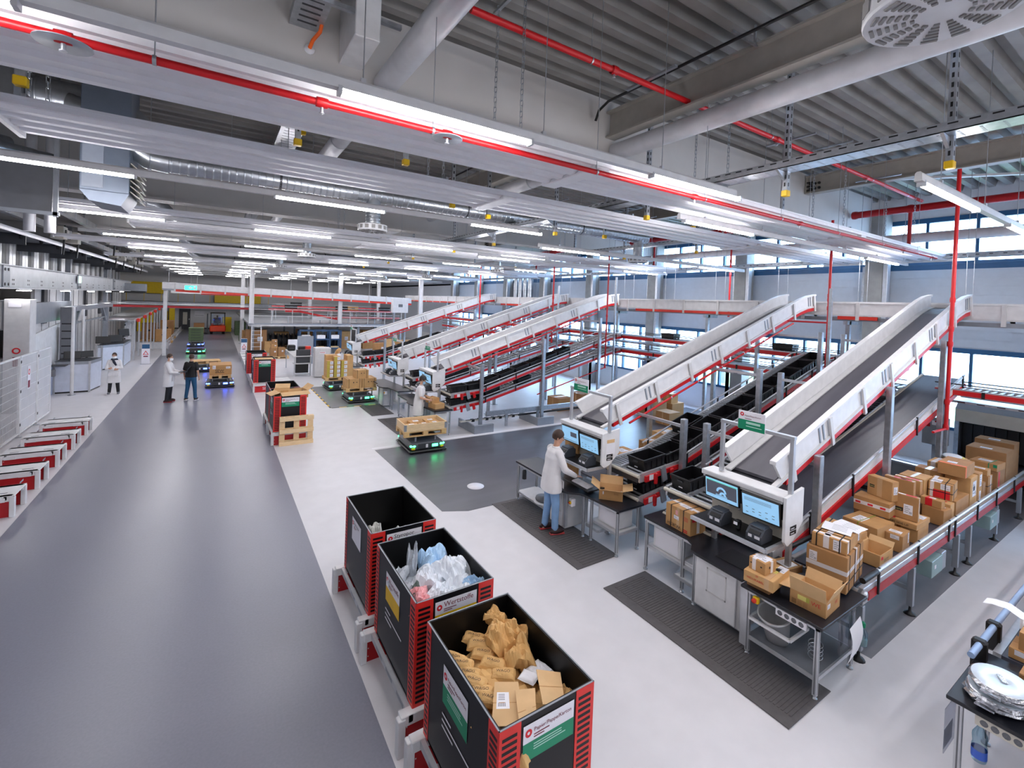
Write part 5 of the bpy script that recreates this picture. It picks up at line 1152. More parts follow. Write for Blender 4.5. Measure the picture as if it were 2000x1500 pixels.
# on the benches
carton(5.86, 4.12, 0.835, 0.33, 0.46, 0.33, -4, 'strapped carton with upside down brand lettering on the nearest bench', 0, [(S_, 'y', 0.28), (S_, 'y', 0.78), (P_, 'y', 0.5, 0.05), (L_, 't', 0.35, 0.3, 0.5, 0.3), (L_, 'x', 0.34, 0.45, 0.2, 0.16), (L_, 'x', 0.4, 0.66, 0.1, 0.2, P('label_pale_red', (226, 160, 160), 0.5)), (L_, 'x', 0.7, 0.55, 0.2, 0.2, P('print_redbrown', (190, 110, 70), 0.6)), (L_, 'y', 0.1, 0.6, 0.25, 0.3, PINKP), (P_, 'x', 0.5, 0.06, TAPEW)], 'boxes on benches')
_c = bpy.data.objects[[o.name for o in bpy.data.objects if o.get('label', '').startswith('strapped carton with upside')][0]]
m = M(); m.text('WURTH', (-0.002, 0.17, 0.075), (0, 1, 0), (0, 0, -1), 0.068, INK); m.box((-0.003, 0.05, 0.045), (-0.001, 0.12, 0.06), INKR).box((-0.003, 0.05, 0.02), (-0.001, 0.12, 0.035), INKR); m.build('printing', _c)
carton(5.93, 5.5, 0.8, 0.34, 0.4, 0.17, 44, 'open empty carton with all flaps spread on the second bench', 0, [(L_, 'x', 0.15, 0.55, 0.05, 0.3), (L_, 'x', 0.62, 0.6, 0.2, 0.2, CB[1])], 'boxes on benches', [('x-', 20, 0.12), ('x+', 75, 0.14), ('y-', 15, 0.17), ('y+', 35, 0.17)])
carton(5.72, 13.0, 0.8, 0.34, 0.4, 0.16, 10, 'lower carton on the bench of the man with the cap', 2, [], 'boxes on benches')
carton(5.66, 13.12, 0.96, 0.28, 0.34, 0.16, 14, 'upper carton being handled by the man with the cap', 0, [(L_, 'x', 0.5, 0.1, 0.2, 0.4), (L_, 'x', 0.15, 0.5, 0.06, 0.4, INK)], 'boxes on benches')
for k, (x, y, l, w, h, tn) in enumerate(((7.0, 6.5, 0.5, 0.5, 0.26, 0), (7.7, 6.46, 0.42, 0.3, 0.36, 1), (8.4, 6.5, 0.6, 0.5, 0.3, 2), (9.3, 6.5, 0.5, 0.45, 0.3, 0), (10.1, 6.5, 0.3, 0.3, 0.35, 2))):
    carton(x, y, zi([(6.4, 0.72), (14, 1.7)], x + l) + 0.01, l, w, h, 0, 'carton on the narrow belt under the second chute, %s from the lower end' % ORD[k], tn, [(P_, 'y', 0.5, 0.05), (L_, 't', 0.2, 0.3, 0.4, 0.4)], 'boxes under the second chute')
carton(6.75, 13.42, zi(LO, 7.3) + 0.01, 0.5, 0.34, 0.2, 0, 'pale carton behind the tote queue of the third station', 2, [], 'boxes under the chutes')
for k, (x, y, z, l, w, h, tn) in enumerate(((13.9, 11.6, 0, 0.8, 0.7, 0.6, 3), (14.0, 11.7, 0.6, 0.5, 0.5, 0.4, 0), (14.9, 11.5, 0, 0.7, 0.6, 0.5, 1), (13.6, 10.6, 0, 0.6, 0.6, 0.45, 1), (14.8, 12.6, 0, 0.8, 0.6, 0.7, 3), (12.4, 13.9, 0, 0.8, 0.7, 0.6, 3), (11.3, 14.0, 0, 0.7, 0.7, 0.5, 1), (14.95, 11.6, 0.5, 0.4, 0.4, 0.35, 0))):
    carton(x, y, z, l, w, h, 0, 'brown carton stored by the window wall under the third chute, %s of the group' % ORD[k], tn, [(P_, 'y', 0.5, 0.05)], 'boxes stored by the window wall')
PLF = glassmat('plastic_film_blue', (150, 176, 224), 0.3)
t = T('plastic_sheet', 'bluish plastic sheet hanging by the window wall behind the cartons', 'sheet', (15.6, 12.4, 0.2)); m = M(); m.strip([(0.06 * sin(i * 1.3), i * 0.09, 0) for i in range(16)], (0, 0, 1.7), P('film_bluewhite', (150, 174, 216), 0.3), True); m.build('film', t); m = M(); m.bar((0, 0, 1.72), (0, 1.4, 1.72), 0.04, 0.04, STEELG); m.build('rail', t)
# ---------------- right bottom bench with foil reels
t = T('parcel_table', 'black topped table with drawer trays in the lower right corner', 'table', (5.44, 0.2, 0))
m = W(t); m.box((5.44, -0.3, 0.815), (6.5, 1.23, 0.85), TOPB, 0.006); m.build('worktop', t)
for x, y in ((5.5, 1.15), (6.42, 1.15), (5.5, 0.0), (6.42, 0.0)): leg(t, x, y, 0.81)
m = W(t); m.box((5.47, 0.75, 0.72), (5.5, 1.05, 0.8), CREAM)
for i in range(4): m.lathe((5.468, 0.8 + 0.065 * i, 0.76), [(0.001, 0), (0.026, 0), (0.026, 0.004)], MGR, 10, 'x')
m.build('socket_strip', t)
for i in range(6):
    m = W(t); z = 0.12 + i * 0.1; m.box((5.5, 0.02, z), (6.2, 0.72, z + 0.012), DGR).box((5.49, 0.02, z), (5.5, 0.72, z + 0.03), MGR); m.build('document_tray', t)
m = W(t); m.box((5.5, 0.02, 0.05), (5.52, 0.1, 0.7), BLK).box((5.5, 0.68, 0.05), (6.2, 0.72, 0.72), BLK); m.build('tray_cabinet', t)
m = W(t); m.box((5.49, 0.1, 0.13), (5.8, 0.6, 0.16), PINKP).box((5.5, 0.12, 0.235), (5.8, 0.6, 0.25), PAPER); m.build('papers_in_tray', t)
t = T('parcel_conveyor', 'second parcel conveyor at the right edge beside the foil reels', 'conveyor', (6.1, 0.3, 0))
m = W(t); m.box((6.55, 0.3, 0.82), (14, 1.1, 0.855), BELTD); m.build('belt', t)
m = W(t); m.box((6.55, 1.1, 0.68), (14, 1.16, 0.86), ALU); m.build('side_rail', t)
m = W(t); m.tube([(6.0, 1.2, 1.0), (14, 1.2, 1.0)], 0.028, P('rail_blue', (150, 176, 214), 0.3), 12); m.build('guide_tube', t)
for x in (6.25, 6.75): m = W(t); m.box((x, 1.15, 0.75), (x + 0.1, 1.26, 1.04), BLK, 0.02); m.build('guide_bracket', t)
for x in (6.9, 9.5): m = W(t); m.box((x, 1.04, 0), (x + 0.07, 1.1, 0.7), STEELG); m.build('leg', t)
for k, (x, y, l, w, h, z, tn, d) in enumerate(((6.58, 0.66, 0.3, 0.4, 0.1, 0.86, 0, [(L_, 'x', 0.1, 0.45, 0.8, 0.5)]), (6.6, 0.64, 0.3, 0.36, 0.17, 0.962, 1, [(P_, 'y', 0.4, 0.07, ORNG), (L_, 't', 0.2, 0.3, 0.6, 0.5), (L_, 'x', 0.2, 0.4, 0.4, 0.3, INK)]), (7.0, 0.62, 0.3, 0.42, 0.24, 0.86, 0, [(S_, 'y', 0.5), (L_, 't', 0.1, 0.05, 0.8, 0.2), (L_, 't', 0.2, 0.55, 0.08, 0.1, INK)]), (7.45, 0.65, 0.5, 0.4, 0.3, 0.86, 1, [(P_, 'y', 0.5, 0.05)]), (8.1, 0.6, 0.5, 0.45, 0.35, 0.86, 0, []), (7.0, 0.3, 0.4, 0.28, 0.3, 0.86, 2, []))):
    carton(x, y, z, l, w, h, 0, ['bottom carton with a barcode label at the near end of the right edge conveyor', 'carton with an orange tape label at the right edge', 'strapped carton with white labels behind the orange taped one', 'plain taped carton at the right edge above the foil reels', 'farthest carton on the right edge conveyor', 'carton at the very right edge behind the reels'][k], tn, d, 'boxes on the right edge conveyor')
t = T('paper_sheet', 'white paper sticking out over the guide tube at the right edge', 'paper', (6.75, 1.02, 1.2)); m = M(); m.strip([(0, 0, 0), (0.03, 0.1, 0.03), (0.0, 0.2, 0.03), (-0.03, 0.26, 0.02)], (0.16, 0, 0), PAPER, True); m.build('sheet', t); m = M(); m.box((0.0, -0.02, -0.1), (0.16, 0.0, 0.0), PAPER); m.build('folded_edge', t)
def reel(x, y, z, tx, ty, r, lab):
    t = T('foil_reel_bag', lab, 'reel', (x, y, z), 0, 'foil wrapped reels')
    t.rotation_euler = (tx, ty, 0); rr = random.Random(int(z * 1000 + x * 100)); n = 40
    def ring(ra, zz, amp): return [(ra * (1 + rr.uniform(-amp, amp)) * cos(2 * pi * k / n), ra * (1 + rr.uniform(-amp, amp)) * sin(2 * pi * k / n), zz + rr.uniform(-amp, amp) * 0.06) for k in range(n)]
    R_ = [ring(r * 0.6, 0.0, 0.02), ring(r, 0.004, 0.06), ring(r * 1.06, 0.02, 0.05), ring(r * 1.0, 0.042, 0.04), ring(r * 0.97, 0.05, 0.01)]
    m = M(); vs = sum(R_, []); m.add(vs, [(i * n + k, i * n + (k + 1) % n, (i + 1) * n + (k + 1) % n, (i + 1) * n + k) for i in range(4) for k in range(n)], FOIL, False)
    m.obx((-r * 1.08, 0.02, 0.02), (0.1, 0.12, 0.012), FOIL, RY(0.3)); m.build('foil_bag', t)
    m = M(); m.lathe((0, 0, 0.05), [(r * 0.98, 0.0), (r * 0.9, 0.004), (r * 0.3, 0.004), (r * 0.18, -0.004), (0.001, -0.006)], FOILT, 36); m.obx((0.02, 0.0, 0.006 + 0.05), (r * 0.5, r * 0.18, 0.004), FOIL, RZ(0.6)); m.build('reel_face', t)
    return t
for i in range(4):
    reel(5.72 + 0.012 * i * (-1) ** i, 0.98 - 0.012 * i, 0.858 + i * 0.056, 0.05 * (i % 3), -0.06 * (i % 2) , 0.19, 'silver foil wrapped reel in the left stack, %s from the bottom' % ORD[i])
for i in range(3):
    reel(5.86 + 0.01 * i, 0.55, 0.858 + i * 0.056, 0.02, 0.03 * i, 0.19, 'silver foil wrapped reel in the stack cut by the right edge, %s from the bottom' % ORD[i])
carton(6.15, 0.62, 0.85, 0.2, 0.3, 0.12, 0, 'foil topped small carton between the reels and the right edge conveyor', 3, [], 'boxes on the right edge conveyor')
t = T('water_bottle', 'clear water bottle with blue label hanging under the lower right table', 'bottle', (5.5, 1.02, 0.42)); m = M(); m.lathe((0, 0, 0), [(0.001, 0), (0.045, 0), (0.05, 0.02), (0.05, 0.12), (0.044, 0.14), (0.05, 0.2), (0.048, 0.22), (0.02, 0.28), (0.016, 0.3)], BOT, 20); m.build('bottle_body', t); m = M(); m.lathe((0, 0, 0), [(0.051, 0.03), (0.051, 0.1)], P('label_blue', (60, 100, 200), 0.4), 20); m.build('bottle_label', t); m = M(); m.lathe((0, 0, 0), [(0.018, 0.29), (0.018, 0.315), (0.001, 0.315)], WSIGN, 12); m.build('cap', t)
t = T('document_pocket', 'clear plastic document pocket on the side of the lower right table', 'pocket', (5.55, 1.25, 0.25)); m = M(); m.box((0, 0, 0), (0.3, 0.006, 0.4), PLEX); m.build('pocket_film', t); m = M(); m.box((0.02, 0.008, 0.02), (0.26, 0.012, 0.2), PAPER); m.build('sheet', t)
# ============================================================ WASTE BINS, STANDS, CARTS
BINB = P('bin_black', (12, 12, 17), 0.42, var=0.06, scale=3, spec=0.35)
BINI = P('bin_inside', (9, 9, 11), 0.4, var=0.06, spec=0.35)
BINR = P('bin_red', (222, 46, 40), 0.42)
def bin_(x0, y0, lab, head, band, group='black and red waste bins', L=1.2, Wd=0.82, z0=0.36, z1=1.33, sub=None):
    t = T('waste_bin', lab, 'bin', (x0, y0, z0), 0, group); h = z1 - z0; k = 0.02
    m = M(); m.box((0, 0, 0), (Wd, L, k), BINI)
    m.box((0, 0, 0), (k, L, h), BINB).box((Wd - k, 0, 0), (Wd, L, h), BINB).box((k, 0, 0), (Wd - k, k, h), BINB).box((k, L - k, 0), (Wd - k, L, h), BINB)
    m.box((k, k, k), (k + 0.002, L - k, h - 0.005), BINI).box((Wd - k - 0.002, k, k), (Wd - k, L - k, h - 0.005), BINI).box((k, L - k - 0.002, k), (Wd - k, L - k, h - 0.005), BINI).box((k, k, k), (Wd - k, k + 0.002, h - 0.005), BINI)
    m.build('bin_body', t)
    m = M()
    for a, b in (((0, 0), (Wd, 0.007)), ((0, L - 0.007), (Wd, L)), ((0, 0), (0.007, L)), ((Wd - 0.007, 0), (Wd, L))): m.box((a[0] - 0.002, a[1] - 0.002, h), (b[0] + 0.002, b[1] + 0.002, h + 0.004), STEELG)
    m.build('rim', t)
    e = 0.004
    def corner(xa, xb, face):
        m = M(); n = 20
        if face == 'f': m.box((xa, -e, 0.0), (xb, 0, h), BINR)
        if face == 'l': m.box((-e, xa, 0), (0, xb, h), BINR)
        for i in range(n):
            z = 0.035 + (h - 0.07) * i / n; zz = z + (h - 0.07) / n * 0.52
            if face == 'f': m.box((xa + 0.022, -e - 0.001, z), (xb - 0.03, -e, zz), BINB)
            else: m.prism([(-e - 0.001, xa + 0.015, z), (-e - 0.001, xb - 0.02, z), (-e - 0.001, xb - 0.02, zz), (-e - 0.001, xa + 0.015, zz)], (0.001, 0, 0), BINB)
        m.build('red_corner_panel', t)
    corner(0, 0.17, 'f'); corner(Wd - 0.17, Wd, 'f'); corner(0, 0.13, 'l'); corner(L - 0.09, L, 'l')
    if head:
        for f in ('f', 'l'):
            if f == 'f': o = Vector((0.19, -0.003, h - 0.3)); U = Vector((1, 0, 0)); w = Wd - 0.38; hh = 0.25
            else: o = Vector((-0.003, L * 0.7, h - 0.42)); U = Vector((0, -1, 0)); w = 0.42; hh = 0.3
            V = Vector((0, 0, 1)); n = U.cross(V)
            def q(u0, v0, u1, v1, mt, lf): m.quad(o + U * u0 * w + V * v0 * hh + n * lf, o + U * u1 * w + V * v0 * hh + n * lf, o + U * u1 * w + V * v1 * hh + n * lf, o + U * u0 * w + V * v1 * hh + n * lf, mt)
            m = M(); q(0, 0, 1, 1, WSIGN, 0.001)
            if band is not None: q(0, 0, 1, 0.5, band, 0.002)
            s_ = m.build('sign', t)
            m = M(); cc = o + U * 0.1 * w + V * 0.76 * hh + n * 0.0025; vs = []
            for i in range(25):
                a = 2 * pi * i / 24; vs += [cc + (U * cos(a) + V * sin(a)) * 0.028, cc + (U * cos(a) + V * sin(a)) * 0.011]
            m.add(vs, [(2 * i, 2 * i + 1, 2 * i + 3, 2 * i + 2) for i in range(24)], PINKP)
            tw = text_geo(head)[2]; m.text(head, o + U * 0.2 * w + V * 0.74 * hh + n * 0.001, U, V, min(0.07, 0.74 * w / tw), INKP if band is not None else DGR)
            for i in range(2): q(0.2, 0.64 - i * 0.07, 0.5 - i * 0.1, 0.67 - i * 0.07, INKP, 0.0025)
            if band is GRN:
                for i in range(3): q(0.2, 0.38 - i * 0.07, 0.75 + 0.08 * (i == 2), 0.41 - i * 0.07, P_LG, 0.003)
            m.build('lettering', s_)
        if band is not None:
            m = M()
            for i, (wd, dz) in enumerate(((0.16, 0), (0.5, -0.05), (0.2, -0.1))):
                yy = L * 0.7; m.box((-0.0045, yy - wd, h - 0.52 + dz), (-0.004, yy, h - 0.505 + dz), WSIGN)
            m.build('white_text_lines', t)
    return t
def stand(x0, y0, lab, W_=0.95, D=1.2, front=True, text=None, rev=False, h=0.36, group='red and white floor stands'):
    t = T('bin_stand', lab, 'stand', (x0, y0, 0), 0, group)
    for y, sg in ((0.02, -1), (D - 0.04, 1)):
        m = M(); m.box((0.06, y, 0.0), (W_ - 0.06, y + 0.02, h - 0.06), RED if text else DRED)
        for i in range(3): m.lathe((0.09, y - 0.002, 0.06 + i * 0.09), [(0.001, 0), (0.007, 0), (0.007, 0.004)], ALU, 8, 'y')
        p = m.build('red_plate', t)
        if text and sg < 0:
            m = M(); m.text(text, (0.36, y, 0.1), (1, 0, 0), (0, 0, 1), 0.16, WSIGN).box((0.12, y - 0.003, 0.18), (0.26, y, 0.22), DRED); m.build('lettering', p)
        for x in (0.0, W_ - 0.07):
            m = M(); m.box((x, y - 0.03, 0.0), (x + 0.07, y + 0.05, h - 0.02), WHITE, 0.006); m.build('post', t)
    for x in (0.1, W_ - 0.14):
        m = M(); m.box((x, 0.0, h - 0.07), (x + 0.04, D, h - 0.005), ALU)
        for i in range(3): m.box((x - 0.001, 0.15 + i * 0.33, h - 0.055), (x, 0.35 + i * 0.33, h - 0.02), STEELG)
        m.build('side_rail', t)
    for ya, yb_ in ((0, 0.1), (D - 0.1, D)): m = M(); m.box((0.03, ya, h - 0.1), (W_ - 0.03, yb_, h), WHITE, 0.006); m.build('cross_member', t)
    if front:
        m = M(); m.box((0.0, 0.0, h - 0.012), (W_, D, h + 0.0), WHITE, 0.004).box((0.14, 0.18, h), (0.28, 0.2, h + 0.004), MGR).box((W_ - 0.3, 0.18, h), (W_ - 0.14, 0.2, h + 0.004), MGR); m.box((0.1, -0.012, h - 0.1), (0.28, 0.0, h - 0.03), WHITE).box((W_ - 0.3, -0.012, h - 0.1), (W_ - 0.12, 0.0, h - 0.03), WHITE); m.build('top_tray', t)
    return t
for k, (y, lab, head, band) in enumerate(((2.46, 'nearest black and red bin full of kraft paper and cardboard', 'Papier/Pappe/Karton', GRN), (3.93, 'middle black and red bin full of plastic film with yellow banded sign', 'Wertstoffe', YEL), (5.38, 'rear black and red bin of the front row, mostly empty with foam bags', 'Styropor', None))):
    bin_(1.61, y, lab, head, band)
    stand(1.46, y - 0.05, 'white and red stand under the %s bin of the front row' % ['nearest', 'middle', 'rear'][k], D=1.3, front=False)
def crumple(x, y, z, sx, sy, sz, mat, lab, cat, name, rz=0, seed=1, grp=None, n=14, tilt=(0, 0), words=None, amp=0.35, fr=1.6, puff=1.0, sub=False):
    t = T(name, lab, cat, (x, y, z), rz, grp); t.rotation_euler = (tilt[0], tilt[1], rz); vs = []; fs = []
    for sgn in (1, -1):
        for i in range(n + 1):
            for j in range(n + 1):
                u = i / n * 2 - 1; v = j / n * 2 - 1
                e = max(0.0, (1 - u ** 4) * (1 - v ** 4)) ** 0.6
                q = noise.noise(Vector((u * fr + seed * 3.1, v * fr, seed * 1.7)))
                r_ = 1 - 2 * abs(noise.noise(Vector((u * fr * 1.7 + seed, v * fr * 1.7, seed * 2.0 + 3))))
                zz = sgn * 0.5 * e * puff + (q * 1.2 + r_ * 0.45 * e) * amp
                dx = noise.noise(Vector((u * 1.8 + seed, v * 1.8, 9.0))) * 0.2 * min(1, amp * 2); dy = noise.noise(Vector((u * 1.8, v * 1.8 + seed, 4.0))) * 0.2 * min(1, amp * 2)
                vs.append(((u + dx) * sx, (v + dy) * sy, zz * sz))
    N = (n + 1) ** 2
    for s_ in range(2):
        for i in range(n):
            for j in range(n):
                a = s_ * N + i * (n + 1) + j; f = (a, a + n + 1, a + n + 2, a + 1); fs.append(f if s_ == 0 else f[::-1])
    m = M(); m.add(vs, fs, mat, False); o = m.build('crumpled_sheet', t)
    if words:
        m = M()
        for (w, u, v, sz_) in words:
            vs2, f2, ww = text_geo(w); zt = max(q[2] for q in vs if abs(q[0] - u * sx) < 0.03 and abs(q[1] - v * sy) < 0.06) + 0.003
            m.add([(u * sx + p[1] * sz_, v * sy - (p[0] - ww / 2) * sz_, zt) for p in vs2], f2, INK)
        m.build('printing', t)
    return t
# nearest bin: kraft paper
GK = 'kraft papers in the nearest bin'
CU = [(1.74, 3.39, 'at the far end of the left row'), (1.76, 3.29, 'second in the left row from the far end'), (1.77, 3.19, 'third in the left row from the far end'), (1.77, 3.09, 'fourth in the left row from the far end'), (1.78, 2.99, 'fifth in the left row from the far end'), (1.79, 2.89, 'last of the left row before the cardboard'), (2.0, 3.52, 'at the far end of the middle row'), (1.99, 3.42, 'second in the middle row from the far end'), (1.98, 3.32, 'third in the middle row from the far end'), (1.99, 3.17, 'fourth in the middle row'), (2.01, 3.05, 'last of the middle row beside the white envelope')]
for k, (x, y, w) in enumerate(CU):
    crumple(x, y, 1.13 + 0.012 * (k % 2), 0.06, 0.1 if k != 9 else 0.11, 0.07, KRAFT, 'printed kraft paper cushion ' + w, 'paper', 'kraft_paper', 0.85 + 0.12 * ((k * 5) % 3 - 1), k + 1, GK, 12, (0.0, -0.1), [('WAGO', -0.25, 0, 0.034)], 0.14, 1.2)
for k, (x, y, z, a, b, c, am, lab) in enumerate(((2.24, 3.56, 1.2, 0.1, 0.07, 0.1, 0.5, 'kraft paper sheet standing up in the far right corner'), (2.14, 3.34, 1.17, 0.11, 0.12, 0.14, 0.6, 'crumpled plain kraft paper in the middle of the right side'), (2.28, 3.33, 1.16, 0.09, 0.13, 0.15, 0.6, 'crumpled plain kraft paper along the right wall, rear one'), (2.22, 3.14, 1.14, 0.12, 0.12, 0.15, 0.6, 'crumpled plain kraft paper along the right wall, front one'), (1.72, 2.74, 1.06, 0.07, 0.12, 0.1, 0.5, 'crumpled kraft paper left of the labelled cardboard sheet'), (1.8, 2.54, 0.98, 0.11, 0.07, 0.12, 0.6, 'crumpled brown paper low in the front corner of the bin'), (2.32, 2.66, 1.08, 0.07, 0.12, 0.12, 0.5, 'crumpled kraft paper by the right front wall'), (2.0, 3.1, 0.95, 0.34, 0.5, 0.25, 0.3, 'large kraft paper heap filling the lower part of the bin'))):
    crumple(x, y, z, a, b, c, KRAFT, lab, 'paper', 'kraft_paper', 0.4 * ((k * 37) % 5 - 2) if k < 7 else 0, k + 21, GK, 14, (0.15 * ((k * 13) % 3 - 1) if k < 7 else 0, -0.2 * (k % 2) if k < 7 else 0), None, am, 1.5)
def sheet4(P4, lab, lbl=False, fold=0.5):
    o = Vector(P4[3]); t = T('cardboard_sheet', lab, 'cardboard', o, 0, 'cardboard sheets in the nearest bin'); Q = [Vector(p) - o for p in P4]
    n_ = (Q[0] - Q[3]).cross(Q[2] - Q[3]).normalized(); n_ = n_ if n_.z > 0 else -n_
    m = M(); m.prism(Q, n_ * 0.006, CBI); f0 = Q[0].lerp(Q[3], fold); f1 = Q[1].lerp(Q[2], fold); m.bar(f0 + n_ * 0.006, f1 + n_ * 0.006, 0.006, 0.0015, CB[0], n_); m.build('sheet', t)
    if lbl:
        def at(u, v, e): return Q[3].lerp(Q[2], u).lerp(Q[0].lerp(Q[1], u), v) + n_ * e
        m = M(); m.quad(at(0.12, 0.36, 0.0068), at(0.58, 0.36, 0.0068), at(0.58, 0.74, 0.0068), at(0.12, 0.74, 0.0068), WSIGN)
        for i in range(7): m.quad(at(0.18 + i * 0.04, 0.41, 0.0074), at(0.2 + i * 0.04, 0.41, 0.0074), at(0.2 + i * 0.04, 0.49, 0.0074), at(0.18 + i * 0.04, 0.49, 0.0074), MGR)
        for i in range(4): m.quad(at(0.18, 0.56 + i * 0.04, 0.0074), at(0.42, 0.56 + i * 0.04, 0.0074), at(0.42, 0.575 + i * 0.04, 0.0074), at(0.18, 0.575 + i * 0.04, 0.0074), MGR)
        m.build('shipping_label', t)
sheet4([(1.87, 2.95, 1.2), (2.02, 2.85, 1.21), (1.84, 2.5, 1.235), (1.65, 2.62, 1.22)], 'large flat cardboard sheet with white shipping label in the nearest bin', True)
sheet4([(1.93, 2.76, 1.25), (2.07, 2.7, 1.25), (1.93, 2.492, 1.275), (1.79, 2.492, 1.275)], 'folded cardboard strip lying beside the labelled sheet', False, 0.7)
sheet4([(2.18, 2.84, 1.25), (2.35, 2.75, 1.22), (2.19, 2.5, 1.235), (2.02, 2.54, 1.27)], 'square cardboard piece with a fold line at the right of the bin')
crumple(2.3, 2.95, 1.12, 0.08, 0.09, 0.05, PAPER, 'white round edged paper envelope at the right wall of the nearest bin', 'paper', 'paper_envelope', 0.2, 31, None, 12, (0, 0), None, 0.15)
crumple(2.17, 2.92, 1.14, 0.06, 0.07, 0.03, PAPER, 'white barcoded paper between the kraft cushions and the cardboard', 'paper', 'paper_sheet', 0.5, 35, None, 12, (0, 0), None, 0.1)
crumple(1.67, 2.84, 1.08, 0.03, 0.06, 0.05, PAPER, 'small white paper scrap at the left wall of the nearest bin', 'paper', 'paper_scrap', 0.2, 33)
# middle bin: film
FW = P('film_white', (228, 234, 242), 0.22, var=0.05, scale=12, bump=0.35); FB = P('film_blue', (176, 210, 240), 0.22, var=0.08, scale=14, bump=0.35); FP = P('film_pink', (238, 168, 172), 0.25, var=0.12, scale=12, bump=0.35); FG = P('film_green', (84, 104, 96), 0.3, var=0.25, scale=14, bump=0.4); FC = P('film_grey', (190, 196, 204), 0.16, var=0.12, scale=16, bump=0.4)
for k, (x, y, z, a, b, c, am, mt, lab) in enumerate(((1.73, 4.72, 1.12, 0.08, 0.12, 0.12, 0.5, FC, 'greyish clear film at the left wall of the middle bin'), (1.9, 4.8, 1.16, 0.06, 0.09, 0.26, 0.7, FC, 'clear film peak standing at the back of the middle bin'), (2.14, 4.74, 1.15, 0.16, 0.17, 0.2, 0.5, FB, 'blue tinted bubble film at the back right of the middle bin'), (2.22, 4.47, 1.19, 0.15, 0.18, 0.16, 0.5, FW, 'large white film heap on the right of the middle bin'), (1.98, 4.5, 1.14, 0.14, 0.16, 0.16, 0.5, FW, 'white film heap in the centre of the middle bin'), (1.74, 4.5, 1.08, 0.08, 0.12, 0.14, 0.5, FC, 'clear film low at the left wall of the middle bin'), (1.82, 4.42, 1.1, 0.06, 0.14, 0.1, 0.5, FG, 'dark green film between the pink and the clear film'), (1.8, 4.3, 1.12, 0.1, 0.12, 0.12, 0.5, FP, 'pink film in the left front of the middle bin'), (2.0, 4.2, 1.13, 0.16, 0.14, 0.14, 0.5, FW, 'white film at the front of the middle bin'), (2.32, 4.14, 1.12, 0.06, 0.13, 0.18, 0.6, FB, 'blue film scrap in the right front corner of the middle bin'), (1.74, 4.1, 1.12, 0.08, 0.1, 0.14, 0.5, FP, 'pale red film in the front left corner of the middle bin'), (2.2, 4.22, 1.15, 0.12, 0.14, 0.12, 0.5, FW, 'white bubble film between the front wall and the large heap'), (2.02, 4.5, 0.95, 0.36, 0.5, 0.25, 0.3, FC, 'large clear film heap filling the lower part of the middle bin'))):
    crumple(x, y, z, a, b, c, mt, lab, 'plastic film', 'plastic_film', 0.4 * ((k * 31) % 5 - 2) if k < 12 else 0, k + 41, 'plastic films in the middle bin', 15, (0, 0), None, am, 1.7)
FOAM = P('foam_bag', (206, 206, 200), 0.3, var=0.06, bump=0.3)
for k, (x, y, z, a, b, c, lab) in enumerate(((1.75, 5.68, 1.14, 0.08, 0.14, 0.22, 'pale knotted foam bag at the left wall of the rear bin'), (1.86, 5.52, 1.06, 0.1, 0.1, 0.16, 'pale foam bag in the middle of the rear bin'), (2.02, 5.51, 1.12, 0.1, 0.1, 0.2, 'pale foam bag at the right of the rear bin'), (2.0, 5.9, 0.75, 0.36, 0.48, 0.2, 'large grey foam bag low in the shade of the rear bin'))):
    crumple(x, y, z, a, b, c, FOAM, lab, 'bag', 'foam_bag', 0.5 * k if k < 3 else 0, k + 61, 'foam bags in the rear bin', 13, (0, 0), None, 0.4, 1.4)
def sheet(x, y, z, l, w, rz, tilt, lab):
    t = T('cardboard_sheet', lab, 'cardboard', (x, y, z), rz, None); m = M(); m.box((0, 0, 0), (l, w, 0.007), CBI, 0.001).box((l * 0.48, 0, 0.007), (l * 0.49, w, 0.0078), CB[0]); m.build('sheet', t)
# further bins
bin_(1.42, 14.02, 'red and black bin with cardboard sticking out behind the upright pallet', 'Papier/Pappe/Karton', GRN, 'farther waste bins'); bin_(1.42, 15.3, 'empty bin end to end behind the cardboard filled bin', None, None, 'farther waste bins')
carton(1.58, 14.15, 1.2, 0.75, 0.5, 0.2, 10, 'large open carton lying across the bin behind the upright pallet', 0, [], 'cartons in farther bins', [('x-', -15, 0.25), ('y-', -20, 0.2), ('x+', 40, 0.2)])
carton(1.45, 14.7, 1.22, 0.4, 0.4, 0.15, -12, 'flattened pale carton in the same bin behind the large open one', 2, [], 'cartons in farther bins', [('y+', 30, 0.2)])
bin_(1.44, 22.2, 'red and black bin of the far pair, front one', 'Papier/Pappe/Karton', GRN, 'farther waste bins'); bin_(1.32, 24.9, 'red and black bin of the far pair, rear one', 'Papier', None, 'farther waste bins')
sheet(1.5, 22.4, 1.32, 0.7, 0.6, 0.0, (0, 0), 'flat cardboard lying on the front far bin')
for k, y in enumerate((14.0, 15.35)): stand(1.36, y - 0.03, 'red and white stand under the farther bins, %s' % ('front one' if k == 0 else 'rear one'))
stand(1.4, 21.9, 'red stand with white lettering facing the camera at the aisle edge', W_=1.5, D=1.5, text='SEW')
for k in range(8): stand(1.4, 23.8 + 1.35 * k, 'empty red and white stand along the right aisle edge, %s from the camera' % ORD[k])
for k in range(5): stand(-3.88, 11.52 + 1.4 * k - (0.02 if k else 0), 'red and white stand along the left aisle edge, %s from the camera' % ORD[k], W_=0.98, D=0.64, h=0.38)
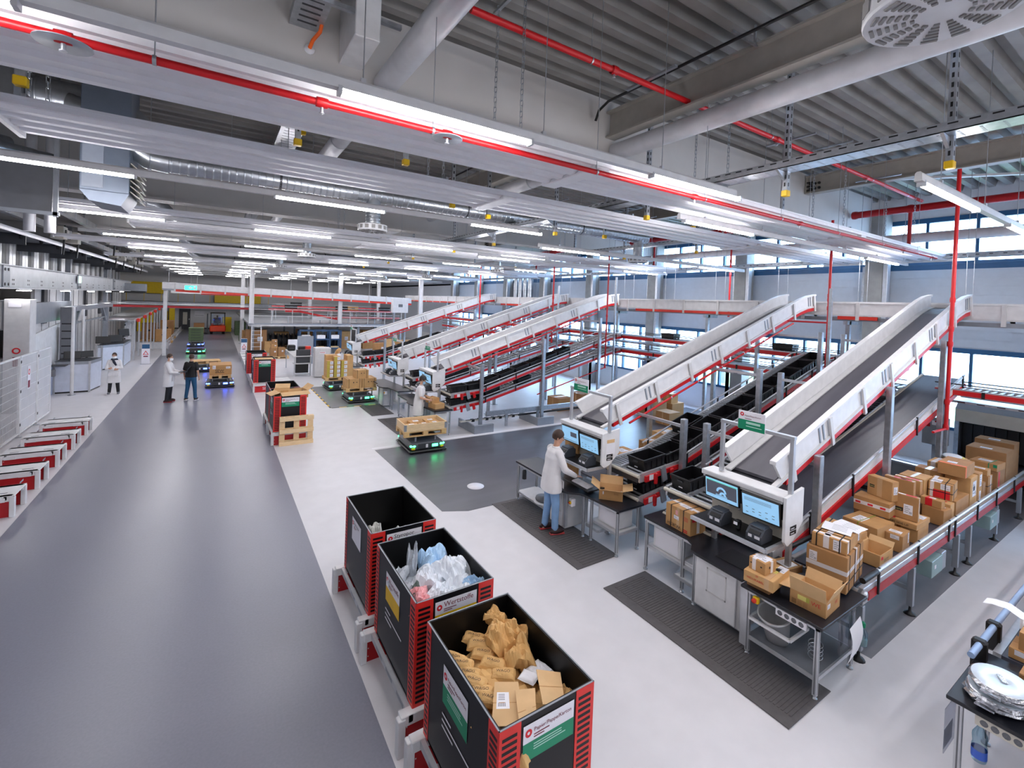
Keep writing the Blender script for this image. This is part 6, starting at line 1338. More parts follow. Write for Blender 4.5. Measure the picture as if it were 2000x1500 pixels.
# pallets
def pallet(loc, rz, lab, mat=WOOD, group='wooden pallets', rot=None, L=1.2, Wd=0.8, nb=5):
    t = T('wooden_pallet', lab, 'pallet', loc, rz, group)
    if rot: t.rotation_euler = rot
    for i in range(nb):
        y = -Wd / 2 + 0.0 + (Wd - 0.13) * i / (nb - 1); m = M(); m.box((-L / 2, y, 0.122), (L / 2, y + 0.13, 0.144), mat, 0.003); m.build('deck_board', t)
    for i in range(3):
        x = -L / 2 + (L - 0.14) * i / 2; m = M(); m.box((x, -Wd / 2, 0.1), (x + 0.14, Wd / 2, 0.122), mat); m.build('stringer_board', t)
        for j in range(3):
            y = -Wd / 2 + (Wd - 0.11) * j / 2; m = M(); m.box((x, y, 0.022), (x + 0.14, y + 0.11, 0.1), mat, 0.004); m.build('block', t)
    for j in range(3):
        y = -Wd / 2 + (Wd - 0.11) * j / 2; m = M(); m.box((-L / 2, y, 0), (L / 2, y + 0.11, 0.022), mat); m.build('bottom_board', t)
    return t
PAL = pallet((1.98, 13.8, 0.391), 0, 'pale wooden pallet standing on edge against the red stand', WOODL, rot=(-pi / 2, 0, 0), L=0.86, Wd=0.78, nb=3)
def agv(x, y, rz, lab, light, Lx=1.06, Ly=1.3, lift=0.14):
    t = T('transport_robot', lab, 'robot vehicle', (x, y, 0), rz, 'low transport robots')
    AG = P('agv_grey%d' % len(bpy.data.materials), (78, 82, 90), 0.45)
    m = M(); m.box((-Lx / 2 + 0.05, -Ly / 2 + 0.08, 0.07), (Lx / 2 - 0.05, Ly / 2 - 0.08, 0.27), AG, 0.05); m.build('chassis', t)
    m = M()
    for sy in (-1, 1): m.box((-Lx / 2, sy * (Ly / 2 - 0.1) - 0.1, 0.03), (Lx / 2, sy * (Ly / 2 - 0.1) + 0.1, 0.09), BLK, 0.03)
    for sx in (-1, 1): m.box((sx * (Lx / 2 - 0.06) - 0.05, -Ly / 2 + 0.1, 0.03), (sx * (Lx / 2 - 0.06) + 0.05, Ly / 2 - 0.1, 0.08), BLK, 0.02)
    m.build('bumper', t)
    m = M(); m.box((-Lx / 2 + 0.25, -Ly / 2 + 0.07, 0.13), (Lx / 2 - 0.25, -Ly / 2 + 0.085, 0.25), DGR).box((-0.06, -Ly / 2 + 0.06, 0.14), (0.0, -Ly / 2 + 0.07, 0.23), WSIGN); m.build('front_cover', t)
    for sx in (-1, 1):
        for sy in (-1, 1):
            m = M(); m.obx((sx * (Lx / 2 - 0.12), sy * (Ly / 2 - 0.12), 0.2), (0.16, 0.1, 0.05), light, RZ(0.3 * sx * -sy), 0.02); c = m.build('corner_light', t)
            m = M(); m.obx((sx * (Lx / 2 - 0.13), sy * (Ly / 2 - 0.1), 0.13), (0.1, 0.09, 0.06), P_AMB, RZ(0.3 * sx * -sy), 0.015); m.build('laser_scanner', t)
    m = M(); m.box((0.12, -Ly / 2 + 0.06, 0.15), (0.28, -Ly / 2 + 0.07, 0.22), light); m.build('display', t)
    m = M(); m.box((-Lx / 2 + 0.2, -Ly / 2 + 0.25, 0.27 + lift - 0.02), (Lx / 2 - 0.2, Ly / 2 - 0.25, 0.27 + lift), BLK)
    for sx in (-1, 1):
        for sy in (-1, 1): m.box((sx * 0.28 - 0.02, sy * 0.36 - 0.02, 0.26), (sx * 0.28 + 0.02, sy * 0.36 + 0.02, 0.27 + lift - 0.02), STEELG)
    m.build('lift_plate', t)
    return t
P_AMB = P('scanner_amber', (214, 178, 30), 0.4)
ZP = 0.27 + 0.14
agv(4.97, 12.22, -0.04, 'grey transport robot with green lights under the wooden collar box on the dark floor', LGRN)
pallet((4.96, 12.2, ZP + 0.001), -0.05, 'wooden pallet on the nearest transport robot')
t = T('pallet_collar', 'pale wooden pallet collar box on the nearest transport robot', 'crate', (4.96, 12.2, ZP + 0.147), -0.05)
for a, b in (((-0.6, -0.4), (0.6, -0.375)), ((-0.6, 0.375), (0.6, 0.4)), ((-0.6, -0.375), (-0.575, 0.375)), ((0.575, -0.375), (0.6, 0.375))):
    m = M(); m.box((a[0], a[1], 0), (b[0], b[1], 0.2), WOODL, 0.003); m.build('board', t)
for sx in (-1, 1):
    for sy in (-1, 1):
        m = M(); m.box((sx * 0.603, sy * 0.34, 0.02), (sx * 0.6, sy * 0.403, 0.19), STEELG).box((sx * 0.54, sy * 0.403, 0.02), (sx * 0.603, sy * 0.4, 0.19), STEELG); m.build('hinge_plate', t)
for k, (x, y, l, w, c) in enumerate(((-0.5, -0.3, 0.34, 0.3, 2), (-0.12, -0.3, 0.3, 0.3, 0), (0.2, -0.28, 0.3, 0.3, 2), (-0.3, 0.04, 0.4, 0.28, 0), (0.15, 0.05, 0.36, 0.26, 2))):
    carton(4.96 + x, 12.2 + y, ZP + 0.15, l, w, 0.13, 0, 'flat carton in the wooden collar box, %s from the left' % ORD[k], c, [(L_, 't', 0.2, 0.3, 0.5, 0.4)], 'cartons in the collar box')
agv(4.95, 18.95, 0.0, 'transport robot with green lights carrying strapped brown cartons', LGRN)
pallet((4.98, 18.95, ZP + 0.001), 0, 'wooden pallet under the strapped brown cartons')
for k, (x, y, z, l, w, h) in enumerate(((4.42, 18.57, 0, 0.56, 0.76, 0.36), (5.0, 18.57, 0, 0.56, 0.76, 0.36), (4.75, 18.62, 0.36, 0.5, 0.5, 0.33))):
    carton(x, y, ZP + 0.147 + z, l, w, h, 0, ['left brown carton with black dots on the strapped robot load', 'right brown carton on the strapped robot load', 'top brown carton on the strapped robot load'][k], 2, [(S_, 'x', 0.12), (S_, 'x', 0.85), (L_, 'y', 0.4, 0.55, 0.06, 0.14, INK), (L_, 'y', 0.6, 0.6, 0.1, 0.06, INK)], 'cartons on transport robots')
agv(4.75, 21.75, 0.03, 'transport robot with green lights carrying yellow labelled boxes', LGRN)
pallet((4.75, 21.75, ZP + 0.001), 0.0, 'upper wooden pallet under the yellow labelled boxes')
YB = P('box_olive_yellow', (190, 168, 70), 0.6)
n_ = 0
for i in range(3):
    for j in range(5 if i == 1 else 4):
        carton(4.2 + i * 0.3, 21.37, ZP + 0.147 + j * 0.185, 0.27, 0.36, 0.18, 0, 'yellow edged box with white label, %s column from the left, %s from the bottom' % (ORD[i], ORD[j]), 2, [(L_, 'y', 0.0, 0.0, 0.45, 1.0, YB), (L_, 'y', 0.48, 0.15, 0.48, 0.75)], 'yellow edged boxes')
for i, x in enumerate((4.22, 5.06)):
    carton(x, 21.78 if i == 0 else 21.4, ZP + 0.147, 0.5 if i == 0 else 0.26, 0.36 if i == 0 else 0.7, 0.95, 0, ['tall brown carton behind the yellow edged boxes', 'tall brown carton at the right of the yellow edged boxes'][i], 2, [], 'cartons on transport robots')
# robots in the aisle
agv(0.26, 24.1, 0.0, 'transport robot with blue lights carrying the large printed carton', LBLU, 1.1, 1.3)
pallet((0.26, 24.1, ZP + 0.001), pi / 2, 'wooden pallet under the large printed carton')
carton(-0.14, 23.56, ZP + 0.15, 0.82, 1.1, 0.42, 0, 'large brown carton with black lettering on the aisle robot', 0, [(W_, 'y', 0.26, 0.28, 'SEW', 0.16, INK), (L_, 'y', 0.26, 0.2, 0.4, 0.05, INK), (L_, 'y', 0.14, 0.6, 0.14, 0.36), (L_, 'y', 0.74, 0.62, 0.2, 0.22)], 'cartons on transport robots')
agv(-0.55, 29.0, 0.0, 'transport robot with blue lights carrying a pallet behind the black shirt man', LBLU, 1.1, 1.3); pallet((-0.3, 29.0, ZP + 0.001), 0.1, 'loose wooden pallet on the robot behind the black shirt man')
agv(-1.0, 37.4, 0.0, 'empty transport robot with green lights further down the aisle', LGRN, 1.1, 1.3, 0.05)
agv(-1.15, 42.3, 0.0, 'transport robot with blue lights carrying green crates', LBLU, 1.1, 1.3)
for k in range(5):
    t = T('green_crate', 'flat dark green crate on the far aisle robot, %s from the bottom' % ORD[k], 'crate', (-1.15, 42.3, ZP + 0.002 + k * 0.2), 0, 'green crates'); m = M(); m.box((-0.45, -0.55, 0), (0.45, 0.55, 0.17), GREENC, 0.01); m.build('crate_body', t); m = M(); m.box((-0.47, -0.57, 0.17), (0.47, 0.57, 0.198), GREENC).box((-0.3, -0.575, 0.06), (0.3, -0.55, 0.09), DGR); m.build('rim', t)
# ============================================================ LEFT SIDE
def fence(y0, y1, kind, lab, sign=False):
    t = T('fence_panel', lab, 'fence', (-4.36, y0, 0), 0, 'white safety fence panels'); L = y1 - y0
    m = M(); m.box((-0.025, 0, 0.1), (0.025, 0.04, 2.2), WHITE).box((-0.025, L - 0.04, 0.1), (0.025, L, 2.2), WHITE).box((-0.02, 0, 2.16), (0.02, L, 2.2), WHITE).box((-0.02, 0, 0.1), (0.02, L, 0.14), WHITE); m.build('frame', t)
    m = M()
    if kind == 'mesh':
        for i in range(int(L / 0.05)): m.box((-0.004, i * 0.05, 0.14), (0.0, i * 0.05 + 0.005, 2.16), WHITE)
        for i in range(11): m.box((0.0, 0, 0.15 + i * 0.2), (0.006, L, 0.156 + i * 0.2), WHITE)
        m.build('wire_mesh', t)
    else:
        m.box((-0.006, 0.04, 0.14), (0.0, L - 0.04, 2.16), FENCEP)
        for i in range(6): m.box((0.0, 0.04, 0.4 + i * 0.3), (0.006, L - 0.04, 0.41 + i * 0.3), WHITE)
        m.build('translucent_sheet', t)
    for z in (0.3, 1.2, 2.0):
        m = M(); m.box((-0.03, -0.03, z), (0.03, 0.05, z + 0.08), BLK, 0.008); m.build('clamp', t)
    m = M(); m.box((-0.06, -0.03, 0), (0.06, 0.07, 0.012), GALV).box((-0.02, 0, 0), (0.02, 0.04, 0.1), WHITE); m.build('foot', t)
    if sign:
        m = M(); m.box((0.006, L * 0.42, 1.2), (0.01, L * 0.42 + 0.24, 1.85), WSIGN).lathe((0.0105, L * 0.42 + 0.12, 1.68), [(0.05, 0), (0.085, 0)], PINKP, 20, 'x').box((0.01, L * 0.42 + 0.04, 1.24), (0.012, L * 0.42 + 0.2, 1.44), INKP); m.build('warning_sign', t)
FENCEP = P('fence_sheet', (222, 222, 226), 0.3, var=0.04, scale=3, alpha=0.72)
fence(13.9, 17.45, 'mesh', 'white wire mesh fence panel at the left edge'); fence(17.49, 18.9, 'sheet', 'white translucent fence gate with a prohibition sign', True); fence(18.94, 20.2, 'sheet', 'white translucent fence panel next to the counter')
fence(34.6, 36.6, 'mesh', 'white mesh fence panel beyond the farther counter', True); fence(36.7, 38.7, 'mesh', 'white mesh fence panel furthest along the left side')
MACH = P('machine_grey', (168, 172, 178), 0.4, metal=0.3, var=0.05)
t = T('storage_machine', 'large ribbed grey machine with dark slot at the left edge', 'machine', (-9, 21, 0))
m = W(t); m.box((-9, 21.0, 0), (-6.75, 27, 1.75), MACH).box((-6.75, 21.0, 0), (-5.6, 21.5, 1.75), MACH).box((-9, 21.0, 2.65), (-5.6, 21.5, 3.6), MACH).box((-9, 21.4, 1.75), (-5.7, 21.5, 2.65), BLK)
for i in range(34): m.box((-9 + i * 0.1, 20.985, 0.1), (-9 + i * 0.1 + 0.03, 21.0, 1.7), OFFW).box((-9 + i * 0.1, 20.985, 2.7), (-9 + i * 0.1 + 0.03, 21.0, 3.55), OFFW)
m.build('housing', t)
m = W(t); m.box((-5.6, 20.9, 0), (-5.0, 21.5, 3.65), OFFW, 0.01).box((-5.5, 20.88, 3.4), (-5.2, 20.9, 3.55), WSIGN).lathe((-5.3, 20.89, 2.0), [(0.06, 0), (0.1, 0)], PINKP, 18, 'y').box((-5.38, 20.885, 1.5), (-5.22, 20.89, 1.8), INKP); m.build('pillar', t)
m = W(t); m.prism([(-5.3, 21.5, 0), (-5.3, 27.5, 0), (-5.3, 27.5, 2.75), (-5.3, 21.5, 2.3)], (-0.06, 0, 0), WHITE).box((-5.5, 21.5, 2.75), (-5.3, 27.5, 3.5), STEELG); m.build('side_wall', t)
m = W(t); m.box((-5.3, 26.6, 2.35), (-5.2, 26.8, 3.1), DGR).box((-5.2, 26.62, 2.4), (-5.16, 26.78, 2.55), LWHT).box((-5.2, 26.62, 2.6), (-5.16, 26.78, 2.75), LGRN).box((-5.2, 26.62, 2.8), (-5.16, 26.78, 2.95), RED); m.build('signal_lights', t)
t = T('roller_conveyor', 'short red edged conveyor sticking out of the dark machine slot at the left', 'conveyor', (-8, 18, 1.9))
m = W(t); m.box((-8.2, 16, 1.85), (-5.75, 16.06, 2.0), RED); m.prism([(-5.9, 14, 1.75), (-5.9, 21.3, 1.95), (-5.9, 21.3, 2.08), (-5.9, 14, 1.88)], (0.05, 0, 0), RED); m.prism([(-5.9, 14, 1.95), (-5.9, 21.3, 2.15), (-5.9, 21.3, 2.2), (-5.9, 14, 2.0)], (0.05, 0, 0), ALU); m.build('side_rail', t)
m = W(t); m.prism([(-8, 14, 1.85), (-8, 21.3, 2.05), (-8, 21.3, 2.08), (-8, 14, 1.88)], (2.1, 0, 0), DGR); m.build('roller_deck', t)
def counter(pts, h, lab):
    t = T('counter', lab, 'counter', (pts[0][0], pts[0][1], 0), 0, 'white counters')
    m = W(t); m.prism([(x, y, 0.06) for x, y in pts], (0, 0, h - 0.14), P('counter_blue_white%d' % len(bpy.data.materials), (206, 212, 226), 0.4)); m.build('counter_body', t)
    for i in range(len(pts) - 2):
        a, b = pts[i], pts[i + 1]; m = W(t); m.bar((a[0], a[1], h - 0.06), (b[0], b[1], h - 0.06), 0.03, 0.12, STEELG)
        m.box((a[0] - 0.03, a[1] - 0.03, 0), (a[0] + 0.03, a[1] + 0.03, h), ALU); m.build('trim_profile', t)
    m = W(t); m.prism([(x, y, h - 0.02) for x, y in pts], (0, 0, 0.03), DGR); m.build('counter_top', t)
    m = W(t); m.prism([(x + 0.04 * (-1), y + 0.03, 0.0) for x, y in pts], (0, 0, 0.06), BLK); m.build('plinth', t)
counter([(-5.1, 24.15), (-4.1, 24.25), (-3.93, 25.4), (-5.1, 25.3)], 1.22, 'white reception like counter with black equipment in front of the man with scarf')
counter([(-4.88, 30.4), (-4.7, 30.45), (-3.98, 31.3), (-3.98, 33.8), (-4.88, 34.0)], 1.25, 'farther white counter with black monitors behind the man with scarf')
t = T('side_desk', 'bluish side panel desk with grey box left of the nearer white counter', 'desk', (-5.7, 23.9, 0))
m = W(t); m.box((-5.27, 23.7, 0), (-5.12, 24.1, 1.1), P('panel_blue', (150, 164, 190), 0.4)); m.build('panel', t); m = W(t); m.box((-5.28, 23.7, 1.1), (-4.7, 24.14, 1.13), DGR); m.build('desk_top', t); m = W(t); m.box((-5.26, 23.55, 0.75), (-4.95, 23.69, 1.0), MGR, 0.01); m.build('grey_box', t)
for k, (x, y, z, w, h, a, lab) in enumerate(((-4.7, 24.7, 1.25, 0.5, 0.3, 0.3, 'black scanner equipment on the nearer white counter, left one'), (-4.3, 24.9, 1.28, 0.4, 0.26, 0.5, 'black scanner equipment on the nearer white counter, right one'), (-4.75, 31.0, 1.28, 0.6, 0.36, 0.2, 'black monitor on the farther white counter, left one'), (-4.4, 31.9, 1.28, 0.6, 0.36, 0.5, 'black monitor on the farther white counter, middle one'), (-4.2, 33.0, 1.5, 0.5, 0.4, 0.6, 'black monitor on the farther white counter, right one'))):
    t = T('counter_screen', lab, 'screen', (x, y, z), a, 'counter equipment'); m = M(); m.obx((0, 0, h / 2 + 0.02), (w, 0.05, h), BLK, RX(-0.2), 0.01); m.build('casing', t); m = M(); m.box((-0.12, -0.08, -0.02), (0.12, 0.1, 0.0), DGR).box((-0.03, 0, 0), (0.03, 0.04, 0.12), DGR); m.build('stand_foot', t)
for k, (x, y, h, r) in enumerate(((-4.5, 23.68, 3.35, 0.055), (-4.62, 25.9, 3.2, 0.05))):
    tag(M().tube([(x, y, 0), (x, y, h)], r, OFFW, 14).lathe((x, y, 0), [(0.12, 0), (0.12, 0.02), (0.001, 0.02)], GALV, 14).build('white_post'), 'white round post standing at the nearer white counter, %s one' % ('front' if k == 0 else 'rear'), 'post')
t = T('steel_gantry', 'blue grey steel gantry with knee braces over the left counters', 'gantry', (-5, 26, 0))
m = W(t)
for y in (26.2, 33.2): m.box((-5.12, y, 0), (-4.92, y + 0.2, 3.1), STEELG)
m.build('column', t)
m = W(t); m.box((-5.15, 25.6, 3.1), (-4.9, 34.5, 3.3), STEELG); m.build('beam', t)
m = W(t); m.bar((-5.02, 26.4, 2.4), (-5.02, 27.3, 3.1), 0.12, 0.12, STEELG).bar((-5.02, 33.1, 2.4), (-5.02, 32.2, 3.1), 0.12, 0.12, STEELG).box((-5.06, 26.4, 2.55), (-4.98, 33.2, 2.62), STEELG); m.build('knee_brace', t)
t = T('dark_cabinet', 'dark grey tall column cabinet behind the white post', 'cabinet', (-5.2, 25.3, 0)); m = M(); m.box((0, 0, 0), (0.4, 0.4, 3.3), MGR, 0.01); m.build('cabinet_body', t); m = M()
for i in range(8): m.box((0.05, -0.01, 0.5 + i * 0.3), (0.35, 0.0, 0.55 + i * 0.3), BLK)
m.build('vent_slots', t)
for k, (x, y, lab, g) in enumerate(((-3.17, 32.45, 'warning sign stand with red triangle at the left aisle edge', 0), (1.69, 35.54, 'warning sign stand with red triangle at the right aisle edge', 0))):
    t = T('sign_stand', lab, 'sign', (x, y, 0), 0, 'warning sign stands'); m = M(); m.box((-0.18, -0.02, 0.02), (0.18, 0.02, 1.12), WSIGN).box((-0.22, -0.18, 0), (0.22, 0.18, 0.02), GALV); m.build('board', t)
    m = M(); m.box((-0.17, -0.024, 0.86), (0.17, -0.02, 1.1), NAVY); m.build('dark_header', t); m = M(); m.add([(-0.13, -0.024, 0.52), (0.13, -0.024, 0.52), (0, -0.024, 0.76), (-0.08, -0.024, 0.55), (0.08, -0.024, 0.55), (0, -0.024, 0.7)], [(0, 1, 4, 3), (1, 2, 5, 4), (2, 0, 3, 5)], PINKP); m.box((-0.1, -0.024, 0.4), (0.1, -0.022, 0.46), INKP); m.build('warning_triangle', t)
# long overhead beam on the left
t = T('crane_beam', 'long pale steel beam with paired bolt holes along the left side', 'beam', (-5.5, 12, 4))
m = W(t); m.box((-5.8, 12, 4.02), (-5.5, 46, 4.72), P('beam_pale', (196, 198, 202), 0.4, metal=0.25, var=0.08, scale=3)).box((-5.85, 12, 3.98), (-5.42, 46, 4.03), STEELG).box((-5.85, 12, 4.7), (-5.42, 46, 4.74), STEELG)
m.build('beam_web', t)
m = W(t)
for i in range(16):
    y = 21.2 + 1.45 * i
    for dy in (0, 0.14):
        for z in (4.13, 4.27): m.lathe((-5.497, y + dy, z), [(0.001, 0.002), (0.032, 0.002), (0.032, 0)], BLK, 8, 'x')
m.build('bolt_holes', t)
for y in (20.3, 29.5, 38.5):
    m = W(t); m.box((-5.5, y, 4.03), (-5.46, y + 0.55, 4.7), STEELG)
    for dy in (0.12, 0.4):
        for z in (4.12, 4.58): m.lathe((-5.457, y + dy, z), [(0.001, 0.01), (0.05, 0.01), (0.05, 0)], BLK, 10, 'x')
    m.build('splice_plate', t)
    if y > 25: m = W(t); m.box((-6.05, y + 0.6, 0), (-5.86, y + 0.8, 7.79), STEELG); m.build('column', t)
m = M(); yy = 13.0; k = 0
while yy < 46:
    m.box((-6.3, yy, 4.74), (-6.2, yy + 0.3, 6.1), [GALV, GALV, DGR, MGR][k % 4]); yy += 0.33; k += 1
tag(m.build('slat_wall'), 'wall of shiny vertical metal slats above the long left beam', 'slat wall')
t = T('machine_cladding', 'pale panelled machine wall below the long left beam', 'machine', (-6.6, 20, 0)); m = M(); m.box((-0.1, 8, 0), (0.0, 30, 4.0), OFFW)
for i in range(20): m.box((0.0, 8 + i * 1.1, 0.1), (0.012, 8.03 + i * 1.1, 4.0), DGR)
m.build('panels', t); m = M()
for i in range(5): m.box((0.0, 9 + i * 4, 2.4), (0.1, 9.5 + i * 4, 4.0), DGR)
m.build('dark_columns', t)
for k, y in enumerate((20.5, 25.4, 30.0, 34.5, 39)):
    t = T('strip_light', 'small strip light hanging below the long left beam, %s from the camera' % ORD[k], 'ceiling light', (-5.2, y, 3.92), 0, 'small strip lights on the left'); m = M(); m.box((-0.03, 0, 0.02), (0.03, 1.2, 0.06), OFFW); m.build('housing', t); m = M(); m.box((-0.03, 0.02, 0.0), (0.03, 1.18, 0.02), LAMP); m.build('tube', t)
tag(M().box((-5.42, 14, 3.98), (-5.15, 46, 4.02), OFFW).build('light_rail'), 'thin rail carrying the small strip lights on the left', 'rail')
# busbars
def busbar(x, z, y0, y1, lab, boxes, s_=0.09):
    t = T('busbar_trunking', lab, 'busbar', (x, y0, z), 0, 'busbar trunkings')
    m = W(t); m.box((x - 0.08, y0, z - 0.1), (x + 0.08, y1, z + 0.1), P('busbar_alu%d' % len(bpy.data.materials), (196, 196, 196), 0.3, metal=0.5, var=0.12, scale=3)); y = y0
    while y < y1: m.box((x - 0.09, y, z - 0.11), (x + 0.09, y + 0.18, z + 0.11), ALU); y += 1.5
    m.build('trunking', t)
    y = y0 + 1
    while y < y1: 
        m = W(t); m.box((x - 0.02, y, z + 0.1), (x + 0.02, y + 0.04, 7.78), GALV); m.build('hanger', t); y += 4.2
    for k, y in enumerate(boxes):
        b = T('tap_off_box', '%s cream tap off box with black switch on the %s' % (ORD[k], lab), 'switch box', (x + 0.02, y, z - 0.32), 0, 'cream tap off boxes')
        m = M(); m.box((-0.14, 0, 0), (0.22, 0.5, 0.42), CREAM, 0.012); m.build('enclosure', b)
        m = M(); m.box((0.0, -0.006, 0.12), (0.02, 0.0, 0.3), BLK); m.build('handle', b)
        m = M(); m.box((0.22, 0.16, 0.2), (0.25, 0.3, 0.32), BLK, 0.01); m.build('switch', b)
        m = M(); m.tube([(0.06, 0.55, 0.35), (0.1, 0.7, 0.5), (0.1, 0.75, 0.2), (0.05, 0.8, -0.5)], 0.03, BLK, 8); m.build('cable', b)
busbar(-3.9, 6.38, 8, 50, 'upper busbar trunking along the left', [16.3, 26.0, 33.5])
busbar(-4.6, 6.05, 8, 50, 'lower busbar trunking along the left', [21.4, 23.3, 31.5, 34.0, 38.0, 41.5])
t = T('cable_tray', 'dark grey cable tray with black lamp sockets below the busbars', 'cable tray', (-4.9, 8, 5.5)); m = W(t); m.box((-5.9, 8, 5.62), (-4.7, 48, 5.68), STEELG).box((-4.74, 8, 5.55), (-4.7, 48, 5.62), ALU); m.build('tray_body', t)
for i in range(16):
    y = 15.5 + 1.9 * i; m = W(t); m.lathe((-4.85, y, 5.62), [(0.06, 0), (0.035, -0.16), (0.001, -0.16)], BLK, 10); m.build('socket', t)
    if i % 2 == 0: m = W(t); m.box((-5.9, y, 5.3), (-4.75, y + 0.05, 5.62), DGR); m.build('cross_bracket', t)
for k, (y, z) in enumerate(((45.5, 4.05),)):
    t = T('grey_unit', 'long grey box unit at the end of the left beam', 'machine', (-5.2, 43, 4.0)); m = M(); m.box((-1.2, 0, 0.0), (0.9, 0.8, 0.55), STEELG, 0.02); m.build('housing', t); m = M(); m.box((-1.2, -0.02, -0.12), (0.9, 0.6, 0.0), BLK); m.build('dark_base', t)
for k, (x0, y, x1) in enumerate(((-3.5, 10.2, -2.4), (-3.2, 13.2, -2.2))):
    tag(M().tube([(x0, y, 5.2), (x0, y, 7.8)], 0.09, TUBEW, 12).tube([(x0 + 0.3, y, 5.2), (x0 + 0.3, y, 7.8)], 0.09, TUBEW, 12).build('vertical_pipes'), 'pair of pale vertical pipes below the air unit, %s pair' % ('nearer' if k == 0 else 'farther'), 'pipe')
# ============================================================ FAR END
t = T('crossing_conveyor', 'white conveyor with red edge crossing the hall above the aisle', 'conveyor', (-2.8, 36, 4.1))
def lz(x): return 4.66 - 0.0245 * (x + 2.8)
m = W(t)
for y in (36.0, 36.8): m.prism([(-2.8, y, lz(-2.8)), (13.4, y, lz(13.4)), (13.4, y, lz(13.4) - 0.4), (-2.8, y, lz(-2.8) - 0.4)], (0, 0.05, 0), WHITE)
for i in range(12): x = -2.2 + 1.35 * i; m.box((x, 35.95, lz(x) - 0.55), (x + 0.09, 36.0, lz(x) + 0.03), OFFW)
m.build('side_wall', t)
m = W(t); m.prism([(-2.2, 35.97, lz(-2.2) - 0.42), (13.4, 35.97, lz(13.4) - 0.42), (13.4, 35.97, lz(13.4) - 0.56), (-2.2, 35.97, lz(-2.2) - 0.56)], (0, 0.03, 0), ORED); m.build('red_strip', t)
m = W(t); m.prism([(-2.8, 36.05, lz(-2.8) - 0.35), (13.4, 36.05, lz(13.4) - 0.35), (13.4, 36.05, lz(13.4) - 0.5), (-2.8, 36.05, lz(-2.8) - 0.5)], (0, 0.75, 0), STEELG); m.build('belt_bed', t)
m = W(t); m.box((-2.75, 36.3, 0), (-2.55, 36.5, lz(-2.6) - 0.5), OFFW); m.build('support_column', t)
for x in (-1.0, 4.5, 7.0, 10.0):
    m = W(t); m.tube([(x, 36.05, lz(x)), (x, 36.05, 7.78)], 0.008, WHITE, 5); m.build('suspension_rod', t)
t = T('exit_sign', 'green glowing exit sign hanging over the aisle', 'exit sign', (-1.3, 35.2, 4.2)); m = M(); m.box((-0.33, -0.03, 0), (0.33, 0.03, 0.3), WSIGN); m.build('housing', t); m = M(); m.box((-0.31, -0.034, 0.02), (0.31, -0.03, 0.28), EXITG).prism([(-0.12, -0.036, 0.15), (0.0, -0.036, 0.06), (0.0, -0.036, 0.24)], (0, 0.002, 0), WSIGN).box((0.0, -0.036, 0.12), (0.08, -0.034, 0.18), WSIGN).box((0.14, -0.036, 0.06), (0.26, -0.034, 0.25), WSIGN); m.build('lit_panel', t); m = M(); m.tube([(0, 0, 0.3), (0, 0, 3.55)], 0.008, WHITE, 6); m.build('pendant_rod', t)
t = T('exit_sign', 'small pale green lit sign on the long left beam', 'exit sign', (-5.4, 29.2, 4.3)); m = M(); m.box((-0.05, 0, 0), (0.0, 0.5, 0.35), WSIGN); m.build('housing', t); m = M(); m.box((0.0, 0.03, 0.03), (0.01, 0.47, 0.32), P('exit_pale', (170, 230, 190), 0.4, var=0, emit=1.0)); m.build('lit_panel', t)
t = T('crossing_conveyor', 'low thin red conveyor line crossing above the aisle', 'conveyor', (-6, 37.5, 3.0)); m = W(t); m.box((-6, 37.5, 3.0), (2.0, 37.54, 3.14), DRED); m.build('red_strip', t); m = W(t); m.box((-6, 37.5, 3.2), (2, 38.2, 3.24), ALU).box((-6, 37.5, 3.3), (2, 37.53, 3.33), GALV).box((-6, 37.54, 2.98), (2, 38.2, 3.0), STEELG); m.build('roller_bed', t)
for x in (-5.5, -2.6, 1.9): m = W(t); m.tube([(x, 37.8, 3.3), (x, 37.8, 7.7)], 0.01, GALV, 5); m.build('suspension_rod', t)
t = T('crossing_conveyor', 'third red edged conveyor further back above the aisle', 'conveyor', (-3, 46, 4)); m = W(t); m.box((-1.0, 46, 3.9), (3.0, 46.05, 4.0), DRED).box((-3, 46.05, 3.95), (3, 46.8, 4.25), OFFW); m.build('conveyor_bed', t); m = W(t)
for i in range(6): m.tube([(-2.6 + i, 46, 4.2), (-2.6 + i, 46, 4.6)], 0.02, GALV, 5)
m.build('railing', t)
for k, (x, y, z0) in enumerate(((2.07, 35.7, 2.12), (1.9, 44, 0), (7.95, 36.4, 2.12), (7.2, 45, 2.12), (13.2, 33.5, 0), (12.8, 43, 0))):
    t = T('steel_column', 'white steel column %s' % ['at the corner of the platform beside the aisle', 'behind the aisle corner column', 'on the middle of the platform', 'at the back of the platform', 'right of the platform near the window wall', 'at the far right behind the platform'][k], 'column', (x, y, z0)); m = W(t); m.box((x - 0.14, y - 0.02, z0), (x + 0.14, y + 0.02, 7.7), WHITE).box((x - 0.14, y - 0.12, z0), (x - 0.11, y + 0.12, 7.7), WHITE).box((x + 0.11, y - 0.12, z0), (x + 0.14, y + 0.12, 7.7), WHITE); m.build('profile', t); m = W(t); m.box((x - 0.2, y - 0.18, z0), (x + 0.2, y + 0.18, z0 + 0.02), GALV); m.build('base_plate', t)
t = T('steel_platform', 'low grey steel platform right of the aisle carrying conveyors', 'platform', (2, 36, 0)); m = W(t); m.box((1.95, 36.6, 1.98), (13, 58, 2.1), STEELG); m.build('deck', t)
for x in (2.2, 5.8, 9.4, 12.8):
    for y in (36.8, 44, 51): m = W(t); m.box((x, y, 0), (x + 0.14, y + 0.14, 1.98), STEELG); m.build('leg', t)
m = W(t)
